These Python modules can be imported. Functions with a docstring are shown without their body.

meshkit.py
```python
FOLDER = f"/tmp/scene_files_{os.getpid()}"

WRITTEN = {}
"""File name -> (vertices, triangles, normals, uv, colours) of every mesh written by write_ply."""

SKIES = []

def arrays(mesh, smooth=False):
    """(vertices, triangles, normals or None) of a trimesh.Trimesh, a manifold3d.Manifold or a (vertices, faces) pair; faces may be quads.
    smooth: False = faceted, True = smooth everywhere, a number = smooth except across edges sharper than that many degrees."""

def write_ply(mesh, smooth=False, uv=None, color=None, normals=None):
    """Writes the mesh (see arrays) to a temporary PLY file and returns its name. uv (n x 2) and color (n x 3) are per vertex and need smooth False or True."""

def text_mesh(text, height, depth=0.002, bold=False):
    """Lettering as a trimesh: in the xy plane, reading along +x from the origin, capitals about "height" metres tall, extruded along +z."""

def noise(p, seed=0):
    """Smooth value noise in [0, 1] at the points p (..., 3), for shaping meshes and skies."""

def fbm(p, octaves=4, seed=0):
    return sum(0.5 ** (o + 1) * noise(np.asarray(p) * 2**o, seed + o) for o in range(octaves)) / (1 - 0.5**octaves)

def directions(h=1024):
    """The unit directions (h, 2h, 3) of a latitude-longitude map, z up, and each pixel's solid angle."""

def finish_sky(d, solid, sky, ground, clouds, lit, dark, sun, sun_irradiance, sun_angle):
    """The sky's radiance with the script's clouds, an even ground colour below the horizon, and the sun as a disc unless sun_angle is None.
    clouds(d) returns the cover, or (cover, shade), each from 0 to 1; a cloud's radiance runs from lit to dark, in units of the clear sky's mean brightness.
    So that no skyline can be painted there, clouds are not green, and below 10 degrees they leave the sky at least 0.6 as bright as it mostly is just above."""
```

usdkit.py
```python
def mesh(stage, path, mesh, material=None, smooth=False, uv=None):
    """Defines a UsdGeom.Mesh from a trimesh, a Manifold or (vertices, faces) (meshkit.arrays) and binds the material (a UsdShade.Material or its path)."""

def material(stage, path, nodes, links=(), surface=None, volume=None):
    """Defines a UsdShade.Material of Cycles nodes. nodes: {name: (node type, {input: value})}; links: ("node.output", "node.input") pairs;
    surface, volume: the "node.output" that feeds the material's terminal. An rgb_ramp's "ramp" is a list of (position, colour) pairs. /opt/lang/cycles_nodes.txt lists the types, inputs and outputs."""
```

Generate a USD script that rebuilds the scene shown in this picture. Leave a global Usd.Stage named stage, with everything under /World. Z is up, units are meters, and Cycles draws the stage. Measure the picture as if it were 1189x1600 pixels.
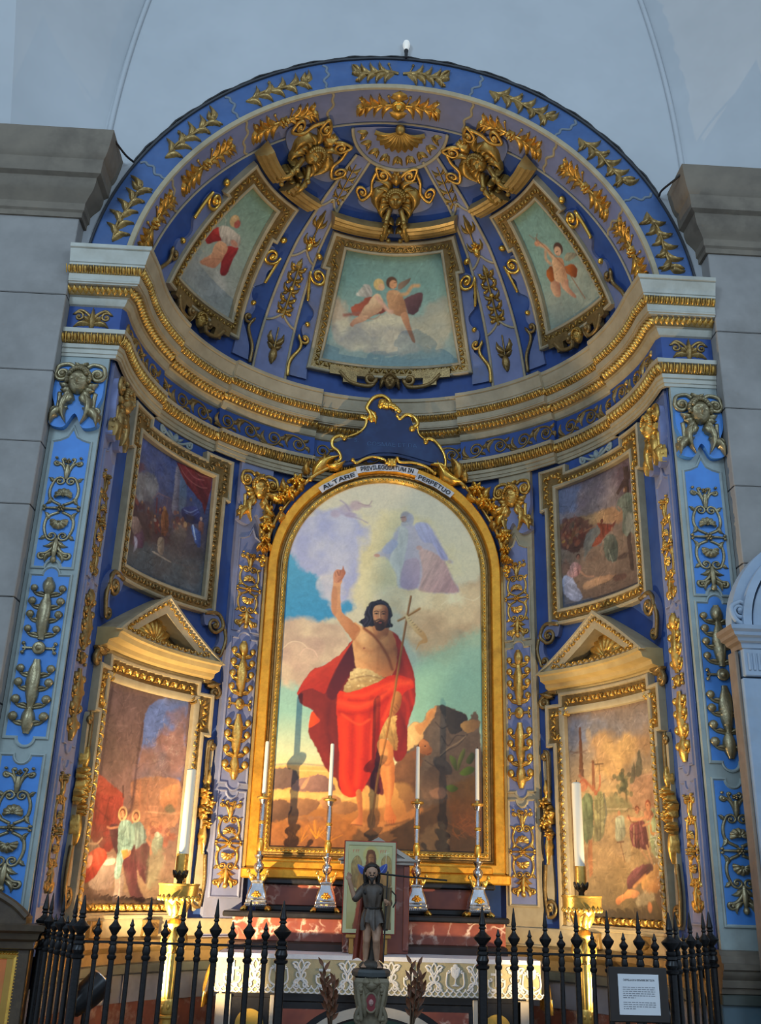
import math, random
import numpy as np, trimesh
import usdkit, meshkit
from meshkit import noise, fbm
from pxr import Usd, UsdGeom, UsdLux, UsdShade, Gf, Sdf, Vt
from shapely.geometry import Polygon, LineString, Point, box as sbox
from shapely.ops import unary_union
random.seed(7); RNG = np.random.default_rng(7)
pi = math.pi
stage = Usd.Stage.CreateInMemory()
UsdGeom.SetStageUpAxis(stage, UsdGeom.Tokens.z); UsdGeom.SetStageMetersPerUnit(stage, 1.0)
UsdGeom.Xform.Define(stage, '/World'); UsdGeom.Scope.Define(stage, '/World/Looks')

# ------------------------------------------------------------------ camera
def look_axes(yaw, pit, roll):
    fw = np.array([math.sin(yaw)*math.cos(pit), math.cos(yaw)*math.cos(pit), math.sin(pit)])
    r0 = np.array([math.cos(yaw), -math.sin(yaw), 0]); u0 = np.cross(r0, fw)
    return fw, math.cos(roll)*r0+math.sin(roll)*u0, -math.sin(roll)*r0+math.cos(roll)*u0
CAM_POS, CAM_F = (-0.3213, -6.347, 1.6), 1511.0
fw, rt, up = look_axes(0.041, 0.370, 0.030)
cam = UsdGeom.Camera.Define(stage, '/World/Camera')
cam.AddTransformOp().Set(Gf.Matrix4d(*rt, 0, *up, 0, *(-fw), 0, *CAM_POS, 1))
cam.CreateHorizontalApertureAttr(36.0); cam.CreateVerticalApertureAttr(36.0*1600/1189)
cam.CreateFocalLengthAttr(36.0*CAM_F/1189); cam.CreateClippingRangeAttr(Gf.Vec2f(0.05, 100))
cam.CreateExposureAttr(0.0)

# ------------------------------------------------------------------ light
dome = UsdLux.DomeLight.Define(stage, '/World/NaveAmbientLight')
dome.CreateIntensityAttr(0.20); dome.CreateColorAttr(Gf.Vec3f(0.64, 0.80, 1.0))
def rect_light(name, pos, target, w, h, power, col):
    l = UsdLux.RectLight.Define(stage, '/World/'+name)
    p, t = np.array(pos, float), np.array(target, float)
    z = p-t; z /= np.linalg.norm(z); x = np.cross([0, 0, 1.0], z); x /= np.linalg.norm(x); y = np.cross(z, x)
    l.AddTransformOp().Set(Gf.Matrix4d(*x, 0, *y, 0, *z, 0, *p, 1))
    l.CreateWidthAttr(w); l.CreateHeightAttr(h); l.CreateIntensityAttr(power); l.CreateColorAttr(Gf.Vec3f(*col)); l.CreateNormalizeAttr(False)
rect_light('NaveWindowLight', (-6.0, -9.5, 8.5), (0, 0, 4.5), 2.2, 3.6, 13.5, (0.56, 0.78, 1.0))
rect_light('NaveWindowLight_001', (6.0, -9.5, 8.5), (0, 0, 4.5), 2.2, 3.6, 8.5, (0.56, 0.78, 1.0))
def spot(name, pos, target, power, col, r=.06):
    l = UsdLux.DiskLight.Define(stage, '/World/'+name)
    p, t = np.array(pos, float), np.array(target, float)
    z = p-t; z /= np.linalg.norm(z); x = np.cross([0, 0, 1.0], z); x /= np.linalg.norm(x); y = np.cross(z, x)
    l.AddTransformOp().Set(Gf.Matrix4d(*x, 0, *y, 0, *z, 0, *p, 1))
    l.CreateRadiusAttr(r); l.CreateIntensityAttr(power); l.CreateColorAttr(Gf.Vec3f(*col)); l.CreateNormalizeAttr(False)
WARM = (1.0, 0.73, 0.38)
SPOT_L, SPOT_R = (-1.72, 0.28, 0.965), (1.76, 0.28, 0.96)
spot('SpotLampLight', SPOT_L, (0.35, 2.0, 3.3), 37500, WARM, .02)
spot('SpotLampLight_001', SPOT_R, (-0.45, 2.0, 3.4), 12500, WARM, .02)
WB_MAIN = (1.0, .98, .90)
WB_FR, WB_DM = (.84, .90, .92), (.95, .97, .95)

# ------------------------------------------------------------------ scene helpers
_names = {}
def path_for(name, parent):
    base = (str(parent.GetPath()) if parent is not None else '/World')+'/'+name
    k = _names.get(base, -1)+1; _names[base] = k
    return base if k == 0 else '%s_%03d' % (base, k)
def tag(p, label=None, cat=None, group=None, kind=None):
    for k, v in (('label', label), ('category', cat), ('group', group), ('kind', kind)):
        if v: p.SetCustomDataByKey(k, v)
    return p
def thing(name, label, cat, loc=(0, 0, 0), rz=0, group=None):
    x = UsdGeom.Xform.Define(stage, path_for(name, None))
    x.AddTranslateOp().Set(Gf.Vec3d(*map(float, loc))); x.AddRotateZOp().Set(float(rz))
    p = x.GetPrim(); _loc[str(p.GetPath())] = (np.array(loc, float), math.radians(rz))
    return tag(p, label, cat, group)
_loc = {}
def to_local(V, parent):
    """Vertices given in world space, for a part of PARENT."""
    if parent is None: return V
    q = parent
    while str(q.GetPath()) not in _loc:
        q = q.GetParent()
        if str(q.GetPath()) in ('/World', '/'): return V
    l, a = _loc[str(q.GetPath())]
    V = V-l; c, s = math.cos(a), math.sin(a)
    return np.stack([V[:, 0]*c+V[:, 1]*s, -V[:, 0]*s+V[:, 1]*c, V[:, 2]], -1)
def copy_thing(src, loc, label, rz=0, group=None):
    p = UsdGeom.Xform.Define(stage, path_for(src.GetName(), None))
    p.AddTranslateOp().Set(Gf.Vec3d(*map(float, loc))); p.AddRotateZOp().Set(float(rz))
    p = p.GetPrim(); was = src.GetCustomData()
    p.GetReferences().AddInternalReference(src.GetPath()); p.SetInstanceable(True)
    return tag(p, label, was['category'], group or was.get('group'))

class MB:
    """Collects triangles; build() makes them one mesh of the scene."""
    def __init__(s): s.V, s.F, s.n = [], [], 0
    def add(s, V, F):
        V = np.asarray(V, float).reshape(-1, 3); F = np.asarray(F, int)
        if F.shape[1] == 4: F = np.vstack([F[:, [0, 1, 2]], F[:, [0, 2, 3]]])
        s.V.append(V); s.F.append(F+s.n); s.n += len(V); return s
    def tm(s, m): return s.add(m.vertices, m.faces)
    def mb(s, o):
        for V, F in o.raw(): s.add(V, F)
        return s
    def raw(s): return [s.get()]
    def get(s): return (np.vstack(s.V), np.vstack(s.F)) if s.V else (np.zeros((0, 3)), np.zeros((0, 3), int))
    def warp(s, fn):
        V, F = s.get(); o = MB(); o.add(fn(V), F); return o
    def move(s, d, sc=1.0, rz=0, mx=False, my=False):
        V, F = s.get(); V = V.copy()
        if mx: V[:, 0] *= -1
        if my: V[:, 1] *= -1
        if mx != my: F = F[:, ::-1]
        c, q = math.cos(rz), math.sin(rz)
        V = V*sc
        V = np.stack([V[:, 0]*c-V[:, 1]*q, V[:, 0]*q+V[:, 1]*c, V[:, 2]], -1)+np.asarray(d, float)
        o = MB(); o.add(V, F); return o
    def box(s, a, b):
        (x0, y0, z0), (x1, y1, z1) = a, b
        V = [(x, y, z) for x in (x0, x1) for y in (y0, y1) for z in (z0, z1)]
        return s.add(V, [(0, 1, 3, 2), (4, 6, 7, 5), (0, 4, 5, 1), (2, 3, 7, 6), (0, 2, 6, 4), (1, 5, 7, 3)])
    def rbox(s, a, b, c=.006):
        """box with chamfered edges"""
        a, b = np.minimum(a, b).astype(float), np.maximum(a, b).astype(float)
        c = min(c, .45*float((b-a).min())); P = []
        for sx in (0, 1):
            for sy in (0, 1):
                for sz in (0, 1):
                    k = np.where([sx, sy, sz], b, a); d = np.where([sx, sy, sz], -c, c)
                    for ax in range(3):
                        p = k+d; p[ax] = k[ax]; P.append(p)
        m = trimesh.convex.convex_hull(np.array(P)); return s.tm(m)
    def lathe(s, prof, c=(0, 0, 0), k=20):
        """profile (r, z) from below to above about the vertical axis at c"""
        prof = np.asarray(prof, float); n = len(prof); a = np.arange(k)/k*2*pi
        V = np.stack([prof[:, 0][:, None]*np.cos(a), prof[:, 0][:, None]*np.sin(a), np.repeat(prof[:, 1][:, None], k, 1)], -1).reshape(-1, 3)+np.asarray(c)
        i = np.arange(n-1)[:, None]*k; j = np.arange(k)[None]; j2 = (j+1) % k
        F = np.stack([i+j, i+j2, i+k+j2, i+k+j], -1).reshape(-1, 4)
        s.add(V, F)
        for e, o in ((0, 1), (n-1, -1)):
            if prof[e, 0] > 1e-6:
                b = np.vstack([V[e*k:(e+1)*k], [[c[0], c[1], c[2]+prof[e, 1]]]])
                f = [(q, k, (q+1) % k)[::1] if o == 1 else ((q+1) % k, k, q) for q in range(k)]
                s.add(b, f)
        return s
    def grid(s, P, flip=False):
        """P: (n, m, 3) surface"""
        n, m = P.shape[:2]; i = np.arange(n-1)[:, None]*m; j = np.arange(m-1)[None]
        F = np.stack([i+j, i+j+1, i+m+j+1, i+m+j], -1).reshape(-1, 4)
        return s.add(P.reshape(-1, 3), F[:, ::-1] if flip else F)
    # ---- relief pieces: u right, v up, w out of the surface
    def tube(s, P, r, k=6, flat=1.0):
        P = np.asarray(P, float)
        if P.shape[1] == 2: P = np.c_[P, np.zeros(len(P))]
        n = len(P); r = np.broadcast_to(np.asarray(r, float), (n,))
        T = np.gradient(P, axis=0); T /= np.maximum(np.linalg.norm(T, axis=1, keepdims=True), 1e-9)
        N = np.cross([0, 0, 1.0], T); ln = np.linalg.norm(N, axis=1, keepdims=True)
        N = np.where(ln > 1e-3, N/np.maximum(ln, 1e-9), [1.0, 0, 0]); B = np.cross(T, N)
        a = np.arange(k)/k*2*pi
        V = P[:, None]+r[:, None, None]*(np.cos(a)[None, :, None]*N[:, None]+flat*np.sin(a)[None, :, None]*B[:, None])
        i = np.arange(n-1)[:, None]*k; j = np.arange(k)[None]; j2 = (j+1) % k
        F = np.stack([i+j, i+j2, i+k+j2, i+k+j], -1).reshape(-1, 4)
        F = np.vstack([F[:, [0, 1, 2]], F[:, [0, 2, 3]]])
        e = n*k; C = np.vstack([P[0], P[-1]])
        caps = [(e, (q+1) % k, q) for q in range(k)]+[(e+1, (n-1)*k+q, (n-1)*k+(q+1) % k) for q in range(k)]
        return s.add(np.vstack([V.reshape(-1, 3), C]), np.vstack([F, caps]))
    def ball(s, c, r, rz=None, ry=None, k=8, m=6):
        a = np.arange(k)/k*2*pi; b = np.linspace(-pi/2, pi/2, m)
        V = np.stack([np.cos(b)[:, None]*np.cos(a), np.cos(b)[:, None]*np.sin(a), np.repeat(np.sin(b)[:, None], k, 1)], -1)
        V = V*[r, ry or r, rz or r]+np.asarray(c, float)
        i = np.arange(m-1)[:, None]*k; j = np.arange(k)[None]; j2 = (j+1) % k
        return s.add(V, np.stack([i+j, i+j2, i+k+j2, i+k+j], -1).reshape(-1, 4))
    def leaf(s, p0, p1, wd, h=.02, bend=0., lobes=4, w0=.002, n=13, m=7, tip=.0):
        p0, p1 = np.asarray(p0, float), np.asarray(p1, float); d = p1-p0; L = np.hypot(*d); nn = np.array([-d[1], d[0]])/max(L, 1e-9)
        t = np.linspace(0, 1, n); ax = p0+t[:, None]*d+(bend*L*np.sin(pi*t))[:, None]*nn
        T = np.gradient(ax, axis=0); T /= np.linalg.norm(T, axis=1, keepdims=True); N = np.c_[-T[:, 1], T[:, 0]]
        hw = wd*np.sin(pi*np.clip(t, .03, .985)**.75)*(1+.28*np.abs(np.sin(lobes*pi*t)))
        q = np.linspace(-1, 1, m)
        P = ax[:, None]+q[None, :, None]*hw[:, None, None]*N[:, None]
        z = w0+h*(.35+.65*np.sin(pi*t))[:, None]*(1-.75*q**2)[None]+(.22*h*np.cos(q*pi*2))[None]*np.ones((n, 1))+tip*t[:, None]**2
        z[:, [0, -1]] = w0*.3
        return s.grid(np.concatenate([P, z[..., None]], -1), True)
    def shell(s, c, r, h=.03, a0=-20, a1=200, fl=7, rot=0, n=6, inv=1):
        m = fl*4+1; a = np.radians(np.linspace(a0, a1, m)+rot); q = np.linspace(0, 1, m); t = np.linspace(0, 1, n)
        f = np.cos(q*fl*2*pi)*-.5+.5
        rr = r*t[:, None]*(.92+.08*f[None])
        z = h*(np.sin(pi*(.15+.8*t))[:, None]*.8+.35*t[:, None]*f[None])*inv
        z[-1] = np.minimum(z[-1], h*.35)
        P = np.stack([c[0]+rr*np.cos(a), c[1]+rr*np.sin(a), z+(c[2] if len(c) > 2 else 0)], -1)
        s.grid(P); return s.ball((c[0], c[1], .3*h+(c[2] if len(c) > 2 else 0)), r*.2, h*.6)
    def rosette(s, c, r, h=.02, petals=6):
        c = (*c, 0)[:3]
        for k in range(petals):
            a = k/petals*2*pi; d = np.array([math.cos(a), math.sin(a)])
            s.leaf(np.array(c[:2])+d*r*.15, np.array(c[:2])+d*r, r*.34, h*.7, n=6, m=5, lobes=1, w0=.004+c[2])
        return s.ball((c[0], c[1], c[2]+h*.4), r*.33, h*.8)
    def rim(s, c, r, t, k=24):
        a = np.linspace(0, 2*pi, k); return s.tube(np.c_[c[0]+r*np.cos(a), c[1]+r*np.sin(a)], t)
    def scroll(s, pts, c, turns, ra=.012, rb=.006, cw=1, flat=1., eye=True, w=0.0, lift=0.0):
        """stem through pts that winds into a spiral about c"""
        c = np.asarray(c, float); p = np.asarray(pts, float); e = p[-1]-c
        a0 = math.atan2(e[1], e[0]); R0 = np.hypot(*e); n = int(14*turns)+6; t = np.linspace(0, 1, n)
        sp = c+np.stack([np.cos(a0-cw*2*pi*turns*t), np.sin(a0-cw*2*pi*turns*t)], -1)*(R0*(1-t)+R0*.16*t)[:, None]
        body = crom(p, 6) if len(p) > 2 else p
        P = np.vstack([body[:-1], sp]); q = np.linspace(0, 1, len(P))
        s.tube(np.c_[P, w+lift*q], ra*(1-q)+rb*q, flat=flat)
        if eye: s.ball((c[0], c[1], w+lift+rb*.4), rb*1.7, rb*1.5, k=7, m=5)
        return s
    def feather_wing(s, c, ang, L, side=1, h=.02, n=6):
        for k in range(n):
            a = ang+side*k*.2; d = np.array([math.cos(a), math.sin(a)]); l = L*(1-.09*k)
            s.leaf(np.array(c)+d*L*.05, np.array(c)+d*l, L*.12, h, lobes=1, bend=.1*side, w0=.004+.002*(n-k), n=8, m=5)
        return s
    def face(s, c, R, h=.8, hair=True, rot=0., w=0.):
        """an infant's head in relief, about R tall from chin to crown"""
        n, m = 15, 28; t = np.linspace(0, 1, n)[:, None]; a = np.linspace(0, 2*pi, m)[None]
        x = .40*t*np.cos(a)*(1-.10*(np.sin(a) < -.3)*t); y = .5*t*np.sin(a)
        z = .42*h*np.sqrt(np.clip(1-t**2, 0, 1))*np.ones_like(a)
        g = lambda px, py, sx, sy: np.exp(-((x-px)/sx)**2-((y-py)/sy)**2)
        z = z+.10*g(0, -.06, .05, .12)+.05*g(0, -.12, .07, .04)+.04*(g(.19, -.14, .12, .12)+g(-.19, -.14, .12, .12))+.04*g(0, .17, .30, .06)
        z = z-.085*(g(.145, .03, .075, .055)+g(-.145, .03, .075, .055))+.04*(g(.145, .02, .04, .025)+g(-.145, .02, .04, .025))
        z = z+.05*g(0, -.225, .09, .022)+.045*g(0, -.275, .07, .022)-.05*g(0, -.25, .09, .012)+.06*g(0, -.38, .10, .07)
        b = MB(); b.grid(np.stack([x*R, y*R, z*R], -1))
        if hair:
            for k in range(15):
                q = math.radians(-15+k*210/14); b.ball((.40*R*math.cos(q), .08*R+.42*R*math.sin(q), .16*R), .095*R, .11*R, k=7, m=5)
            for k in range(9):
                q = math.radians(20+k*140/8); b.ball((.31*R*math.cos(q), .10*R+.34*R*math.sin(q), .27*R), .085*R, .09*R, k=7, m=5)
        return s.mb(b.move((c[0], c[1], w), rz=rot))
    def extrude(s, poly, w0, w1, bevel=.0):
        """a shapely polygon in (u, v) raised from w0 to w1"""
        for g in getattr(poly, 'geoms', [poly]):
            if g.is_empty: continue
            m = trimesh.creation.extrude_polygon(g, w1-w0, engine='earcut'); m.apply_translation((0, 0, w0)); s.tm(m)
        return s
    def build(s, name, mat, parent=None, smooth=True, fn=None, label=None, world=True, **kw):
        V, F = s.get()
        if fn is not None: V = fn(V)
        if world: V = to_local(V, parent)
        p = path_for(name, parent)
        usdkit.mesh(stage, p, (V, F), mat, smooth)
        return tag(stage.GetPrimAtPath(p), label, **kw)

def crom(P, k=8, closed=False):
    P = np.asarray(P, float); n = len(P); out = []
    Q = np.vstack([P[-1], P, P[0], P[1]]) if closed else np.vstack([2*P[0]-P[1], P, 2*P[-1]-P[-2]])
    for i in range(n if closed else n-1):
        a, b, c, d = Q[i:i+4]; t = np.arange(k)[:, None]/k
        out.append(.5*(2*b+(c-a)*t+(2*a-5*b+4*c-d)*t**2+(3*b-a-3*c+d)*t**3))
    if not closed: out.append(P[-1:])
    return np.vstack(out)
def spline(P, k=8): return Polygon(crom(P, k, True)).buffer(0)

def moulding(path, prof, closed=True, seg=.06, flip=False):
    """sweeps prof [(inward offset, height)] along a (u, v) polygon with mitred corners"""
    P = np.asarray(path, float); n = len(P); o = MB()
    idx = range(n if closed else n-1)
    def nrm(a, b): d = b-a; d = d/np.hypot(*d); return np.array([-d[1], d[0]])
    miter = []
    for i in range(n):
        a = nrm(P[i-1], P[i]) if (closed or i > 0) else None; b = nrm(P[i], P[(i+1) % n]) if (closed or i < n-1) else None
        if a is None: a = b
        if b is None: b = a
        mm = a+b; miter.append(mm/max(.25, float(mm@a)))
    miter = np.array(miter); prof = np.asarray(prof, float)
    for i in idx:
        j = (i+1) % n; L = np.hypot(*(P[j]-P[i])); k = max(2, int(L/seg)+2); t = np.linspace(0, 1, k)[:, None]
        base = P[i]*(1-t)+P[j]*t; mi = miter[i]*(1-t)+miter[j]*t
        uv = base[:, None]+mi[:, None]*prof[None, :, 0, None]
        g = np.concatenate([uv, np.broadcast_to(prof[None, :, 1, None], (k, len(prof), 1))], -1)
        o.grid(g, not flip)
    return o
def along(path, step, closed=True):
    """evenly spaced (point, angle) on a polyline"""
    P = np.asarray(path, float)
    if closed: P = np.vstack([P, P[:1]])
    out = []
    for a, b in zip(P[:-1], P[1:]):
        L = np.hypot(*(b-a)); k = max(1, int(round(L/step)))
        for i in range(k): out.append((a+(b-a)*(i+.5)/k, math.atan2(*(b-a)[::-1])))
    return out
def inset(P, d):
    """polygon path moved inwards by d with mitred corners (counter-clockwise path)"""
    P = np.asarray(P, float); out = []
    for i in range(len(P)):
        a, b, c = P[i-1], P[i], P[(i+1) % len(P)]
        n1 = np.array([-(b-a)[1], (b-a)[0]]); n1 /= np.hypot(*n1); n2 = np.array([-(c-b)[1], (c-b)[0]]); n2 /= np.hypot(*n2)
        m = n1+n2; out.append(b+m/max(.25, float(m@n1))*d)
    return np.array(out)

# ------------------------------------------------------------------ where things stand: the niche
R, DY, ZC = 2.08, 0.13, 5.846            # niche radius, set-back of its centre, springing height
def turn(phi): return phi+math.radians(2.3)*np.cos(phi)
def ring(phi, r, z):
    """plan of the niche: a half circle with short straight jambs"""
    phi = turn(np.asarray(phi, float)); ex = np.maximum(np.abs(phi)-pi/2, 0)*R; c = np.clip(phi, -pi/2, pi/2)
    return np.stack(np.broadcast_arrays(r*np.sin(c), DY+r*np.cos(c)-ex, z), -1)
def on_wall(pd, z0=0.):
    return lambda V: ring(math.radians(pd)+V[:, 0]/R, R-V[:, 2], V[:, 1]+z0)
def on_dome(pd, sd=0.):
    def f(V):
        s = np.clip(math.radians(sd)+V[:, 1]/R, -1.5, 1.54); ph = turn(math.radians(pd)+V[:, 0]/(R*np.cos(s))); r = R-V[:, 2]
        return np.stack([r*np.cos(s)*np.sin(ph), DY+r*np.cos(s)*np.cos(ph), ZC+r*np.sin(s)], -1)
    return f
def dome_pt(ph0, s, w=0.):
    ph = turn(np.asarray(ph0, float)); r = R-w
    return np.stack(np.broadcast_arrays(r*np.cos(s)*np.sin(ph), DY+r*np.cos(s)*np.cos(ph), ZC+r*np.sin(s)), -1)
def on_dome_ang(V):
    """(azimuth deg, elevation deg, w)"""
    return dome_pt(np.radians(V[:, 0]), np.radians(V[:, 1]), V[:, 2])
def on_front(cx, z0=0., y0=0.): return lambda V: np.stack([cx+V[:, 0], y0-V[:, 2], z0+V[:, 1]], -1)
def on_soffit(al):
    def f(V):
        a = math.radians(al)-V[:, 0]/2.09; r = 2.09-V[:, 2]
        return np.stack([r*np.cos(a), .2+V[:, 1]*-1, ZC+r*np.sin(a)], -1)
    return f
def on_arch(al, rm=2.235):
    def f(V):
        a = math.radians(al)-V[:, 0]/rm; r = rm+V[:, 1]
        return np.stack([r*np.cos(a), -V[:, 2], ZC+r*np.sin(a)], -1)
    return f
def flat_at(x0, y0, z0): return lambda V: np.stack([x0+V[:, 0], y0-V[:, 2], z0+V[:, 1]], -1)

# ------------------------------------------------------------------ materials
_M = {}
def mat(name, col, col2=None, rough=.6, metal=0., scale=6., bump=0., bscale=30., grime=None, gscale=2.2, gamt=.5, spec=.5, rough2=None, emit=None, attr=None):
    """paint, gilt, stone: two tones mixed by noise, a third (grime) in patches, fine relief"""
    if name in _M: return _M[name]
    n = {'g': ('texture_coordinate', {}), 'p': ('principled_bsdf', {'roughness': rough, 'metallic': metal, 'specular_ior_level': spec})}
    L = []
    if attr:
        n['a'] = ('attribute', {'attribute': attr}); src = 'a.color'
        if col2 is None: pass
    else:
        n['c'] = ('noise_texture', {'scale': scale, 'detail': 5., 'roughness': .6}); L.append(('g.object', 'c.vector'))
        n['r'] = ('rgb_ramp', {'ramp': [(.32, col), (.68, col2 or tuple(.78*x for x in col))]}); L.append(('c.fac', 'r.fac')); src = 'r.color'
    if grime is not None:
        n['d'] = ('noise_texture', {'scale': gscale, 'detail': 6., 'roughness': .65}); L.append(('g.object', 'd.vector'))
        n['dr'] = ('rgb_ramp', {'ramp': [(.5, (0, 0, 0)), (.72, (gamt,)*3)]}); L.append(('d.fac', 'dr.fac'))
        n['m'] = ('mix_color', {'b': grime}); L += [(src, 'm.a'), ('dr.color', 'm.fac')]; src = 'm.result'
    L.append((src, 'p.base_color'))
    if rough2 is not None:
        n['e'] = ('noise_texture', {'scale': scale*2.3, 'detail': 3.}); n['er'] = ('map_range', {'from_min': .35, 'from_max': .65, 'to_min': rough, 'to_max': rough2})
        L += [('g.object', 'e.vector'), ('e.fac', 'er.value'), ('er.result', 'p.roughness')]
    if bump:
        n['b'] = ('noise_texture', {'scale': bscale, 'detail': 4.}); n['bb'] = ('bump', {'strength': bump, 'distance': .01})
        L += [('g.object', 'b.vector'), ('b.fac', 'bb.height'), ('bb.normal', 'p.normal')]
    if emit: n['p'][1].update({'emission_color': emit[0], 'emission_strength': emit[1]})
    _M[name] = usdkit.material(stage, '/World/Looks/'+name, n, L, surface='p.BSDF'); return _M[name]
def srgb(r, g, b): return tuple(x/255/12.92 if x <= 10 else ((x/255+.055)/1.055)**2.4 for x in (r, g, b))
cream = mat('cream_stucco', (.44, .37, .235), (.35, .285, .175), .55, scale=9, bump=.15, grime=(.22, .17, .10), gamt=.55)
crown = mat('pale_stucco', (.43, .355, .23), (.34, .275, .17), .55, scale=7, bump=.12, grime=(.26, .21, .13), gamt=.5)
pale = mat('pale_border_stucco', (.34, .40, .38), (.28, .33, .32), .55, scale=9, bump=.12, grime=(.18, .19, .17), gamt=.5)
gold = mat('old_gilding', (.80, .50, .13), (.56, .33, .075), .30, .82, scale=14, bump=.25, bscale=60, grime=(.15, .085, .03), gscale=9, gamt=.75, rough2=.5)
brightgold = mat('burnished_gilding', (.95, .62, .14), (.78, .46, .08), .22, .9, scale=10, bump=.12, bscale=50, grime=(.40, .21, .05), gscale=6, gamt=.5, rough2=.36)
darkgold = mat('grimy_gilding', (.33, .21, .075), (.20, .125, .045), .42, .55, scale=22, bump=.3, bscale=70)
blue = mat('blue_ground', (.028, .080, .29), (.019, .055, .21), .6, scale=5, grime=(.07, .10, .20), gamt=.35, bump=.1)
azure = mat('azure_ground', (.07, .26, .68), (.055, .205, .56), .55, scale=6, grime=(.10, .24, .50), gamt=.45, bump=.1)
lav = mat('lavender_ground', (.215, .245, .43), (.17, .195, .35), .6, scale=6, grime=(.20, .19, .26), gamt=.4, bump=.1)
stone = mat('grey_pier_stone', (.31, .295, .275), (.23, .22, .205), .75, scale=3, bump=.3, bscale=14, grime=(.16, .145, .125), gscale=1.3, gamt=.55)
brownstone = mat('brown_cornice_stone', (.20, .165, .12), (.145, .12, .09), .75, scale=4, bump=.3, bscale=18, grime=(.09, .07, .05), gscale=2, gamt=.55)
plaster = mat('vault_plaster', (.50, .52, .53), (.45, .47, .48), .85, scale=1.2, bump=.06, bscale=8, grime=(.40, .42, .43), gscale=.8, gamt=.5)
frontpale = mat('front_pale_stucco', (.50, .50, .43), (.42, .41, .34), .55, scale=7, bump=.12, grime=(.26, .24, .18), gamt=.5)
dark = mat('dark_joint', (.03, .03, .035), (.02, .02, .02), .8)

# ------------------------------------------------------------------ setting: floor, nave walls, vault
def struct(b, name, m, parent=None, smooth=False, label=None):
    return b.build(name, m, parent, smooth, label=label, kind=None if parent is not None else 'structure')
floorm = mat('floor_marble', (.24, .22, .20), (.16, .15, .14), .35, scale=2, bump=.03)
FLOOR_Z, NICHE_Z = 0.0, 0.15
b = MB(); b.box((-6, -8, -.12), (6, 2.6, 0)); struct(b, 'floor', floorm)
b = MB()   # raised step of the niche
ph = np.linspace(-pi/2-.06, pi/2+.06, 60); c = ring(ph, R+.02, 0.); n = len(c)
P = Polygon(c[:, :2]); m = trimesh.creation.extrude_polygon(P, NICHE_Z, engine='earcut'); b.tm(m); struct(b, 'floor', floorm)

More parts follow.
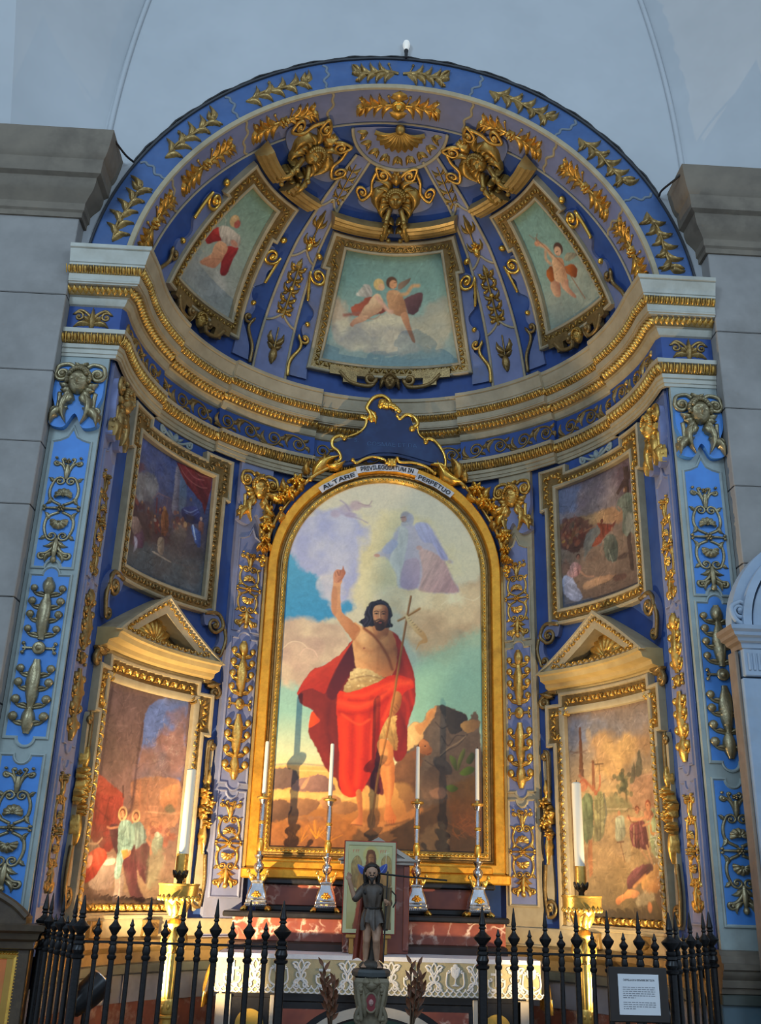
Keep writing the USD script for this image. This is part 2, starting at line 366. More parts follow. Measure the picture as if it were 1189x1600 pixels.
def pier(side, name):
    """nave pier beside the chapel: ashlar blocks, a moulded cornice on top"""
    x0, x1, yf = 2.438, 4.6, -.14
    root = UsdGeom.Xform.Define(stage, path_for(name, None)); q = tag(root.GetPrim(), kind='structure')
    b = MB(); b.box((side*(x0+.004), yf+.01, 0), (side*x1, .35, 6.4)); b.build('masonry_core', dark, q, False)
    zs = [0., .62, 1.3, 1.95, 2.62, 3.3, 3.95, 4.42, 4.98, 5.62, 6.36] if side < 0 else [0., .6, 1.22, 1.9, 2.5, 3.1, 3.75, 4.33, 4.95, 5.6, 6.36]
    for i, (za, zb) in enumerate(zip(zs[:-1], zs[1:])):
        xs = [x0, x0+(.78 if i % 2 else 1.15)+.1*math.sin(i*3.1), x1]
        for xa, xb in zip(xs[:-1], xs[1:]):
            j = .0025; d = .004*math.sin(i*7.3+xa*5)
            b = MB().rbox((side*(xa+j), yf-.006+d*.6, za+j), (side*(xb-j), .3, zb-j), .005); b.build('stone_block', stone, q, False)
    # cornice: profile (projection, z) swept round the corner
    prof = [(0, 6.30), (.02, 6.30), (.02, 6.345), (.035, 6.36), (.035, 6.42), (.055, 6.45), (.10, 6.50), (.115, 6.56), (.115, 6.60), (.15, 6.62), (.16, 6.74), (.175, 6.76), (.19, 6.80), (.21, 6.90), (.22, 6.98), (.0, 7.0)]
    b = MB(); pl = []
    for (px, py), (mx, my) in (((x1, yf), (0, -1)), ((x0, yf), (-1, -1)), ((x0, .35), (-1, 0))):
        pl.append([(side*(px+mx*d), py+my*d, z) for d, z in prof])
    b.grid(np.array(pl), side > 0); b.build('stone_cornice', brownstone, q, 30)
    if side > 0:
        for k, xx in enumerate((2.62, 2.86, 2.95)):
            b = MB().rbox((xx, -.28, 6.985), (xx+.13-.05*(k == 0), -.12, 7.02), .008); b.build('stone_fragment', brownstone, q, False)
    return q
pier(-1, 'wall_left'); pier(1, 'wall_right')

# lunette wall over the chapel arch, and the nave vault that springs from the piers
def lun_x(z): return 2.36-.012*np.maximum(z-6.6, 0)-.045*np.maximum(z-7.0, 0)**2
b = MB(); Ra = 2.395
a = np.linspace(0, pi, 81); zz = np.linspace(ZC, 10.2, 30)
outer = [(lun_x(z)+.12, z) for z in zz]+[(-lun_x(z)-.12, z) for z in zz[::-1]]
hole = [(Ra*math.cos(t), ZC+Ra*math.sin(t)) for t in a[::-1]]
P = Polygon([(2.46, ZC)]+outer+[(-2.46, ZC)]+hole).buffer(0)
m = trimesh.creation.extrude_polygon(P, .3, engine='earcut'); V = m.vertices; b.add(np.c_[V[:, 0], .30-V[:, 2], V[:, 1]], m.faces); struct(b, 'wall_back', plaster)
for side in (-1, 1):
    z = np.linspace(6.9, 11.2, 30); k = np.linspace(0, 1, 12); h = np.clip((z-6.95)/3.4, 0, 2)
    g = np.array([np.stack([side*((lun_x(z)+.02)*(1-t)+(3.03+.06*h)*t+.05*np.sin(pi*t)), .02-t*(.30+1.0*h+.35*h**2)-.10*np.sin(pi*t)*h, z], -1) for t in k])
    b = MB(); b.grid(g, side < 0)
    g2 = np.array([g[-1]+np.stack([side*2.2*t*np.ones_like(z), -.30*t*h, 0*z], -1) for t in k])
    c = MB(); c.grid(g2, side < 0)
    struct(b, 'ceiling', plaster, smooth=True); struct(c, 'ceiling', plaster, smooth=True)
    # thin plaster rib on the lunette edge
    e = MB(); e.tube(np.stack([side*(lun_x(z)+.015), -.005+0*z, z], -1), .022, 6); struct(e, 'trim_1', plaster, smooth=True)

# ------------------------------------------------------------------ niche wall and semi-dome
b = MB(); ph = np.linspace(-pi/2-.062, pi/2+.062, 140); zs = np.linspace(0, 6.0, 40)
g = ring(ph[:, None], R, zs[None]); b.grid(g, True)
g2 = ring(ph[:, None], R+.12, zs[None]); b.grid(g2); struct(b, 'wall_back', blue, smooth=True)
b = MB(); al = np.linspace(0, pi, 120); k = np.linspace(0, 1, 60)
def cap(r):   # the sphere beyond the soffit, in polar form about the chapel's axis
    t0 = math.asin((.40-DY)/r); t = t0+(pi/2-t0)*k; x = r*np.cos(t)[None]*np.cos(al)[:, None]; z = r*np.cos(t)[None]*np.sin(al)[:, None]
    return np.stack([x, DY+r*np.sin(t)[None]+0*x, ZC+z], -1)
b.grid(cap(R), False); b.grid(cap(R+.12), True); struct(b, 'ceiling', blue, smooth=True)

# ------------------------------------------------------------------ entablature that runs across both jambs and round the niche
RES = .042
def res_of(d):
    a = abs(d); return RES if (a > 68.7 or 20.2 < a < 48.3) else 0.
def plan_stations():
    """(base point, mitre vector, projection) along the front, the jambs and the half circle"""
    st = []
    for side in (-1, 1):
        L = [((side*2.437, 0.), (0, -1.), RES*.4), ((side*2.08, 0.), (-side, -1.), RES*.4)]
        st.append(L)
    mid = []
    ds = sorted(set(list(np.linspace(-93.2, 93.2, 150))+[s*x+e for s in (-1, 1) for x in (20.2, 48.3, 68.7) for e in (-.02, .02)]))
    for d in ds:
        p = ring(math.radians(d), R, 0.); q = ring(math.radians(d), R-1, 0.); mid.append(((p[0], p[1]), (q[0]-p[0], q[1]-p[1]), res_of(d)))
    return st[0]+mid+st[1][::-1]
STN = plan_stations()
def sweep(prof, name, m, parent, res=True, smooth=35):
    prof = np.asarray(prof, float); g = []
    for (bx, by), (mx, my), r in STN:
        w = prof[:, 0]+(r if res else 0)
        g.append(np.stack([bx+mx*w, by+my*w, prof[:, 1]], -1))
    g = np.array(g); fm = frontpale if m in (cream, crown) else m
    MB().grid(g[1:-1]).build(name, m, parent, smooth)
    for q in (g[:2], g[-2:]): MB().grid(q).build(name, fm, parent, smooth)
ent = tag(UsdGeom.Xform.Define(stage, path_for('trim_2', None)).GetPrim(), kind='structure')
sweep([(.0, 5.165), (.022, 5.165), (.022, 5.190), (.030, 5.192), (.030, 5.222), (.026, 5.226), (.038, 5.232), (.040, 5.262)], 'architrave', cream, ent)
sweep([(.034, 5.262), (.05, 5.275), (.062, 5.335), (.05, 5.34)], 'architrave_moulding', darkgold, ent)
sweep([(.05, 5.338), (.075, 5.342), (.078, 5.375), (.02, 5.382)], 'architrave_fillet', crown, ent)
sweep([(.016, 5.378), (.016, 5.60)], 'frieze', blue, ent)
sweep([(.016, 5.592), (.035, 5.60), (.05, 5.625), (.055, 5.65), (.075, 5.655)], 'bed_moulding', cream, ent)
sweep([(.075, 5.655), (.085, 5.665), (.108, 5.715), (.10, 5.72)], 'cornice_moulding', darkgold, ent)
sweep([(.10, 5.718), (.135, 5.720), (.137, 5.730), (.148, 5.732), (.15, 5.742), (.146, 5.746), (.15, 5.752), (.15, 5.795)], 'corona', crown, ent)
sweep([(.15, 5.795), (.155, 5.80), (.172, 5.845), (.165, 5.85)], 'cornice_moulding', darkgold, ent)
sweep([(.165, 5.848), (.182, 5.853), (.182, 5.868), (.178, 5.872), (.186, 5.876), (.192, 5.905), (.207, 5.95), (.213, 5.972), (.209, 5.976), (.222, 5.982), (.226, 5.99), (.226, 6.012)], 'cornice_crown', crown, ent)
sweep([(.225, 6.012), (.0, 6.03)], 'cornice_top', brownstone, ent)
# carved eggs and leaves on the three enriched mouldings
def arc_stations(w, step):
    out = []
    pts = []
    for (bx, by), (mx, my), r in STN: pts.append((bx+mx*(w+r), by+my*(w+r)))
    pts = np.array(pts)
    for a, c in zip(pts[:-1], pts[1:]):
        L = np.hypot(*(c-a))
        out.append((a, c, L))
    res, acc = [], 0.
    for a, c, L in out:
        if L < 1e-6: continue
        while acc < L:
            p = a+(c-a)*acc/L; d = (c-a)/L; res.append((p, d)); acc += step
        acc -= L
    return res
def carved(w, z, sz, tilt, name, step, kind='egg'):
    b = MB()
    for p, d in arc_stations(w, step):
        n = np.array([d[1], -d[0]])   # outward from the wall, to the room
        if kind == 'egg':
            q = MB().ball((0, 0, 0), step*.36, sz*.34, sz*.5, k=7, m=5)
            q.tube([(-step*.5, -sz*.5, 0), (-step*.46, 0, sz*.18), (-step*.5, sz*.5, sz*.1)], step*.10, 4)
        else:
            q = MB().leaf((0, -sz*.5), (0, sz*.5), step*.42, sz*.34, n=5, m=5, lobes=1); q.ball((step*.5, sz*.1, .004), step*.14, k=5, m=4)
        V, F = q.get(); v, ww = V[:, 1], V[:, 2]
        vv = v*math.cos(tilt)-ww*math.sin(tilt)*0+0; out = ww+v*math.sin(tilt)
        b.add(np.stack([p[0]+d[0]*V[:, 0]+n[0]*out, p[1]+d[1]*V[:, 0]+n[1]*out, z+vv], -1), F)
    b.build(name, gold, ent, True, kind='stuff')
carved(.056, 5.302, .075, .25, 'egg_enrichment', .046)
carved(.094, 5.69, .065, .5, 'leaf_enrichment', .042, 'leaf')
carved(.165, 5.824, .06, .4, 'egg_enrichment', .040)

# ------------------------------------------------------------------ arch: painted archivolt and soffit
def arch_band(r0, r1, y0, y1, m, name, parent=None, n=120, a0=0., a1=180.):
    b = MB(); a = np.radians(np.linspace(a0, a1, n))
    sec = np.array([(r0, y1), (r0, y0), (r1, y0), (r1, y1)])
    g = np.stack([sec[None, :, 0]*np.cos(a)[:, None], np.broadcast_to(sec[None, :, 1], (n, 4)), ZC+sec[None, :, 0]*np.sin(a)[:, None]], -1)
    b.grid(g); return b.build(name, m, parent, 40)
arc = tag(UsdGeom.Xform.Define(stage, path_for('trim_3', None)).GetPrim(), kind='structure')
azpale = mat('weathered_azure', (.055, .125, .30), (.042, .095, .235), .6, scale=6, grime=(.12, .16, .26), gamt=.5, bump=.1)
arch_band(2.10, 2.385, -.004, .06, azpale, 'archivolt', arc)
arch_band(2.385, 2.402, -.022, .06, mat('dark_edge', (.05, .055, .06), (.03, .03, .035), .7), 'archivolt_edge', arc)
b = MB(); a = np.radians(np.linspace(0, 180, 120)); sec = np.array([(2.115, -.012), (2.10, -.016), (2.078, -.006), (2.074, .012), (2.09, .018)])
b.grid(np.stack([sec[None, :, 0]*np.cos(a)[:, None], np.broadcast_to(sec[None, :, 1], (120, 5)), ZC+sec[None, :, 0]*np.sin(a)[:, None]], -1)); b.build('arch_roll', cream, arc, 40)
sof = tag(UsdGeom.Xform.Define(stage, path_for('trim_4', None)).GetPrim(), kind='structure')
b = MB(); y = np.linspace(0., .41, 6); b.grid(np.stack([2.086*np.cos(a)[:, None]+0*y, 0*a[:, None]+y, ZC+2.086*np.sin(a)[:, None]+0*y], -1), True); b.build('soffit', lav, sof, True)
b = MB(); b.tube(np.stack([2.075*np.cos(a), .405+0*a, ZC+2.075*np.sin(a)], -1), .014, 6); b.build('soffit_fillet', cream, sof, True)

# ------------------------------------------------------------------ relief ornament, drawn flat in metres (u, v, height)
def both(b): o = MB(); o.mb(b); o.mb(b.move((0, 0, 0), mx=True)); return o
def curl(side, x, y, r, lift=.0):
    """stalk that bends out and ends in a tight ball curl"""
    b = MB(); b.scroll([(0, y-.055), (side*x*.35, y-.052), (side*x*.8, y-.04), (side*(x+r*.75), y)], (side*x, y), .5, ra=.011, rb=.012, cw=-side, eye=False)
    b.leaf((side*.012, y-.05), (side*x*.95, y-.035), .013, .02, bend=.12*side, lobes=1, n=7, m=5, w0=.006); return b.ball((side*x, y, .014), r*1.22, r*.95, k=9, m=7)
def orn_lyre(W, up=1):
    """lyre of two C scrolls round a scallop; v from 0 to .30"""
    b = MB(); w = W*.92
    for s in (-1, 1):
        b.scroll([(s*.012, 0), (s*w*.85, .045), (s*w, .13), (s*w*.72, .215), (s*w*.40, .235)], (s*w*.40, .20), 1.2, ra=.013, rb=.007, cw=-s, lift=.006)
        b.leaf((s*w*.88, .07), (s*w*1.18, .0), .016, .014, bend=-.2*s, lobes=2)
        b.leaf((s*w*.9, .19), (s*w*1.25, .23), .015, .014, bend=.2*s, lobes=2)
    return b
def orn_candelabra(W=.105):
    """shell panel: bud and curls, lyre with scallop, rosette bar, inverted lyre, flared foot; v from -.45 to .45"""
    out = []
    L = lambda n, b: out.append((n, b))
    top = MB()
    for s in (-1, 1):
        top.scroll([(0, .27), (s*.015, .33), (s*.04, .375), (s*W*.85, .40)], (s*W*.70, .385), 1.1, ra=.015, rb=.008, cw=s, lift=.004)
        top.scroll([(0, .33), (s*.02, .36), (s*W*.42, .415)], (s*W*.30, .42), .9, ra=.011, rb=.007, cw=-s)
        top.ball((s*W*.8, .43, .012), .012, .014)
    top.tube([(0, .25, .005), (0, .30, .012), (0, .37, .012)], [.012, .02, .014], 7, .8)
    L('leaf_bud', top); L('bud_flower', MB().rosette((0, .40, .01), .024, .03, 5))
    L('scroll_lyre', orn_lyre(W).move((0, .03, 0)))
    L('scallop_shell', MB().shell((0, .105, .004), W*.62, .035, -25, 205, 7))
    mid = MB(); mid.tube([(-W*1.05, 0, .008), (-.02, 0, .014), (.02, 0, .014), (W*1.05, 0, .008)], [.008, .012, .012, .008], 6)
    for s in (-1, 1): mid.ball((s*W*1.1, .014, .01), .013); mid.ball((s*W*1.1, -.014, .01), .013)
    L('cross_bar', mid); L('rosette', MB().rosette((0, 0, .012), .034, .03, 6))
    L('scroll_lyre', orn_lyre(W).move((0, -.03, 0), my=True))
    L('scallop_shell', MB().shell((0, -.115, .004), W*.62, .035, 155, 385, 7))
    ft = MB()
    for s in (-1, 1):
        ft.scroll([(0, -.27), (s*.02, -.33), (s*W*.55, -.37), (s*W*.95, -.375)], (s*W*.75, -.395), 1.1, ra=.016, rb=.008, cw=s, lift=.004)
        ft.leaf((s*.012, -.27), (s*W*.8, -.315), .018, .016, bend=-.2*s, lobes=2)
        ft.leaf((s*.01, -.36), (s*W*.55, -.45), .02, .02, bend=.2*s, lobes=2)
    ft.tube([(0, -.25, .005), (0, -.31, .014), (0, -.37, .016), (0, -.41, .01)], [.012, .022, .018, .012], 7, .8)
    L('flared_foot', ft); L('pendant_bud', MB().ball((0, -.425, .012), .022, .02, .03))
    return out
def spindle(y0, y1, r, twist=2.0):
    b = MB(); n = 14; k = 12; t = np.linspace(0, 1, n)
    rr = r*(np.sin(pi*np.clip(t, .06, .94))**.5); a = np.arange(k)/k*2*pi
    R2 = rr[:, None]*(1+.16*np.cos(3*(a[None]+twist*t[:, None]))); V = np.stack([R2*np.cos(a), np.repeat((y0+(y1-y0)*t)[:, None], k, 1), R2*np.sin(a)*.75+r*.25], -1)
    i = np.arange(n-1)[:, None]*k; j = np.arange(k)[None]; j2 = (j+1) % k
    return b.add(V.reshape(-1, 3), np.stack([i+j, i+k+j, i+k+j2, i+j2], -1).reshape(-1, 4))
def orn_garland(W=.10):
    """stalk of wrapped leaf spindles with pairs of ball curls and a disc at half height; v from -.52 to .52"""
    out = []; L = lambda n, b: out.append((n, b))
    L('leaf_bud', spindle(.40, .52, .042, 1.)); L('leaf_spindle', spindle(.09, .40, .046)); L('leaf_spindle', spindle(-.36, -.04, .046)); L('leaf_bud', spindle(-.52, -.35, .045, 1.))
    for y, r in ((.445, .021), (.355, .023), (.265, .022), (.165, .021), (-.10, .023), (-.19, .024), (-.30, .025), (-.41, .026)):
        for s in (-1, 1): L('ball_curl', curl(s, W*.88 if y > 0 else W*.92, y, r))
    bar = MB().tube([(-W*1.02, .035, .008), (W*1.02, .035, .008)], .009, 6)
    for s in (-1, 1):
        for d in (-1, 1): bar.ball((s*W*.98, .035+d*.03, .012), .014); bar.tube([(s*W*.8, .035, .01), (s*W*.98, .035+d*.028, .01)], .006, 5)
    L('cross_bar', bar)
    L('disc_rosette', MB().lathe([(0, .0), (.040, 0), (.044, .018), (.036, .030), (.022, .024), (.018, .034), (0, .038)], (0, .035, 0), 18))
    return out
def orn_branch(L=.62, W=.115, leaves=7):
    """pair of acanthus sprays either side of a boss; along u"""
    out = []
    for s in (-1, 1):
        b = MB(); b.tube(crom([(s*.02, 0, .008), (s*L*.18, .012, .018), (s*L*.34, -.012, .018), (s*L*.48, .01, .01)], 5), np.linspace(.013, .006, 16), 6)
        for k in range(leaves):
            t = (k+1)/leaves; x = s*L*.06+s*L*.36*t; d = 1 if k % 2 else -1
            b.leaf((x-s*.04, .0), (x+s*.055, d*W*(.52-.14*t)), .026, .030, bend=-.22*s*d, lobes=3, n=9, m=5, tip=.012)
            b.ball((x+s*.012, -d*W*.40*(1-.3*t), .012), .013, k=6, m=5)
            b.tube([(x-s*.02, 0, .01), (x+s*.012, -d*W*.36*(1-.3*t), .012)], .006, 5)
        for d in (-1, 0, 1): b.leaf((s*L*.40, 0), (s*(L*.5-.02*abs(d)), d*W*.34), .022, .03, lobes=2, n=8, m=5, bend=.15*s*d, tip=.015)
        out.append(('leaf_spray', b))
    return out
def orn_spray(L=.5, W=.2, seed=0):
    """loose upright acanthus cluster; along u"""
    r = np.random.default_rng(seed); b = MB()
    b.tube(crom([(-L*.5, 0, .006), (-L*.2, .015, .016), (L*.15, -.015, .016), (L*.5, .0, .006)], 5), .011, 6)
    for k in range(10):
        x = -L*.48+L*.92*k/9; d = 1 if k % 2 else -1
        b.leaf((x-.03, 0), (x+.06, d*W*(.34+.12*r.random())), .030, .032, bend=-.25*d, lobes=3, n=9, m=5, tip=.012)
        if k % 3 == 1: b.ball((x, -d*W*.30, .016), .017, k=7, m=5); b.leaf((x, 0), (x+.02, -d*W*.26), .014, .02, lobes=1, n=6, m=5)
    for d in (-1, 0, 1): b.leaf((L*.40, 0), (L*.5, d*W*.36), .026, .032, lobes=2, n=8, m=5)
    return b
def orn_rinceau(L=.25, H=.15, flip=False):
    """one wave of running scroll: spiral, flower at its eye, two leaves"""
    b = MB(); s = -1 if flip else 1
    b.scroll([(-L*.55, -s*H*.36), (-L*.2, -s*H*.42), (L*.12, -s*H*.30), (L*.30, 0)], (L*.02, .0), 1.5, ra=.012, rb=.008, cw=-s, eye=False)
    b.rosette((L*.02, 0, .01), .024, .02, 5)
    b.leaf((-L*.25, -s*H*.38), (-L*.42, s*H*.30), .020, .018, bend=.3*s, lobes=3, n=8, m=5); b.leaf((L*.25, s*H*.1), (L*.46, s*H*.38), .02, .018, bend=-.3*s, lobes=3, n=8, m=5)
    b.leaf((L*.2, -s*H*.25), (L*.44, -s*H*.38), .016, .018, bend=.2*s, lobes=2, n=8, m=5)
    return b
def put(orns, parent, fn, m, sc=(1, 1, 1), mats=None):
    for n, b in orns:
        V, F = b.get(); o = MB().add(V*np.array(sc), F); o.build(n, (mats or {}).get(n, m), parent, True, fn)

# ------------------------------------------------------------------ reliefs on the arch
def wavy_divider(H):
    y = np.linspace(-H/2, H/2, 22); t = y/H
    x = .028*np.sin(t*2*pi*1.0)+.012*np.sin(t*6*pi)
    return MB().tube(np.c_[x, y, .004+0*y], .0125, 6, .7)
archgold = mat('tarnished_gilding', (.42, .27, .09), (.26, .165, .055), .36, .6, scale=16, bump=.25, bscale=60, grime=(.10, .065, .03), gscale=8, gamt=.7)
for al in (28.5, 51.2, 73.2, 106.4, 128.2, 151.4):
    wavy_divider(.40).build('wavy_divider', cream, sof, True, on_soffit(al))
    wavy_divider(.27).build('wavy_divider', mat('blue_grey_fillet', (.19, .22, .25), (.14, .17, .2), .6), arc, True, on_arch(al))
for al in (90, 62, 39.5, 118, 140, 19.5, 160):
    f = on_soffit(al); big = al == 90
    put(orn_branch(.74 if big else .62, .23), sof, f, gold, (1, 1.25, 1))
    if big:
        MB().lathe([(0, 0), (.062, 0), (.066, .02), (.05, .034), (.04, .026), (.032, .03), (.026, .05), (0, .058)], k=22).build('round_boss', brightgold, sof, True, f)
        q = MB().leaf((0, -.05), (0, -.17), .07, .03, lobes=2); q.leaf((0, .05), (0, .17), .07, .03, lobes=2); q.build('boss_leaf', gold, sof, True, f)
    else: MB().rosette((0, 0, .012), .055, .045, 6).ball((0, 0, .04), .022).build('flower_boss', gold, sof, True, f)
for al in (90, 62.5, 40, 117.5, 140, 17, 163):
    f = on_arch(al)
    if al == 90: put(orn_branch(.84, .20, 8), arc, f, archgold, (1, 1.25, 1))
    else: orn_spray(.56, .27, int(al)).build('leaf_spray', archgold, arc, True, f)
# frieze: running scrolls, one mesh each
dang = math.degrees(.255/R); k0 = np.arange(-88, 89, dang)
for i, d in enumerate(k0):
    w = .016+res_of(d); orn_rinceau(.245, .185, i % 2 == 1).build('scroll_relief', darkgold if abs(d) < 60 else archgold, ent, True, lambda V, d=d, w=w: on_wall(d, 5.487)(V+[0, 0, w]))
for s in (-1, 1):
    b = both(MB().scroll([(.0, -.06), (.02, .02), (.09, .07), (.14, .03)], (.10, .015), 1.3, ra=.014, rb=.008, cw=-1).leaf((.01, -.05), (.13, -.08), .022, .02, bend=.2).leaf((.02, -.02), (.07, .02), .02, .02)).leaf((0, -.09), (0, .09), .025, .03)
    b.build('scroll_relief', archgold, ent, True, on_front(s*2.255, 5.49, -.035))

# ------------------------------------------------------------------ painted stucco pilasters
def panel_poly(w, z0, z1, top, bot, r=.055):
    """field outline: top 'tip' (ogee point), 'in' (round notch), 'out' (round tongue) or 'flat'"""
    pts = []
    def edge(kind, z, d):
        if kind == 'flat': return [(-w, z), (w, z)]
        a = np.linspace(0, pi, 11)
        if kind == 'in': arc = [(-r*math.cos(t), z-d*r*math.sin(t)) for t in a]
        elif kind == 'out': arc = [(-r*math.cos(t), z+d*r*math.sin(t)) for t in a]
        else: arc = [(-.6*w, z+.015*d), (-.25*w, z+.04*d), (0, z+.11*d), (.25*w, z+.04*d), (.6*w, z+.015*d)]
        return [(-w, z)]+arc+[(w, z)]
    return np.array(edge(bot, z0, -1)+edge(top, z1, 1)[::-1])
def clean(P, eps=1e-5):
    out = [P[0]]
    for p in P[1:]:
        if np.hypot(*(p-out[-1])) > eps: out.append(p)
    if np.hypot(*(out[0]-out[-1])) < eps: out.pop()
    return np.array(out)
def dense(b, fn=None, maxe=.09):
    V, F = b.get(); V, F = trimesh.remesh.subdivide_to_size(V, F, maxe, max_iter=8); o = MB(); o.add(V, F); return o
def capital(root, fn, hw, face_m, board, gm, curled=True):
    """console-like capital: blue board with volutes, cherub head, drooping leaf wings"""
    o = spline([(-hw, 0), (-hw*.80, .10), (-hw*1.0, .22), (-hw*.98, .36), (-hw*.85, .455), (-hw*.3, .46), (0, .44), (hw*.3, .46), (hw*.85, .455), (hw*.98, .36), (hw, .22), (hw*.80, .10), (hw, 0), (hw*.4, -.03), (0, .08), (-hw*.4, -.03)], 5)
    cap = dense(MB().extrude(o, 0, .05)).build('capital', board, root, False, fn)
    for s in (-1, 1):
        MB().scroll([(s*hw*.25, .445), (s*hw*.5, .47), (s*hw*.9, .45), (s*hw*1.02, .385)], (s*hw*.72, .385), 1.6, ra=.017, rb=.014, cw=s, w=.055, lift=.012).build('volute', gm, root, True, fn)
        MB().scroll([(s*hw*.72, .24), (s*hw*.70, .17), (s*hw*.75, .09), (s*hw*1.0, .05)], (s*hw*.88, .095), 1.0, ra=.018, rb=.010, cw=s, w=.05).build('lower_volute', gm, root, True, fn)
        b = MB()
        for k in range(4): b.leaf((s*hw*.28, .30-.02*k), (s*hw*(.80-.10*k), .315-.06*k), .035, .03, bend=-.15*s, w0=.055+.004*k)
        b.leaf((s*hw*.22, .26), (s*hw*.30, -.005), .036, .04, bend=.18*s, w0=.058); b.leaf((s*hw*.30, .12), (s*hw*.92, -.015), .04, .036, bend=.22*s, w0=.056)
        b.build('leaf_wing', gm, root, True, fn)
    f = MB().face((0, .325), .20, w=.062)
    f.build('cherub_head', face_m, root, True, fn)
    MB().leaf((0, .47), (0, .40), .03, .03, w0=.06).leaf((0, .44), (-.05, .48), .02, .03, w0=.06).leaf((0, .44), (.05, .48), .02, .03, w0=.06).build('crest_leaf', gm, root, True, fn)
def pilaster(label, fn, hw, fields, border, field_m, gm, ww, cap=True, capw=None, base=True, face_m=None, depth=.03):
    root = thing('pilaster', label, 'pilaster', group=None)
    b = MB().box((-hw, 1.30, -.02), (hw, 5.17, depth)); dense(b, maxe=.12).build('shaft', border, root, False, fn)
    for i, (z0, z1, t, bt) in enumerate(fields):
        P = clean(panel_poly(hw-.042, z0, z1, t, bt, min(.055, hw*.34)))
        pl = Polygon(P)
        f2 = lambda V, fn=fn: fn(V)
        fp = dense(MB().extrude(pl, depth, depth+.003)).build('panel', field_m, root, False, fn)
        moulding(P, [(-.012, depth), (-.010, depth+.012), (-.002, depth+.014), (.008, depth+.003)], seg=.1).build('panel_moulding', border, fp, 40, fn)
        zc = (z0+z1)/2; h = z1-z0
        fo = lambda V, zc=zc: fn(V+[0, zc, depth+.003])
        if i == 1: put(orn_garland(ww), root, fo, gm, (1, h/1.08, 1))
        else: put(orn_candelabra(ww), root, lambda V, zc=zc, i=i: fn(V+[0, zc-(.04 if i == 0 else 0), depth+.003]), gm, (1, h/1.06, 1))
    if cap: capital(root, lambda V: fn(V+[0, 4.60, depth]), capw or hw, face_m or gm, field_m, gm)
    b = MB().box((-hw-.015, 1.16, -.02), (hw+.015, 1.22, depth+.03)).box((-hw-.006, 1.22, -.02), (hw+.006, 1.30, depth+.014)); dense(b, maxe=.12).build('base', border, root, False, fn)
    return root
F3 = [(3.545, 4.475, 'tip', 'in'), (2.42, 3.49, 'out', 'out'), (1.44, 2.31, 'in', 'flat')]
fgold = mat('pewter_gilding', (.40, .34, .20), (.24, .19, .10), .34, .62, scale=15, bump=.25, bscale=60, grime=(.10, .085, .06), gscale=7, gamt=.7)
pilaster('azure jamb-front pilaster with silvery reliefs, next to the grey pier above the gilt picture frame', on_front(-2.262), .175, F3, pale, azure, fgold, .105)
pilaster('azure jamb-front pilaster with silvery reliefs, partly covered by the pale neighbouring altar', on_front(2.262), .175, F3, pale, azure, fgold, .105)
dg = math.degrees
lavpale = mat('lavender_border', (.24, .26, .40), (.19, .21, .33), .6, scale=7, grime=(.18, .15, .12), gamt=.45)
rv = dg(.20/R)
for s, lab in ((-1, 'narrow lavender jamb pilaster with brown gilt reliefs, beside the fresco of two haloed saints'), (1, 'narrow lavender jamb pilaster with bright gilt reliefs, beside the crucifixion fresco')):
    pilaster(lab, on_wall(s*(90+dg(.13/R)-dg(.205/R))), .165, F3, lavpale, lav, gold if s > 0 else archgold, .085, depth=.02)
F4 = [(3.62, 4.44, 'tip', 'in'), (2.36, 3.55, 'out', 'out'), (1.50, 2.29, 'in', 'flat')]
for s, lab in ((-1, 'lavender niche pilaster with gilt reliefs, between the altarpiece and the saints frescoes'), (1, 'lavender niche pilaster with gilt reliefs, between the altarpiece and the crucifixion frescoes')):
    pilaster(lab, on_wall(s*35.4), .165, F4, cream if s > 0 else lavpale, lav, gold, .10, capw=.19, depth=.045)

# ------------------------------------------------------------------ carved frames, pediments and wall ornament of the side bays
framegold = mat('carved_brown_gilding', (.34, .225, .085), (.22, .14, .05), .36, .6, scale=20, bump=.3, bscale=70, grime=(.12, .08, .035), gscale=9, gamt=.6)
def carve_band(path, name, m, parent, fn, step=.05, size=.05, w=.02):
    b = MB()
    for i, (p, a) in enumerate(along(path, step)):
        d = np.array([math.cos(a), math.sin(a)]); q = np.array([-d[1], d[0]])
        s = 1 if i % 2 else -1
        b.leaf(p-d*step*.42-q*s*size*.32, p+d*step*.36+q*s*size*.36, size*.30, .017, bend=.25*s, lobes=1, n=6, m=5, w0=w)
        b.ball((*(p+d*step*.4-q*s*size*.25), w+.004), size*.13, k=5, m=4)
    return b.build(name, m, parent, True, fn, kind='stuff')
def carved_frame(root, fn, outer, inner, m_edge, m_band, gm, h=.045, edge=.026, fil=.03):
    """flat band between two cream fillets, with leaf carving"""
    po, pi_ = Polygon(outer), Polygon(inner)
    fr = dense(MB().extrude(po.difference(pi_), -.01, h)).build('frame', m_band, root, False, fn)
    moulding(outer, [(-.008, 0), (-.006, h+.012), (.004, h+.02), (edge-.006, h+.018), (edge, h-.002)], seg=.08).build('outer_fillet', m_edge, fr, 40, fn)
    moulding(inner, [(.004, .006), (0.002, h+.002), (-fil*.3, h+.012), (-fil+.004, h+.010), (-fil, h-.002)], seg=.08).build('inner_fillet', m_edge, fr, 40, fn)
    mid = inset(outer, edge+.045)
    carve_band(mid, 'leaf_carving', gm, fr, fn, .043, .056, h+.002)
    return fr
def ccw(P): P = np.asarray(P, float); return P if Polygon(P).exterior.is_ccw else P[::-1]
UO = ccw([(-.60, 3.70), (.60, 3.70), (.60, 4.74), (.655, 4.74), (.655, 5.12), (.36, 5.12), (.36, 5.045), (-.36, 5.045), (-.36, 5.12), (-.655, 5.12), (-.655, 4.74), (-.60, 4.74)])
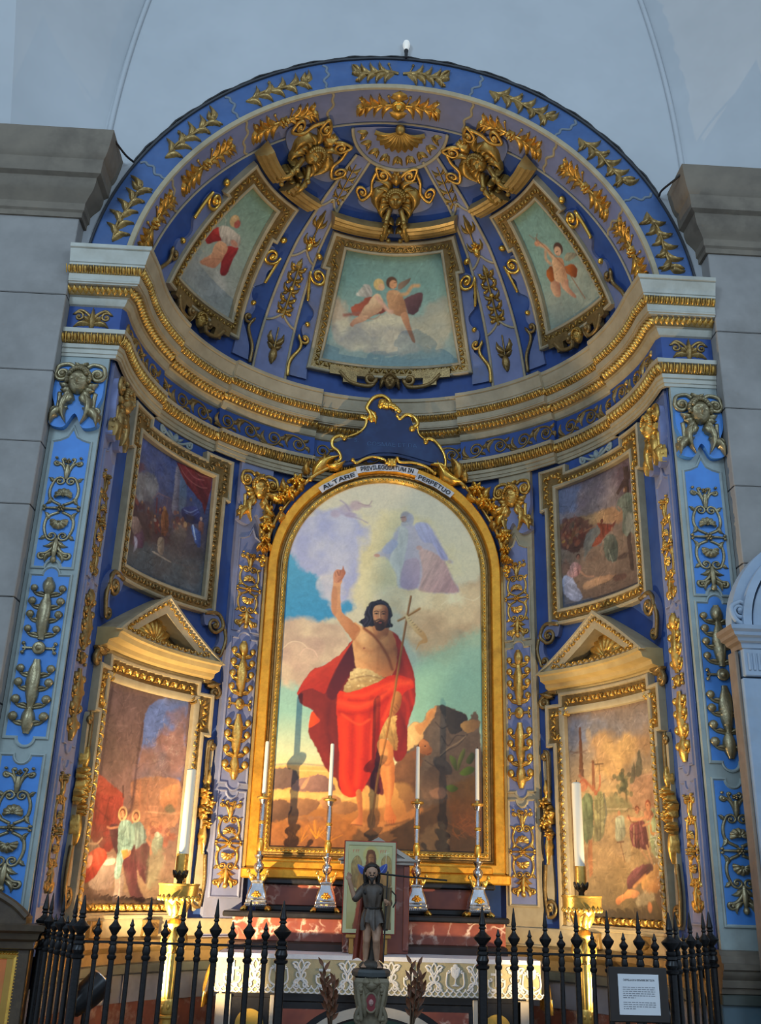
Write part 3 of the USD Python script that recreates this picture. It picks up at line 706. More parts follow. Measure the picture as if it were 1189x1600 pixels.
UI = ccw([(-.485, 3.83), (.485, 3.83), (.485, 4.93), (-.485, 4.93)])
LO = ccw([(-.60, 1.345), (.60, 1.345), (.60, 2.70), (.67, 2.70), (.67, 3.03), (.53, 3.03), (.53, 3.12), (-.53, 3.12), (-.53, 3.03), (-.67, 3.03), (-.67, 2.70), (-.60, 2.70)])
LI = ccw([(-.49, 1.38), (.49, 1.38), (.49, 2.955), (-.49, 2.955)])
SIDES = {-1: {}, 1: {}}
PH = 60.6
for s in (-1, 1):
    fn = on_wall(s*PH+(.0 if s < 0 else .3)); S = SIDES[s]; S['fn'] = fn
    ed = cream
    t = thing('fresco', {-1: 'fresco of a crowd before a red curtain in a brown carved frame, above the pediment', 1: 'fresco of a man raised on a cross in a carved frame, above the pediment'}[s], 'fresco')
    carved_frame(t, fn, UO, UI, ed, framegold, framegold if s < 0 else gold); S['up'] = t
    t = thing('fresco', {-1: 'tall fresco of two haloed saints by a red bed canopy, below the pediment', 1: 'tall fresco of crucified men above a kneeling figure, below the pediment'}[s], 'fresco')
    carved_frame(t, fn, LO, LI, cream, framegold, gold, fil=.05); S['lo'] = t
    # pediment
    t = thing('pediment', {-1: 'open triangular stucco pediment with gilt shell, over the two haloed saints', 1: 'open triangular stucco pediment with gilt shell, over the crucified men'}[s], 'pediment')
    fp = on_wall(s*61.6)
    W, za, zb, zt = .66, 3.275, 3.20, 3.675
    tri = Polygon([(-W, za), (W, za), (0, zt)]); inn = Polygon([(-W*.60, za+.045), (W*.60, za+.045), (0, zt-.125)])
    dense(MB().extrude(tri.difference(inn), .0, .17), maxe=.07).build('raking_cornice', cream, t, False, fp)
    dense(MB().extrude(inn.buffer(.01), .0, .02), maxe=.07).build('tympanum', mat('dark_bronze_gilding', (.16, .105, .04), (.10, .065, .03), .5, .5, scale=14, bump=.2), t, False, fp)
    moulding(ccw(np.array(tri.exterior.coords)[:-1]), [(-.018, .15), (-.02, .19), (.005, .195), (.012, .18), (.02, .172)], seg=.07).build('raking_moulding', cream, t, 40, fp)
    mid = ccw(np.array(tri.buffer(-.036, join_style=2).exterior.coords)[:-1]); carve_band(mid, 'egg_carving', gold, t, fp, .036, .032, .172)
    bz = MB()
    prof = [(.0, 3.12), (.035, 3.125), (.045, 3.15), (.09, 3.165), (.10, 3.195), (.165, 3.21), (.175, 3.245), (.195, 3.255), (.195, 3.28), (.0, 3.285)]
    us = np.linspace(-W, W, 24)
    bz.grid(np.array([[(u, z, w) for w, z in prof] for u in us]))
    for u, fl in ((-W, 0), (W, 1)): bz.extrude(Polygon([(w, z) for w, z in prof]), 0, .004) if False else None
    for u in (-W, W):
        P = Polygon([(w, z) for w, z in prof]); m = trimesh.creation.extrude_polygon(P, .006, engine='earcut'); V = m.vertices; bz.add(np.c_[u-.003+V[:, 2], V[:, 1], V[:, 0]], m.faces)
    bz.build('base_cornice', mat('warm_ochre_stucco', (.50, .37, .16), (.42, .30, .12), .5, scale=8, bump=.12, grime=(.26, .17, .07), gamt=.5), t, 35, fp)
    MB().shell((0, za+.05, .03), .22, .07, 0, 180, 9).build('scallop_shell', gold, t, True, fp)
    MB().scroll([(-.2, za+.05), (-.3, za+.07), (-.33, za+.06)], (-.30, za+.075), 1., ra=.012, w=.03).scroll([(.2, za+.05), (.3, za+.07), (.33, za+.06)], (.30, za+.075), 1., ra=.012, w=.03, cw=-1).build('shell_scroll', gold, t, True, fp)
    # strapwork: volutes under the upper frame and under the cornice ends, flower drops beside the lower frame
    boardm = mat('blue_grey_strapwork', (.15, .19, .36), (.11, .145, .29), .55, scale=7, bump=.1, grime=(.19, .15, .10), gamt=.6)
    for e in (-1, 1):
        t = thing('strapwork_scroll', 'blue-grey S-scroll with gilt volutes under the %s end of the %s fresco' % (('outer' if e == s else 'inner'), ('red-curtain' if s < 0 else 'raised-cross')), 'scroll ornament')
        o = spline([(e*.50, 3.72), (e*.62, 3.74), (e*.735, 3.60), (e*.71, 3.44), (e*.665, 3.36), (e*.62, 3.40), (e*.665, 3.47), (e*.665, 3.56), (e*.60, 3.62), (e*.52, 3.60)], 5)
        dense(MB().extrude(o, .0, .05)).build('scroll_board', boardm, t, False, fn)
        MB().scroll([(e*.50, 3.70), (e*.64, 3.715), (e*.70, 3.62), (e*.64, 3.555)], (e*.615, 3.615), 1.3, ra=.02, rb=.013, cw=e, w=.05).build('volute', framegold, t, True, fn)
        MB().scroll([(e*.715, 3.60), (e*.735, 3.50), (e*.70, 3.37)], (e*.665, 3.40), 1.2, ra=.017, rb=.012, cw=e, w=.05).build('volute', framegold, t, True, fn)
        t = thing('strapwork_bracket', 'small gilt scroll bracket under the %s end of the pediment over %s' % (('outer' if e == s else 'inner'), ('the haloed saints' if s < 0 else 'the crucified men')), 'scroll ornament')
        MB().scroll([(e*.56, 3.15), (e*.68, 3.13), (e*.735, 3.07)], (e*.69, 3.06), 1.4, ra=.024, rb=.014, cw=e, w=.03).build('volute', framegold, t, True, fn)
        MB().leaf((e*.60, 3.10), (e*.74, 3.14), .03, .04, w0=.03).build('bracket_leaf', framegold, t, True, fn)
        # drop
        x = e*.695
        t = thing('flower_drop', 'gilt flower cluster on a hanging strap at the %s edge of the %s fresco' % (('outer' if e == s else 'inner'), ('haloed-saints' if s < 0 else 'crucifixion')), 'flower drop')
        dense(MB().extrude(spline([(x-.03, 2.62), (x, 2.68), (x+.03, 2.62), (x+.02, 2.3), (x+.022, 1.9), (x+.04, 1.62), (x+.02, 1.45), (x-e*.03, 1.40), (x-.035, 1.62), (x-.022, 1.9), (x-.02, 2.3)], 5), 0, .035)).build('strap', cream, t, False, fn)
        MB().scroll([(x-.02*e, 2.3), (x-.02*e, 2.6), (x+.01*e, 2.67)], (x+.012*e, 2.63), 1.2, ra=.016, rb=.012, cw=-e, w=.04).build('volute', framegold, t, True, fn)
        MB().scroll([(x+.03*e, 1.8), (x+.045*e, 1.6), (x+.02*e, 1.42)], (x-.0*e, 1.49), 1.2, ra=.016, rb=.012, cw=e, w=.04).build('volute', framegold, t, True, fn)
        b = MB()
        for q in range(9):
            a = q*2.4; rr = .045*math.sqrt(q/9.); b.leaf((x, 2.15), (x+2.0*rr*math.cos(a), 2.15+2.6*rr*math.sin(a)), .03, .04, lobes=2, n=8, m=5, w0=.04)
        b.build('flower_leaves', gold, t, True, fn)
        for q, (dx, dz, r) in enumerate(((-.02, .10, .042), (.022, .03, .046), (-.022, -.05, .042), (.015, -.13, .034))): MB().rosette((x+dx, 2.16+dz, .05), r*1.25, .05, 5).build('flower', gold, t, True, fn)
        MB().leaf((x, 2.02), (x, 1.80), .03, .035, w0=.04).build('drop_leaf', gold, t, True, fn); MB().leaf((x, 2.30), (x, 2.44), .028, .03, w0=.04).build('drop_leaf', gold, t, True, fn)
    # small scrolled panel in the notch above the upper frame
    t = thing('crest_scroll', 'blue crest panel with gilt curls above the frame of the fresco of %s' % ('the red curtain' if s < 0 else 'the raised cross'), 'scroll ornament')
    dense(MB().extrude(sbox(-.33, 5.065, .33, 5.155), 0, .012)).build('panel', blue, t, False, fn)
    for e in (-1, 1): MB().scroll([(e*.02, 5.07), (e*.09, 5.09), (e*.19, 5.14), (e*.20, 5.11)], (e*.165, 5.11), 1.3, ra=.014, rb=.009, cw=e, w=.02).leaf((e*.03, 5.09), (e*.10, 5.14), .015, .02, w0=.015).build('curl', pale, t, True, fn)
    MB().leaf((0, 5.06), (0, 5.15), .035, .035, w0=.01).build('crest_leaf', pale, t, True, fn)

# upper field of the niche wall behind the altarpiece: dado ledge and marble base of the niche
ledge = tag(UsdGeom.Xform.Define(stage, path_for('trim_5', None)).GetPrim(), kind='structure')
def sweep_niche(prof, name, m, lo=-92, hi=92, smooth=35, n=120):
    d = np.radians(np.linspace(lo, hi, n)); prof = np.asarray(prof, float)
    g = ring(d[:, None], R-prof[None, :, 0], prof[None, :, 1]); MB().grid(g).build(name, m, ledge, smooth)
sweep_niche([(.0, 1.345), (.06, 1.34), (.07, 1.31), (.06, 1.235), (.05, 1.22)], 'ledge_fascia', cream)
sweep_niche([(.05, 1.222), (.10, 1.20), (.11, 1.16), (.06, 1.12), (.05, 1.05)], 'ledge_moulding', mat('ochre_moulding', (.30, .20, .08), (.2, .13, .05), .5, scale=8, bump=.2))
greenst = mat('green_grey_marble', (.085, .10, .085), (.06, .07, .06), .35, scale=9, grime=(.13, .13, .10), gscale=6)
greymarble = mat('blue_grey_marble', (.22, .24, .28), (.16, .18, .22), .3, scale=5, grime=(.10, .11, .13), gscale=3)
redmarble = mat('red_brown_marble', (.20, .075, .05), (.12, .045, .035), .3, scale=9, grime=(.42, .34, .28), gscale=9, gamt=.7)
sweep_niche([(.05, 1.052), (.085, 1.045), (.085, .99), (.04, .975)], 'ledge_band', greenst)
sweep_niche([(.03, .978), (.03, .80)], 'dado_band', greymarble)
sweep_niche([(.025, .802), (.025, .15)], 'dado_panel', redmarble)
for e in np.linspace(-86, 86, 13):
    if abs(e) < 30: continue
    dense(MB().extrude(sbox(-.045, .80, .045, .975), .03, .042)).build('dado_block', greymarble, ledge, False, on_wall(e))
for s in (-1, 1):   # gilt consoles on the ledge under the frescoes
    for k in (-.30, .30):
        q = MB().rbox((k-.07, 1.225, .05), (k+.07, 1.335, .10)); q.leaf((k-.05, 1.28), (k+.05, 1.28), .035, .03, w0=.10); q.build('gilt_console', framegold, ledge, 40, on_wall(s*62))

# ------------------------------------------------------------------ semi-dome: framed paintings, ribs, cherubs, scallop medallion
CO = ccw([(-.845, .475), (.845, .475), (.665, 1.47), (.72, 1.47), (.60, 1.83), (-.60, 1.83), (-.72, 1.47), (-.665, 1.47)])
CI = ccw([(-.70, .60), (.70, .60), (.475, 1.70), (-.475, 1.70)])
SO = ccw([(-.50, .50), (.50, .50), (.345, 1.50), (.395, 1.50), (.335, 1.875), (-.335, 1.875), (-.395, 1.50), (-.345, 1.50)])
SI = ccw([(-.365, .64), (.365, .64), (.185, 1.74), (-.185, 1.74)])
domegold = mat('dome_gilding', (.50, .32, .085), (.32, .20, .05), .33, .72, scale=15, bump=.25, bscale=60, grime=(.12, .075, .03), gscale=8, gamt=.65, rough2=.5)
DOME = {}
NAMES = {0: 'painting of two cherubs on a cloud, middle of the dome', -1: 'dome painting of a cherub in red drapery on a grey sky', 1: 'dome painting of a dark-haired cherub holding a long forked staff'}
for key in (0, -1, 1):
    fn = on_dome(key*60.); O, I = (CO, CI) if key == 0 else (SO, SI)
    t = thing('dome_painting', NAMES[key], 'ceiling painting'); DOME[key] = (t, fn)
    carved_frame(t, fn, O, I, cream, framegold, domegold, h=.05)
    # cornice bar over the frame, broken in the middle
    W = O[:, 0].max()*(.80 if key == 0 else .90); zt = 1.86 if key == 0 else 1.905
    prof = [(.02, 0), (.06, .0), (.075, .02), (.10, .03), (.11, .055), (.14, .07), (.145, .10), (.16, .115), (.16, .145), (.02, .155)]
    for e in (-1, 1):
        us = np.linspace(.075 if key == 0 else .06, W*.93, 8)*e
        b = MB().grid(np.array([[(u, zt+z, w) for w, z in prof] for u in us]), e < 0)
        P = Polygon([(w, z) for w, z in prof])
        for u in us[[0, -1]]:
            m = trimesh.creation.extrude_polygon(P, .004, engine='earcut'); V = m.vertices; b.add(np.c_[u-.002+V[:, 2], zt+V[:, 1], V[:, 0]], m.faces)
        b.build('frame_cornice', mat('gilt_cornice', (.48, .33, .12), (.36, .24, .08), .4, .4, scale=10, bump=.15, grime=(.18, .11, .05), gamt=.5), t, 35, fn)
    # foot: dark volutes and a mask
    for e in (-1, 1):
        k = 1 if key == 0 else .62
        MB().scroll([(e*.52*k, .50), (e*.40*k, .40), (e*.20*k, .38), (e*.14*k, .46)], (e*.20*k, .455), 1.3, ra=.026, rb=.017, cw=-e, w=.06, lift=.02).build('foot_volute', darkgold, t, True, fn)
        b = MB(); P = [(e*.62*k, .55), (e*.62*k, .46), (e*.48*k, .46), (e*.48*k, .39), (e*.34*k, .39), (e*.34*k, .47), (e*.22*k, .47), (e*.22*k, .55)]
        dense(b.extrude(Polygon(P), .02, .075)).build('foot_board', framegold, t, False, fn)
    MB().face((0, .43), .16 if key == 0 else .15, w=.08).build('mask', darkgold if key == 0 else domegold, t, True, fn)
    q = MB().leaf((-.05, .50), (-.10, .36), .03, .03, w0=.06).leaf((.05, .50), (.10, .36), .03, .03, w0=.06); q.build('mask_leaf', darkgold, t, True, fn)
    # strapwork down both sides of the frame
    for e in (-1, 1):
        def edge(v): return np.interp(v, [.47, 1.47, 1.83], [O[:, 0].max()*.99 if key else .845, (.345 if key else .665), (.335 if key else .60)])
        def strap_poly(): 
            L, Rr = [], []
            for v, w in ((.36, .19), (.50, .16), (.62, .10), (.70, .05), (.80, .12), (.88, .13), (.95, .06), (1.04, .05), (1.12, .13), (1.22, .12), (1.30, .16), (1.40, .15), (1.46, .07)):
                L.append((e*edge(v), v)); Rr.append((e*(edge(v)+w*(.95 if key else 1.0)), v))
            return Polygon(np.vstack([crom(L, 4), crom(Rr, 4)[::-1]])).buffer(0)
        dense(MB().extrude(strap_poly(), .0, .028)).build('strapwork', boardm, t, False, fn)
        MB().scroll([(e*(edge(1.1)+.13), 1.12), (e*(edge(1.25)+.15), 1.27), (e*(edge(1.36)+.16), 1.40)], (e*(edge(1.36)+.075), 1.375), 1.5, ra=.016, rb=.016, cw=-e*-1, w=.035, lift=.02).build('volute', brightgold, t, True, fn)
        MB().scroll([(e*(edge(.36)+.20), .34), (e*(edge(.45)+.18), .50), (e*(edge(.6)+.10), .66), (e*(edge(.66)+.13), .77)], (e*(edge(.66)+.07), .755), 1.0, ra=.018, rb=.015, cw=e, w=.035).build('volute', framegold if key else gold, t, True, fn)
        MB().ball((e*(edge(1.55)+.10), 1.56, .03), .035, .03).ball((e*(edge(.9)+.09), .90, .035), .028).build('gilt_boss', brightgold, t, True, fn)
        MB().rim((e*(edge(.4)+.09), .44, .03), .045, .016).build('dark_ring', darkgold, t, True, fn)
# ribs between the paintings
RIB = {}
for s in (-1, 1):
    t = thing('dome_rib', 'lavender dome rib with pearl and leaf reliefs, between the cloud cherubs and the %s' % ('red-draped cherub' if s < 0 else 'staff-bearing cherub'), 'dome rib')
    el = np.linspace(7, 71.5, 40); c0 = np.interp(el, [7, 45, 58, 71.5], [34.4, 33.6, 32.0, 27.5]); hw = np.interp(el, [7, 45, 58, 71.5], [4.9, 4.6, 4.4, 6.2])
    k = np.linspace(-1, 1, 7); g = np.stack([s*(c0[:, None]+hw[:, None]*k), np.repeat(el[:, None], 7, 1), .012+0*k[None]+0*el[:, None]], -1)
    b = MB().grid(on_dome_ang(g.reshape(-1, 3)).reshape(g.shape), s > 0); b.build('rib_field', lav, t, True)
    for e in (-1, 1):
        P = np.stack([s*(c0+e*hw), el, .014+0*el], -1); MB().tube(on_dome_ang(P), .015, 6).build('rib_fillet', cream, t, True)
    def rib_fn(e0):
        i = np.interp(e0, el, c0)
        return on_dome(s*i, e0)
    for e0 in (23.5, 41.5, 56.5):
        hwm = np.interp(e0, el, hw)*.0363*math.cos(math.radians(e0)); x = np.linspace(-hwm, hwm, 21); q = x/hwm
        v = .035*np.cos(pi*q)+.03*np.exp(-(q/.22)**2)
        MB().tube(np.c_[x, v, .016+0*x], .012, 6).build('ogee_fillet', cream, t, True, rib_fn(e0))
    f = rib_fn(15.5)
    MB().tube([(0, .22, .02), (0, -.12, .02)], .008, 5).leaf((0, .05), (-.07, .17), .03, .03, w0=.015, bend=.2).leaf((0, .05), (.07, .17), .03, .03, w0=.015, bend=-.2).leaf((0, .0), (-.08, .05), .025, .03, w0=.015).leaf((0, .0), (.08, .05), .025, .03, w0=.015).build('leaf_spray', archgold, t, True, f)
    MB().ball((0, -.06, .03), .042, .035, .075).leaf((0, -.15), (0, .02), .03, .03, w0=.03).build('pendant_bud', archgold, t, True, f)
    f = rib_fn(32.5)
    b = MB().tube([(0, -.29, .02), (0, .29, .02)], .011, 6); b.leaf((0, -.30), (0, -.16), .03, .03).leaf((0, .17), (0, .31), .035, .035)
    for v in (-.22, -.13, -.03, .08, .18):
        for e in (-1, 1): b.leaf((0, v), (e*.085, v+.06), .022, .026, bend=-.2*e, w0=.012); b.leaf((e*.02, v-.01), (e*.075, v-.045), .018, .02, w0=.012)
    b.build('leaf_candelabrum', domegold, t, True, f)
    for v in (-.245, -.10, .0, .045, .125, .22):
        for e in ((-1, 1) if v not in (.0,) else (0,)): MB().ball((e*.062, v, .028), .017 if e else .026).build('pearl', brightgold, t, True, f)
    f = rib_fn(49.2)
    b = MB().tube([(0, -.22, .02), (0, .20, .02)], .008, 5).leaf((0, .0), (0, .20), .03, .035, w0=.02); 
    for e in (-1, 1): b.leaf((0, -.16), (e*.07, -.06), .022, .03, bend=-.25*e, w0=.012); b.leaf((0, .02), (e*.06, .12), .02, .026, bend=-.2*e, w0=.012)
    b.build('leaf_stalk', domegold, t, True, f)
    MB().ball((0, -.17, .028), .035, .03, .05).rosette((0, -.11, .02), .045, .03, 5).build('stalk_bud', brightgold, t, True, f)
    f = rib_fn(63.5)
    b = MB().tube([(0, -.2, .018), (0, .2, .018)], .006, 5)
    for v in (-.16, -.07, .03, .12):
        for e in (-1, 1): b.leaf((0, v), (e*.06, v+.07), .017, .022, bend=-.2*e, w0=.012); b.ball((e*.05, v+.0, .022), .013, k=6, m=5)
    b.leaf((-.05, -.24), (0, -.17), .02, .02).leaf((.05, -.24), (0, -.17), .02, .02)
    b.build('leaf_sprig', domegold, t, True, f)
# cherubs with strapwork above each painting
for key, lab in ((0, 'gilt cherub head with wings and fruit festoons over the middle dome painting'), (-1, 'gilt winged cherub head with scrolls over the red-draped cherub painting'), (1, 'gilt winged cherub head with scrolls over the painting of the cherub with staff')):
    t = thing('cherub_relief', lab, 'cherub relief')
    f = on_dome(key*60 if key == 0 else key*59, 62.5 if key == 0 else 65.0); k = 1. if key == 0 else .95
    dense(MB().extrude(spline([(-.36, -.10), (-.20, -.16), (.20, -.16), (.36, -.10), (.30, .03), (.20, .12), (.17, .24), (.06, .26), (-.06, .26), (-.17, .24), (-.20, .12), (-.30, .03)], 5), .0, .016)).build('strap_board', boardm, t, False, f)
    MB().face((0, .0), .21*k, w=.05).build('cherub_head', domegold, t, True, f)
    for e in (-1, 1):
        b = MB()
        for q in range(6): b.leaf((e*.06, .02-.02*q), (e*(.20-.018*q), .15-.075*q), .035, .03, bend=.35*e, w0=.03+.003*q, lobes=1)
        b.leaf((e*.08, .10), (e*.14, -.17), .05, .045, bend=.3*e, w0=.03, lobes=5)
        b.build('wing', domegold, t, True, f)
        MB().scroll([(e*.04, .20), (e*.10, .26), (e*.19, .27), (e*.17, .18)], (e*.125, .215), 1.3, ra=.018, rb=.013, cw=e, w=.025, lift=.02).build('volute', gold, t, True, f)
        MB().scroll([(e*.18, .25), (e*.23, .13), (e*.24, .02), (e*.33, -.07), (e*.38, .0)], (e*.325, .01), 1.2, ra=.017, rb=.013, cw=-e, w=.025, lift=.02).build('volute', gold, t, True, f)
        # fruit festoon falling over the cornice
        b = MB().tube(crom([(e*.05, -.10, .06), (e*.09, -.20, .14), (e*.10, -.30, .16), (e*.13, -.40, .10)], 5), .026, 7)
        for q in range(8): b.leaf((e*.07, -.14-.03*q), (e*(.07+.07*math.sin(q*2.1)), -.19-.03*q), .028, .03, w0=.10 if q < 5 else .08, n=7, m=5, lobes=2)
        b.build('festoon', domegold, t, True, f)
        for q in range(5): MB().ball((e*(.09+.035*math.sin(q*2.6)), -.20-.05*q, .17-.012*q), .026).build('fruit', domegold, t, True, f)
    MB().leaf((0, .12), (0, .26), .05, .05, w0=.03).rosette((0, .22, .03), .05, .03).build('crest_leaf', gold, t, True, f)
# scallop medallion at the crown
def on_crown(V):
    x = .03+V[:, 0]; y = .415+V[:, 1]; r = R-V[:, 2]
    return np.stack([x, y, ZC+np.sqrt(np.maximum(r*r-x*x-(y-DY)**2, .01))], -1)
t = thing('crown_medallion', 'half-round medallion with gilt scallop shell at the crown of the dome', 'medallion')
a = np.linspace(pi, 2*pi, 40)*-1; rr = np.linspace(.0, .42, 10)
g = np.stack([rr[None]*np.cos(a)[:, None], rr[None]*-np.sin(a)[:, None]*-1, .012+0*a[:, None]*rr[None]], -1); g[..., 1] = np.abs(g[..., 1])
MB().grid(on_crown(g.reshape(-1, 3)).reshape(g.shape)).build('medallion_field', lav, t, True)
MB().tube(np.c_[.42*np.cos(a), np.abs(.42*np.sin(a)), .018+0*a], .015, 6).build('medallion_rim', cream, t, True, on_crown)
MB().shell((0, .0, .02), .235, .07, 5, 175, 11).build('scallop_shell', domegold, t, True, on_crown)
for q in range(9):
    an = math.radians(12+q*19.5); b = MB(); c, s_ = math.cos(an), math.sin(an)
    b.leaf((.29*c, .29*s_), (.38*math.cos(an+.12), .38*math.sin(an+.12)), .022, .025, w0=.014, lobes=2, n=8, m=5).leaf((.30*c, .30*s_), (.375*math.cos(an-.13), .375*math.sin(an-.13)), .022, .025, w0=.014, lobes=2, n=8, m=5).ball((.335*c, .335*s_, .025), .018)
    b.build('leaf_sprig', domegold, t, True, on_crown)

# ------------------------------------------------------------------ altarpiece frame
AX, AZ, AY = .065, 4.205, 1.84       # arch centre and plane of the canvas
def arch_path(hw, zb, n=40, grow=0.):
    a = np.linspace(0, pi, n); return np.array([(-hw, zb), (hw, zb)]+[(hw*math.cos(t), AZ+(hw+grow)*math.sin(t)) for t in a][0:]) if True else None
def frame_arch(prof, zb_in, hw_in, name, m, parent, smooth=35):
    """prof (outward offset, height above the canvas plane) round an arched opening"""
    P = clean(arch_path(hw_in, zb_in, 48)); P = P+[AX, 0]
    prof = [(-d, h) for d, h in prof]
    return moulding(P, prof, seg=.12).build(name, m, parent, smooth, flat_at(0, AY, 0))
alt = thing('altarpiece', 'arched altarpiece of a red-cloaked bearded man raising one arm, in burnished gilt frame', 'painting')
orange = mat('burnished_orange_gilding', (.88, .43, .045), (.72, .31, .028), .30, .62, scale=12, bump=.12, bscale=40, grime=(.36, .16, .02), gscale=5, gamt=.6, rough2=.42)
HW, ZB = .862, 1.875
fr = frame_arch([(-.004, -.01), (-.002, .02), (.012, .032), (.036, .034), (.040, .026)], ZB, HW, 'carved_slip', gold, alt)
frame_arch([(.040, .026), (.045, .016), (.056, .014), (.062, .03), (.070, .036), (.078, .03)], ZB, HW, 'reeded_moulding', darkgold, alt)
frame_arch([(.078, .03), (.084, .055), (.09, .062), (.155, .070), (.163, .064), (.166, -.10)], ZB, HW, 'flat_moulding', orange, alt)
q = MB()
for i, (p, a) in enumerate(along(clean(arch_path(HW+.022, ZB-.022, 60)), .034)):
    d = np.array([math.cos(a), math.sin(a)]); c = p+[AX, 0]
    q.leaf(c-d*.016, c+d*.014, .014, .016, w0=.03, n=5, m=5, lobes=1); q.ball((*(c+d*.017), .034), .006, k=5, m=4)
q.build('slip_carving', brightgold, fr, True, flat_at(0, AY, 0), kind='stuff')
b = MB().rbox((AX-1.06, AY-.11, 1.64), (AX+1.06, AY+.05, 1.715), .01); b.rbox((AX-.92, AY-.09, 1.715), (AX+.92, AY+.04, 1.77), .008); b.build('frame_sill', orange, alt, False)
# pilaster-like gilt side strips behind the frame
for s in (-1, 1): MB().rbox((AX+s*1.03, AY-.03, 1.72), (AX+s*1.06, AY+.04, 4.30), .006).build('side_strip', mat('dull_gilding', (.42, .27, .08), (.30, .19, .05), .4, .5, scale=9, bump=.15), alt, False)

# floral garlands climbing both shoulders of the frame
def ganim(s): return lambda V: np.stack([AX+V[:, 0], AY-.04-V[:, 2], AZ+V[:, 1]], -1)
for s in (-1, 1):
    t = thing('floral_garland', 'gilt garland of roses and leaves on the altarpiece shoulder facing the %s' % ('red-curtain fresco' if s < 0 else 'raised-cross fresco'), 'garland'); f = ganim(s)
    def at(ang, r): return np.array([s*r*math.sin(math.radians(ang)), r*math.cos(math.radians(ang))])
    MB().tube(np.c_[np.array([at(a, 1.115-.0006*a) for a in np.linspace(26, 84, 24)]), .02+.03*np.sin(np.linspace(0, 9, 24))], .018, 6).build('stem', gold, t, True, f)
    for k, (a0, r0, a1, r1, w) in enumerate(((38, 1.10, 23, 1.15, .05), (36, 1.12, 28, 1.235, .045), (40, 1.13, 36, 1.23, .035), (30, 1.12, 21, 1.085, .03), (52, 1.13, 49, 1.25, .04), (58, 1.12, 59, 1.245, .045), (66, 1.10, 62, 1.22, .04), (68, 1.10, 70, 1.20, .04), (76, 1.09, 73, 1.17, .03), (44, 1.08, 50, 1.05, .03), (62, 1.07, 67, 1.04, .03), (80, 1.08, 84, 1.14, .028), (79, 1.08, 83, 1.03, .025))):
        MB().leaf(at(a0, r0), at(a1, r1), w, .045, bend=.15*(-1)**k, lobes=3, w0=.05, tip=.02).build('acanthus_leaf', brightgold if k % 3 == 0 else gold, t, True, f)
    for a, r, R_ in ((45.5, 1.14, .075), (52, 1.11, .08), (56.5, 1.135, .06), (71.5, 1.115, .072), (78, 1.09, .05), (83, 1.075, .036)):
        p = at(a, r); MB().rosette((*p, .07), R_, .06, 6).rosette((*p, .095), R_*.6, .045, 5).build('rose', brightgold, t, True, f)
    for a, r in ((48.5, 1.19), (40.5, 1.075), (63, 1.16), (86.5, 1.075), (88, 1.06), (88.5, 1.09), (90.5, 1.075), (61, 1.08), (54, 1.20)): MB().ball((*at(a, r), .06), .022).build('bud', brightgold, t, True, f)

# ribbon with the dedication
ribm = mat('white_ribbon', (.62, .60, .60), (.52, .50, .52), .5, scale=9); inkm = mat('black_ink', (.015, .014, .02), (.01, .01, .012), .5)
def arc_map(r0, th0, lift): 
    def f(V):
        a = th0+V[:, 0]/r0; r = r0+V[:, 1]
        return np.stack([AX+r*np.sin(a), AY-.075-lift-V[:, 2], AZ+r*np.cos(a)], -1)
    return f
t = thing('ribbon_scroll', 'white ribbon with black dedication along the top of the altarpiece arch', 'ribbon')
for txt, x0, x1, r0, h in (('ALTARE', -.585, -.265, .915, .062), ('PRIVILEGGIATUM IN', -.275, .265, .945, .066), ('PERPETUO', .25, .575, .915, .062)):
    a0, a1 = math.asin(x0/r0), math.asin(x1/r0); L = (a1-a0)*r0; lift = .012 if 'PRI' in txt else .0
    us = np.linspace(0, L, 24); rows = np.array([0, h]); wv = .006*np.sin(us*40)
    g = np.stack([np.repeat(us[:, None], 2, 1), np.repeat(rows[None], 24, 0), np.repeat(wv[:, None], 2, 1)], -1); f = arc_map(r0, a0, lift)
    b = MB().grid(f(g.reshape(-1, 3)).reshape(g.shape)); g2 = g.copy(); g2[..., 2] -= .004; b.grid(f(g2.reshape(-1, 3)).reshape(g.shape), True); sg = b.build('ribbon_segment', ribm, t, False)
    tm = meshkit.text_mesh(txt, h*.60, .002, True); V = np.array(tm.vertices); wid = np.ptp(V[:, 0]); V[:, 0] = (V[:, 0]-V[:, 0].min())*(L*.86/wid)+L*.07; V[:, 1] += h*.2; V[:, 2] += .004+.006*np.sin(V[:, 0]*40)
    MB().add(V, tm.faces).build('lettering', inkm, sg, False, f)

# blue cartouche with gilt scrolls
t = thing('cartouche', 'dark blue inscribed cartouche edged with gilt scrolls, above the altarpiece arch', 'cartouche')
fc = flat_at(0, 1.74, 0)
body = spline([(-.393, 5.185), (-.435, 5.36), (-.383, 5.427), (-.259, 5.465), (-.165, 5.555), (-.142, 5.712), (-.104, 5.856), (-.006, 5.902), (.082, 5.803), (.155, 5.71), (.253, 5.71), (.30, 5.60), (.40, 5.49), (.51, 5.444), (.575, 5.30), (.567, 5.21), (.44, 5.22), (.233, 5.275), (.094, 5.295), (-.072, 5.28), (-.2, 5.22)], 6)
carm = mat('dark_blue_enamel', (.012, .030, .115), (.008, .02, .075), .32, scale=5, grime=(.02, .06, .17), gscale=4, gamt=.6)
MB().extrude(body, -.05, 0).build('board', carm, t, False, fc)
MB().extrude(body.buffer(-.03), .0, .012).build('raised_field', carm, t, False, fc)
cg = brightgold
def gt(P, r0, r1, name='gilt_scroll', w=.01): 
    C = crom(P, 7); k = np.linspace(0, 1, len(C)); MB().tube(np.c_[C, w+0*k], r0*(1-k)+r1*k, 7).ball((*C[-1], w+.004), max(r1, .012)*1.5).ball((*C[0], w+.004), max(r0, .010)*1.3).build(name, cg, t, True, fc)
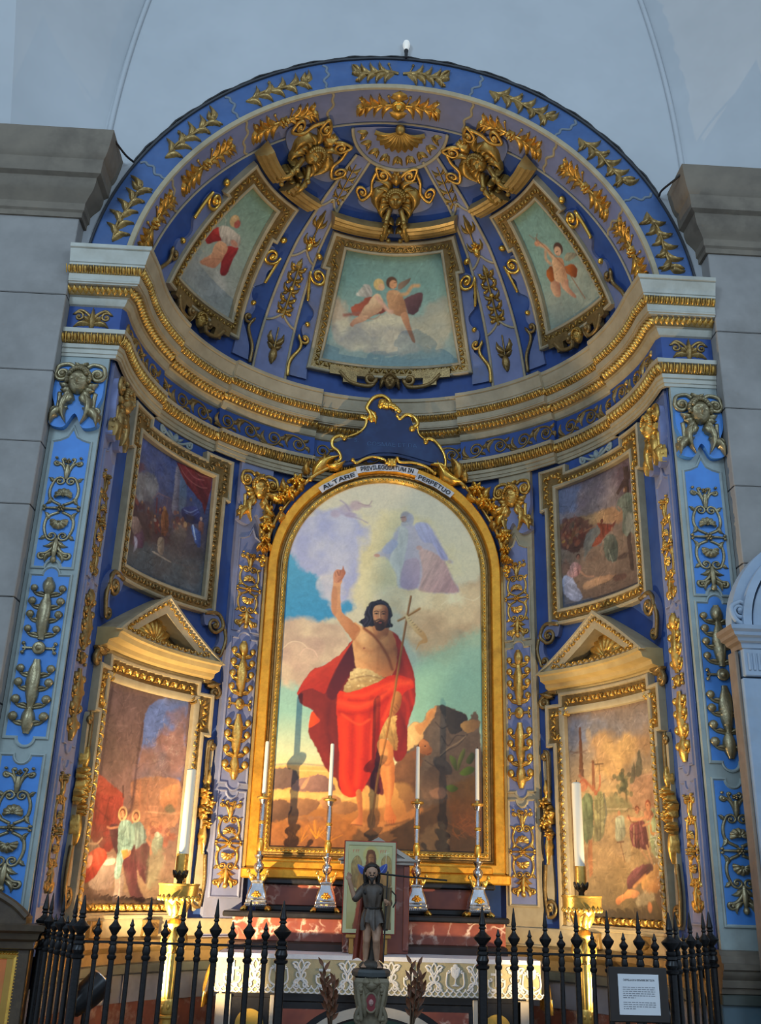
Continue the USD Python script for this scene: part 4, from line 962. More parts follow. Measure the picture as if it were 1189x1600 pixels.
gt([(-.098, 5.642), (-.115, 5.72), (-.145, 5.78), (-.091, 5.878), (-.007, 5.907), (.065, 5.855), (.04, 5.79), (-.02, 5.795)], .018, .020)
b = MB(); C = crom([(-.004, 5.825), (.03, 5.80), (.081, 5.80), (.13, 5.77), (.167, 5.735)], 8); k = np.linspace(0, 1, len(C)); b.tube(np.c_[C, .025+0*k], (.042-.022*k)*(1+.12*np.sin(k*44)), 9).ball((-.006, 5.825, .03), .038); b.build('ridged_horn', cg, t, True, fc)
MB().leaf((-.14, 5.76), (-.06, 5.60), .03, .03, w0=.01, bend=.15).leaf((-.12, 5.70), (-.15, 5.63), .02, .02, w0=.01).build('gilt_leaf', cg, t, True, fc)
gt([(-.19, 5.676), (-.148, 5.655), (-.159, 5.576), (-.22, 5.511), (-.329, 5.459)], .017, .008)
gt([(-.342, 5.443), (-.378, 5.472), (-.446, 5.438), (-.449, 5.361), (-.392, 5.311), (-.368, 5.244), (-.407, 5.197)], .018, .016)
gt([(.139, 5.702), (.168, 5.672), (.223, 5.722), (.294, 5.702), (.331, 5.634), (.28, 5.575)], .014, .022)
gt([(.41, 5.444), (.431, 5.484), (.494, 5.464), (.564, 5.368), (.592, 5.278), (.586, 5.187)], .019, .012)
gt([(.331, 5.60), (.345, 5.53), (.40, 5.475)], .008, .007)
gt([(-.258, 5.234), (-.222, 5.206), (-.15, 5.25), (-.073, 5.274), (.024, 5.257), (.053, 5.22)], .015, .012)
gt([(.149, 5.27), (.177, 5.234), (.302, 5.233), (.413, 5.201), (.496, 5.137)], .015, .012)
MB().rbox((.06, 5.19, 0), (.14, 5.26, .03)).ball((.08, 5.225, .03), .018, .015, .035).ball((.12, 5.225, .03), .018, .015, .035).build('gilt_clasp', cg, t, True, fc)
faint = mat('faint_blue_lettering', (.035, .09, .23), (.03, .075, .19), .35)
for txt, x, z, h, w in (('S.', -.235, 5.415, .034, .04), ('COSMAE ET DA', .06, 5.385, .038, .46)):
    tm = meshkit.text_mesh(txt, h, .003); V = np.array(tm.vertices); V[:, 0] = (V[:, 0]-V[:, 0].mean())*w/np.ptp(V[:, 0])+x; V[:, 1] += z; V[:, 2] += .012
    MB().add(V, tm.faces).build('lettering', faint, t, False, fc)

# ------------------------------------------------------------------ altar
redm = _M['breccia'] = None
def breccia(name, c1, c2, vein, sc):
    n = {'g': ('texture_coordinate', {}), 'w': ('noise_texture', {'scale': sc*.6, 'detail': 4.}), 'mx': ('mix_vector', {'fac': .28}), 'v': ('voronoi_texture', {'feature': 'distance_to_edge', 'scale': sc}),
         'vr': ('rgb_ramp', {'ramp': [(0, (1, 1, 1)), (.045, (.5, .5, .5)), (.10, (0, 0, 0))]}), 'c': ('noise_texture', {'scale': sc*.8, 'detail': 6.}), 'r': ('rgb_ramp', {'ramp': [(.35, c1), (.65, c2)]}),
         'k': ('noise_texture', {'scale': sc*.5}), 'kr': ('rgb_ramp', {'ramp': [(.45, (0, 0, 0)), (.6, (1, 1, 1))]}), 'mm': ('math', {'math_type': 'multiply'}),
         'm': ('mix_color', {'b': vein}), 'p': ('principled_bsdf', {'roughness': .22})}
    L = [('g.object', 'w.vector'), ('g.object', 'mx.a'), ('w.color', 'mx.b'), ('mx.result', 'v.vector'), ('v.distance', 'vr.fac'), ('g.object', 'c.vector'), ('c.fac', 'r.fac'), ('g.object', 'k.vector'), ('k.fac', 'kr.fac'),
         ('vr.color', 'mm.value1'), ('kr.color', 'mm.value2'), ('mm.value', 'm.fac'), ('r.color', 'm.a'), ('m.result', 'p.base_color')]
    return usdkit.material(stage, '/World/Looks/'+name, n, L, surface='p.BSDF')
redm = breccia('red_breccia_marble', (.30, .085, .05), (.20, .055, .04), (.70, .52, .42), 9.)
blackm = mat('black_marble', (.018, .017, .018), (.012, .012, .014), .18, scale=6, grime=(.05, .045, .045), gscale=7, gamt=.4)
whitem = mat('cream_marble', (.52, .46, .38), (.42, .37, .31), .3, scale=7, grime=(.30, .26, .22), gscale=3, gamt=.5)
alb = thing('altar', 'marble altar with red breccia and black gradines and inlaid round front panels', 'altar', (.04, 0, 0))
MB().rbox((-1.02, 1.0, .15), (1.10, 1.9, 1.10), .01).build('altar_body', whitem, alb, False)
MB().rbox((-1.06, .955, 1.10), (1.13, 1.9, 1.145), .01).build('mensa_slab', whitem, alb, False)
MB().rbox((-1.0, .985, .86), (1.08, 1.02, .93), .006).build('dark_fascia', blackm, alb, False)
for s, x in ((-1, -.985), (1, 1.06)):
    MB().rbox((x-.05, .97, .15), (x+.05, 1.05, .90), .006).build('corner_strip', whitem, alb, False)
for x in (-.80, .875):
    fp_ = MB().rbox((x-.125, .975, .30), (x+.125, 1.02, .885), .004).build('black_panel', blackm, alb, False)
    MB().extrude(Point(x, .72).buffer(.095), .0, .012).build('yellow_disc', mat('yellow_marble', (.52, .33, .06), (.42, .25, .05), .25, scale=9), fp_, False, lambda V: np.stack([V[:, 0], .975-V[:, 2], V[:, 1]], -1))
    MB().extrude(sbox(x-.10, .33, x+.10, .58), .0, .01).build('breccia_inset', redm, fp_, False, lambda V: np.stack([V[:, 0], .975-V[:, 2], V[:, 1]], -1))
    MB().rbox((x-.165, .97, .15), (x-.13, 1.02, .90), .004).build('white_strip', whitem, alb, False)
    MB().rbox((x+.13, .97, .15), (x+.165, 1.02, .90), .004).build('white_strip', whitem, alb, False)
ff = lambda V: np.stack([V[:, 0], .985-V[:, 2], V[:, 1]], -1)
MB().extrude(sbox(-.63, .3, .71, .86), 0, .01).build('black_field', blackm, alb, False, ff)
el = lambda rx, rz: spline([(.04+rx*math.cos(a), .46+rz*math.sin(a)) for a in np.linspace(0, 2*pi, 25)[:-1]], 4)
for x0, x1 in ((-.60, .02), (.06, .68)): MB().extrude(sbox(x0, .60, x1, .82).difference(el(.60, .42)), .008, .02).build('breccia_spandrel', redm, alb, False, ff)
MB().extrude(el(.55, .385).difference(el(.485, .325)), .008, .022).build('white_ring', whitem, alb, False, ff)
MB().extrude(el(.47, .31), .008, .014).build('green_field', mat('dark_green_marble', (.02, .05, .035), (.012, .03, .022), .2, scale=8), alb, False, ff)
# gradines
MB().rbox((-1.02, 1.32, 1.145), (1.02, 1.9, 1.215), .012).build('gradine_plinth', mat('dark_brown_marble', (.06, .035, .03), (.04, .025, .02), .22), alb, False)
MB().rbox((-1.0, 1.36, 1.215), (1.01, 1.9, 1.372), .004).build('breccia_gradine', redm, alb, False)
MB().rbox((-1.07, 1.315, 1.372), (1.035, 1.92, 1.412), .01).build('black_shelf', blackm, alb, False)
MB().rbox((-.86, 1.70, 1.412), (.93, 1.95, 1.452), .006).build('black_plinth', blackm, alb, False)
MB().rbox((-.84, 1.715, 1.452), (.91, 1.95, 1.60), .004).build('breccia_gradine', redm, alb, False)
MB().rbox((-.90, 1.675, 1.60), (.99, 1.95, 1.642), .01).build('black_shelf', blackm, alb, False)

# altar cloth: plain top, lace frontal with openwork scrolls over a cream ground
lin = mat('white_linen', (.62, .62, .66), (.55, .55, .60), .8, scale=20, bump=.15, bscale=200)
under = mat('cream_underlay', (.40, .34, .20), (.34, .28, .16), .85, scale=14, bump=.1, bscale=120)
lacem = mat('white_lace', (.66, .64, .62), (.58, .56, .55), .85, scale=30, bump=.2, bscale=200)
cl = thing('altar_cloth', 'white altar cloth with a deep lace hem of scrolls, crosses and chalices', 'altar cloth')
X0, X1, YF = -1.045, 1.175, .945
MB().rbox((X0, YF, 1.148), (X1, 1.36, 1.156), .003).build('linen_top', lin, cl, False)
us = np.linspace(X0, X1, 90); b = MB(); zz = np.linspace(1.154, .915, 8)
wav = lambda x, z: YF-.006+.012*np.sin(x*9)*(1.155-z)/.24
b.grid(np.array([[(x, wav(x, z), z) for z in zz] for x in us]), True); b.grid(np.array([[(x, wav(x, z)+.004, z) for z in zz] for x in us])); b.build('underlay', under, cl, True)
fl_ = lambda V: np.stack([V[:, 0], wav(V[:, 0], V[:, 1])-.003-V[:, 2], V[:, 1]], -1)
b = MB().grid(fl_(np.array([[(x, z, 0) for z in (1.156, 1.128)] for x in us]).reshape(-1, 3)).reshape(90, 2, 3), True); b.build('lace_heading', lin, cl, True)
def lace(b, P, r=.0075): b.tube(np.c_[crom(P, 6), 0*crom(P, 6)[:, 0]], r, 5, .35)
mods = [('x', -.93), ('s', -.78), ('c', -.62), ('s', -.47), ('x', -.31), ('s', -.155), ('c', .0), ('s', .145), ('x', .29), ('s', .44), ('c', .585), ('s', .725), ('x', .87), ('s', 1.0), ('c', 1.11)]
for kd, x in mods:
    b = MB()
    if kd == 's':
        for s in (-1, 1):
            b.scroll([(x+s*.055, .955), (x+s*.005, 1.01), (x+s*.02, 1.06), (x+s*.058, 1.10)], (x+s*.038, 1.085), 1.1, ra=.008, rb=.006, cw=-s, flat=.35, eye=False)
            b.scroll([(x-s*.01, 1.0), (x+s*.03, 1.0), (x+s*.05, .975)], (x+s*.032, .965), 1., ra=.007, rb=.006, cw=-s, flat=.35, eye=False)
            lace(b, [(x, 1.125), (x+s*.018, 1.09), (x, 1.05)], .006); lace(b, [(x, 1.03), (x+s*.028, 1.045), (x+s*.03, 1.02), (x, 1.0)], .005)
    elif kd == 'c':
        b.extrude(spline([(x-.03, 1.10), (x-.026, 1.05), (x-.006, 1.03), (x-.006, 1.0), (x-.026, .985), (x+.026, .985), (x+.006, 1.0), (x+.006, 1.03), (x+.026, 1.05), (x+.03, 1.10)], 4), -.002, .003).extrude(Point(x, 1.105).buffer(.017), -.002, .003)
        for s in (-1, 1): b.scroll([(x+s*.01, .955), (x+s*.06, .99), (x+s*.055, 1.07)], (x+s*.045, 1.075), .9, ra=.007, rb=.005, cw=s, flat=.35, eye=False)
    else:
        b.extrude(sbox(x-.008, .985, x+.008, 1.11).union(sbox(x-.04, 1.055, x+.04, 1.071)), -.002, .003)
        for s in (-1, 1): b.scroll([(x+s*.005, .96), (x+s*.05, .985), (x+s*.055, 1.03)], (x+s*.04, 1.03), 1., ra=.007, rb=.005, cw=s, flat=.35, eye=False); b.leaf((x, .965), (x+s*.04, .96), .01, .003)
    b.build('lace_motif', lacem, cl, True, fl_)
b = MB(); xs = np.arange(X0+.02, X1-.01, .042)
for i, x in enumerate(xs):
    a = np.linspace(pi, 2*pi, 9); b.tube(np.c_[x+.024*np.cos(a), .945+.026*np.sin(a), 0*a], .0055, 5, .35); b.tube(np.c_[x+.021+.021*np.cos(a), .968+.026*np.sin(a), 0*a], .005, 5, .35)
b.build('lace_scallops', lacem, cl, True, fl_, kind='stuff')
for s, x in ((-1, X0), (1, X1)):    # sides of the cloth with gold fringe
    zz2 = np.linspace(1.152, .90, 6); g = np.array([[(x+s*(.01+.06*(1.152-z)/.25), y, z) for z in zz2] for y in np.linspace(YF, 1.33, 8)])
    MB().grid(g, s < 0).grid(g-[s*.004, 0, 0], s > 0).build('side_fall', lin, cl, True)
    b = MB()
    for y in np.linspace(YF, 1.33, 26): b.tube([(x+s*.07, y, .915), (x+s*.074, y, .88), (x+s*.076, y+.003, .82)], [.007, .006, .008], 5)
    b.build('gold_fringe', brightgold, cl, True, kind='stuff')
    q = MB().leaf((0, .90), (0, 1.10), .035, .02).leaf((.03, .9), (.05, 1.02), .02, .02); q.build('gold_embroidery', brightgold, cl, True, lambda V, x=x, s=s: np.stack([x+s*(.018+.06*(1.152-V[:, 1])/.25+V[:, 2]), YF+.09+V[:, 0], V[:, 1]], -1))

# tabernacle front with a white pediment
tb = thing('tabernacle', 'red marble tabernacle with white pediment behind the icon panel', 'tabernacle')
TX = .045
MB().rbox((TX-.235, 1.23, 1.158), (TX+.235, 1.312, 1.42), .003).rbox((TX-.235, 1.23, 1.415), (TX+.235, 1.66, 1.76), .003).build('breccia_body', redm, tb, False)
for s in (-1, 1): MB().rbox((TX+s*.195, 1.212, 1.18), (TX+s*.238, 1.24, 1.75), .004).build('breccia_pilaster', redm, tb, False)
MB().rbox((TX-.27, 1.19, 1.755), (TX+.27, 1.5, 1.775), .004).build('white_architrave', whitem, tb, False)
tri = Polygon([(-.29, 1.782), (.29, 1.782), (0, 1.945)]); tin = Polygon([(-.20, 1.80), (.20, 1.80), (0, 1.91)])
ftb = lambda V: np.stack([TX+V[:, 0], 1.20-V[:, 2], V[:, 1]], -1)
MB().extrude(tri, -.2, 0).extrude(tri.difference(tin), 0, .03).build('white_pediment', whitem, tb, False, ftb)
for s in (-1, 1): MB().rbox((TX+s*.13, 1.185, 1.775), (TX+s*.29, 1.5, 1.79), .004).build('pediment_moulding', whitem, tb, False)

# ------------------------------------------------------------------ candlesticks on the gradine
silver = mat('polished_silver', (.74, .74, .76), (.60, .60, .63), .16, 1., scale=12, grime=(.30, .28, .26), gscale=14, gamt=.5, rough2=.28)
wax = mat('white_wax', (.80, .76, .66), (.76, .71, .60), .45, scale=5); wick = mat('burnt_wick', (.02, .018, .015), (.015, .012, .01), .9)
def candlestick(loc, label):
    t = thing('altar_candlestick', label, 'candlestick', loc, 0, None)
    def sq(levels, k=0): 
        b = MB(); g = []
        for w, z, r in levels:
            c = sbox(-w+r, -w+r, w-r, w-r).buffer(r, 4).exterior.coords; g.append([(x, y, z) for x, y in c])
        b.grid(np.array(g), True); P = np.array(g[-1]); b.add(np.vstack([P, [[0, 0, g[-1][0][2]]]]), [(i, i+1, len(P)) for i in range(len(P)-1)]); return b
    B = dict(parent=t, world=False)
    sq([(.082, .028, .01), (.086, .034, .012), (.086, .050, .012), (.078, .058, .01), (.080, .064, .01), (.080, .076, .01), (.074, .082, .01), (.076, .10, .02), (.066, .135, .02), (.052, .17, .018), (.046, .19, .014), (.052, .20, .012), (.052, .212, .012), (.03, .22, .01)]).build('base', silver, smooth=40, **B)
    for sx in (-1, 1):
        for sy in (-1, 1): MB().ball((sx*.082, sy*.082, .014), .016, .016).tube([(sx*.07, sy*.07, .032), (sx*.09, sy*.09, .018), (sx*.106, sy*.106, .006)], [.012, .014, .009], 6).build('paw_foot', brightgold, smooth=True, **B)
    for sx in (-1, 1):
        b = MB(); b.tube([(sx*.035, -.035, .205), (sx*.052, -.046, .235), (sx*.066, -.052, .262)], [.016, .017, .009], 7).ball((sx*.072, -.058, .277), .0155, .017)
        q = MB().leaf((0, 0), (sx*.0, .055), .016, .01); V, F = q.get(); b.add(np.stack([sx*(.030+.2*V[:, 1])+0*V[:, 0], -.04+V[:, 0]-V[:, 2], .215+V[:, 1]*.7], -1), F); b.ball((sx*.04, -.045, .235), .02, .02)
        b.build('cherub_bust', brightgold, smooth=True, **B)
    q = MB().rosette((0, 0), .03, .02, 6).leaf((-.01, 0), (-.04, -.01), .012, .01).leaf((.01, 0), (.04, -.01), .012, .01); q.build('gilt_emblem', brightgold, t, True, lambda V: np.stack([V[:, 0], -.075-V[:, 2]+.25*(V[:, 1]), .115+V[:, 1]], -1), world=False)
    b = MB()
    for i in range(11): 
        for sy in (-1, 1): b.ball((-.075+.015*i, sy*.088, .043), .0065, k=6, m=5)
    b.build('bead_row', silver, smooth=True, kind='stuff', **B)
    MB().lathe([(.022, .212), (.016, .235), (.013, .262), (.022, .272), (.036, .292), (.040, .31), (.034, .328), (.022, .338), (.020, .352), (.030, .372), (.040, .384), (.041, .392), (.018, .396), (.017, .42)], k=20).build('knop', silver, smooth=40, **B)
    b = MB().lathe([(.017, .42), (.024, .43), (.026, .45), (.029, .475), (.024, .50), (.018, .505), (.018, .515)], k=18); b.build('leaf_collar', brightgold, smooth=40, **B)
    MB().lathe([(.018, .515), (.019, .56), (.021, .61), (.018, .618)], k=16).build('stem', silver, smooth=40, **B)
    MB().lathe([(.018, .618), (.026, .624), (.026, .636), (.02, .642)], k=16).build('gilt_ring', brightgold, smooth=40, **B)
    MB().lathe([(.02, .642), (.021, .70), (.017, .765), (.022, .772), (.030, .79), (.034, .80)], k=16).build('stem', silver, smooth=40, **B)
    MB().lathe([(.034, .80), (.05, .806), (.052, .816), (.048, .822), (.016, .824), (.014, .845), (.011, .846)], k=22).build('drip_pan', gold, smooth=40, **B)
    return t
cs = [(-.842, 'leftmost silver altar candlestick, partly in front of the gilt frame side'), (-.325, 'silver altar candlestick between the tabernacle and the leftmost one'), (.358, 'silver altar candlestick just beyond the white pediment, near the dark rock'), (.832, 'rightmost silver altar candlestick, in front of the gilt frame side')]
c0 = candlestick((cs[0][0], 1.52, 1.412), cs[0][1])
for x, l in cs[1:]: copy_thing(c0, (x, 1.52, 1.412), l)
def taper(name, loc, r, h, label, m=wax):
    t = thing(name, label, 'candle', loc)
    MB().lathe([(r, 0), (r*.99, h*.5), (r*.95, h-.008), (r*.7, h), (0, h-.004)], k=18).build('wax', m, t, 40, world=False)
    MB().tube([(0, 0, h-.006), (.001, 0, h+.008), (.004, 0, h+.016)], .002, 5).build('wick', wick, t, True, world=False); return t
cl_ = ['thin white candle in the leftmost altar candlestick', 'thin white candle in the silver candlestick next to the red cloak hem', 'thin white candle in the silver candlestick before the painted lamb', 'thin white candle in the rightmost altar candlestick']
k0_ = taper('altar_candle', (cs[0][0], 1.52, 2.256), .0165, .40, cl_[0])
for (x, _), l in zip(cs[1:], cl_[1:]): copy_thing(k0_, (x, 1.52, 2.256), l)

# big floor candlesticks
def floor_candlestick(loc, label):
    t = thing('floor_candlestick', label, 'candlestick', loc); B = dict(parent=t, world=False)
    G = mat('gilded_wood', (.72, .45, .11), (.56, .33, .07), .34, .7, scale=14, bump=.2, bscale=50, grime=(.30, .16, .04), gscale=8, gamt=.5)
    MB().lathe([(.20, 0), (.20, .05), (.16, .07), (.15, .12), (.10, .16), (.06, .24), (.05, .28)], k=24).build('foot', G, smooth=40, **B)
    MB().lathe([(.05, .28), (.07, .30), (.075, .33), (.05, .36), (.045, .42), (.06, .48), (.062, .53), (.048, .56), (.04, .60), (.042, .645), (.06, .655), (.06, .665), (.045, .675)], k=24).build('lower_baluster', G, smooth=40, **B)
    MB().lathe([(.05, .675), (.057, .69), (.057, .745), (.05, .76)], k=24).build('band', G, smooth=40, **B)
    b = MB()
    for i in range(9): a = i/9*2*pi; b.ball((.056*math.cos(a), .056*math.sin(a), .717), .011, .017)
    b.build('band_bosses', G, smooth=True, kind='stuff', **B)
    n, k = 14, 48; a = np.arange(k+1)/k*2*pi; tt = np.linspace(0, 1, n); z = .76+.26*tt; r = .050-.006*tt+.012*np.sin(pi*tt*.8)
    rr = r[:, None]*(1-.10*np.abs(np.sin(6*a))[None]); MB().grid(np.stack([rr*np.cos(a), rr*np.sin(a), np.repeat(z[:, None], k+1, 1)], -1)).build('fluted_shaft', G, smooth=True, **B)
    b = MB().lathe([(.044, 1.02), (.05, 1.04), (.055, 1.10), (.05, 1.16), (.062, 1.18), (.066, 1.195), (.05, 1.21), (.034, 1.225), (.036, 1.24)], k=24); b.build('knop', G, smooth=40, **B)
    b = MB()
    for i in range(8):
        q = MB().leaf((0, 0), (0, .15), .026, .018, lobes=3); V, F = q.get(); aa = i/8*2*pi+V[:, 0]/.052; rr_ = .05+V[:, 2]+.012*np.sin(pi*V[:, 1]/.15); b.add(np.stack([rr_*np.cos(aa), rr_*np.sin(aa), 1.02+V[:, 1]], -1), F)
        q = MB().leaf((0, 0), (0, .10), .028, .018, lobes=2); V, F = q.get(); aa = i/8*2*pi+V[:, 0]/.05; rr_ = .038+V[:, 2]+.55*V[:, 1]**1.2; b.add(np.stack([rr_*np.cos(aa), rr_*np.sin(aa), 1.24+V[:, 1]], -1), F)
    b.build('acanthus_leaves', G, smooth=True, kind='stuff', **B)
    MB().lathe([(.036, 1.24), (.05, 1.28), (.085, 1.335), (.10, 1.345), (.122, 1.35), (.126, 1.37), (.128, 1.42), (.134, 1.428), (.134, 1.436), (.12, 1.436), (.118, 1.425), (.03, 1.42)], k=32).build('drip_bowl', G, smooth=40, **B)
    b = MB()
    for i in range(22): a_ = i/22*2*pi; b.ball((.122*math.cos(a_), .122*math.sin(a_), 1.348), .015, .018, k=6, m=5)
    b.build('bowl_gadroons', G, smooth=True, kind='stuff', **B)
    D = mat('dark_bronze', (.05, .04, .03), (.03, .025, .02), .4, .6)
    b = MB().lathe([(.02, 1.42), (.018, 1.455), (.03, 1.47), (.036, 1.49), (.03, 1.505)], k=18)
    for i in range(8):
        q = MB().leaf((0, 0), (0, .05), .013, .008, lobes=1); V, F = q.get(); aa = i/8*2*pi+V[:, 0]/.04; rr_ = .032+V[:, 2]+.25*V[:, 1]; b.add(np.stack([rr_*np.cos(aa), rr_*np.sin(aa), 1.47+V[:, 1]], -1), F)
    b.build('petal_cup', D, smooth=True, **B)
    MB().lathe([(.030, 1.49), (.036, 1.50), (.036, 1.615), (.034, 1.62), (.030, 1.62)], k=22).build('brass_socket', G, smooth=40, **B); return t
f0 = floor_candlestick((-1.285, .5, .15), 'tall gilt floor candlestick in front of the fresco of two haloed saints')
copy_thing(f0, (1.375, .5, .15), 'tall gilt floor candlestick in front of the crucifixion fresco')
wax2 = mat('lit_ivory_wax', (.82, .77, .64), (.78, .72, .58), .4, scale=4)
g0 = taper('thick_candle', (-1.275, .5, 1.77), .0335, .545, 'thick white candle on the floor candlestick before the two haloed saints', wax2)
copy_thing(g0, (1.372, .5, 1.77), 'thick white candle on the floor candlestick before the crucifixion fresco')

# ------------------------------------------------------------------ icon on the altar
ic = thing('icon_panel', 'painted icon panel of a haloed winged saint on a pale green ground, red edge', 'icon')
IX, IY, IZ0, IZ1 = -.012, 1.13, 1.285, 1.915; TILT = .05
def ficon(V): return np.stack([IX+V[:, 0]-.03*(V[:, 1]-IZ0)*0, IY+TILT*(V[:, 1]-IZ0)-V[:, 2], V[:, 1]], -1)
MB().rbox((-.192, IZ0-.0, -.02), (.192, IZ1, .006), .004).build('red_board', mat('red_lacquer', (.36, .045, .03), (.28, .035, .025), .4), ic, False, ficon)
moulding(ccw([(-.184, IZ0+.008), (.184, IZ0+.008), (.184, IZ1-.008), (-.184, IZ1-.008)]), [(-.002, .004), (.0, .012), (.022, .012), (.026, .007)]).build('pale_rim', mat('pale_green_gesso', (.52, .52, .30), (.47, .47, .27), .5, scale=12), ic, 40, ficon)
ez = thing('tabletop_easel', 'small yellow wooden easel holding up the icon on the altar', 'easel')
ow = mat('ochre_wood', (.45, .24, .05), (.36, .19, .04), .5, scale=12)
for s in (-1, 1): MB().rbox((IX+s*.12-.016, 1.105, 1.158), (IX+s*.12+.016, 1.135, 1.284), .004).build('leg', ow, ez, False)
MB().rbox((IX-.16, 1.09, 1.262), (IX+.16, 1.15, 1.284), .004).build('rest', ow, ez, False)

# ------------------------------------------------------------------ wooden statue on its pedestal
import manifold3d as m3
def bones(segs, edge=.006, it=8):
    """one skin over a set of tapering bones ((p, r), (q, s))"""
    parts = []
    for (p, r), (q, s) in segs:
        a = m3.Manifold.sphere(r, 14).translate(p); b_ = m3.Manifold.sphere(s, 14).translate(q); parts.append(m3.Manifold.batch_hull([a, b_]))
    m = m3.Manifold.batch_boolean(parts, m3.OpType.Add).refine_to_length(edge).to_mesh()
    t = trimesh.Trimesh(m.vert_properties[:, :3], m.tri_verts, process=True); trimesh.smoothing.filter_taubin(t, iterations=it); o = MB(); o.tm(t); return o
SX, SY, SZ = -.055, -.45, 1.185
skin = mat('painted_wood_skin', (.42, .24, .15), (.34, .19, .11), .5, scale=20, bump=.1)
tunic_m = mat('dark_painted_tunic', (.085, .062, .045), (.05, .037, .028), .5, scale=20, bump=.2, grime=(.10, .07, .045), gscale=18, gamt=.5)
hairm = mat('dark_painted_hair', (.02, .014, .01), (.012, .009, .007), .6, scale=60, bump=.5, bscale=90)
st = thing('saint_statue', 'small painted statue of a bearded man in a dark tunic raising one hand', 'statue', (SX, SY, SZ))
W = dict(parent=st, world=False)
hip, chest, neck, head = (0, 0, .262), (-.004, -.004, .375), (-.006, -.006, .425), (-.012, -.016, .487)
body = [((hip, .040), ((-.003, 0, .32), .040)), (((-.003, 0, .32), .040), (chest, .046)), ((chest, .040), (neck, .020)), ((neck, .018), ((-.01, -.012, .455), .018))]
body += [((chest, .030), ((s*.058, 0, .398), .022)) for s in (-1, 1)]
# arms: one raised beside the head, the other bent across the waist to hold a staff
ra = [((-.058, 0, .398), .021), ((-.105, -.015, .350), .016), ((-.138, -.03, .440), .012)]
la = [((.058, 0, .398), .021), ((.088, -.01, .325), .016), ((.078, -.062, .335), .012)]
for A in (ra, la): body += [(A[0], A[1]), (A[1], A[2])]
def hand(wr, d, side, n, sp):
    """palm and five fingers from the wrist along d, spread across side"""
    wr, d, side, n = (np.array(x, float) for x in (wr, d, side, n)); out = []
    palm = wr+d*.016; out.append(((tuple(wr), .0105), (tuple(palm), .0115)))
    for i, (o, L, c) in enumerate(((-.0085, .026, .1), (-.003, .030, .0), (.003, .028, .35), (.0085, .022, .6))):
        b0 = palm+side*o+d*.004; b1 = b0+d*L*.55+side*o*sp+n*L*.2*c; b2 = b1+d*L*.45*(1-c)+n*L*.4*c
        out += [((tuple(b0), .0048), (tuple(b1), .0042)), ((tuple(b1), .0042), (tuple(b2), .0034))]
    t0 = wr+d*.008-side*.008; t1 = t0-side*.010+d*.010; out += [((tuple(t0), .0050), (tuple(t1), .0044)), ((tuple(t1), .0044), (tuple(t1+d*.010-side*.002), .0036))]
    return out
body += hand(ra[2][0], (-.05, -.05, .99), (.97, 0, .05), (0, -1, 0), .3)
body += hand(la[2][0], (-.35, -.75, .2), (0, .2, .95), (-.8, .3, 0), .1)
# legs: standing one straight, the other with the knee forward
for s, kn, an, toe in ((-1, (-.030, -.012, .135), (-.034, .004, .028), (-.046, -.046, .008)), (1, (.022, -.045, .14), (.030, -.012, .028), (.044, -.064, .008))):
    h = (s*.022, 0, .25); cf = tuple(np.array(kn)*.68+np.array(an)*.32+np.array([0, .010, 0]))
    body += [((h, .034), (kn, .021)), ((kn, .0195), (cf, .0205)), ((cf, .0205), (an, .0115)), ((an, .0125), (toe, .0085))]
    body += [((an, .012), (tuple(np.array(an)+[0, .012, -.016]), .0105))]
    for q in range(5): tt_ = np.array(toe)+np.array([(q-2)*.0055, -.008+abs(q-1.6)*.0025, -.003]); body += [((toe, .0075), (tuple(tt_), .0042 if q != 2-s*2 else .0052))]
# head
body += [((head, .033), ((-.012, -.010, .503), .034)), (((-.012, -.020, .478), .026), ((-.012, -.030, .462), .017))]
body += [(((-.012, -.046, .492), .005), ((-.012, -.056, .480), .006)), (((-.026, -.044, .497), .007), ((.002, -.044, .497), .007)), (((-.020, -.047, .469), .005), ((-.004, -.047, .469), .005))]
body += [(((-.046, -.006, .484), .007), ((-.046, -.004, .492), .008)), (((.022, -.006, .484), .007), ((.022, -.004, .492), .008))]
bones(body, .0055, 5).build('body', skin, smooth=True, **W)
for s in (-1, 1): MB().ball((-.012+s*.013, -.0495, .4885), .0048, .0032, .003).build('eye', mat('dark_eye', (.015, .012, .01), (.01, .008, .006), .3), smooth=True, **W)
hs = [((-.012, .004, .512), .036), ((-.012, .014, .49), .036), ((-.046, .004, .50), .016), ((.022, .004, .50), .016), ((-.050, .008, .47), .014), ((.026, .008, .47), .014), ((-.046, .012, .44), .013), ((.024, .012, .44), .013), ((-.012, .022, .45), .026)]
hb = [(hs[0], hs[1]), (hs[0], hs[2]), (hs[0], hs[3]), (hs[2], hs[4]), (hs[3], hs[5]), (hs[4], hs[6]), (hs[5], hs[7]), (hs[1], hs[8]), (((-.03, -.024, .526), .014), ((.006, -.024, .526), .014)), (((-.04, -.016, .518), .014), hs[2]), (((.016, -.016, .518), .014), hs[3])]
bones(hb, .006, 3).build('hair', hairm, smooth=True, **W)
bones([(((-.030, -.034, .468), .008), ((-.012, -.044, .452), .011)), (((.006, -.034, .468), .008), ((-.012, -.044, .452), .011)), (((-.012, -.044, .452), .011), ((-.012, -.044, .435), .008)), (((-.02, -.047, .4755), .004), ((-.004, -.047, .4755), .004))], .005, 3).build('beard', hairm, smooth=True, **W)
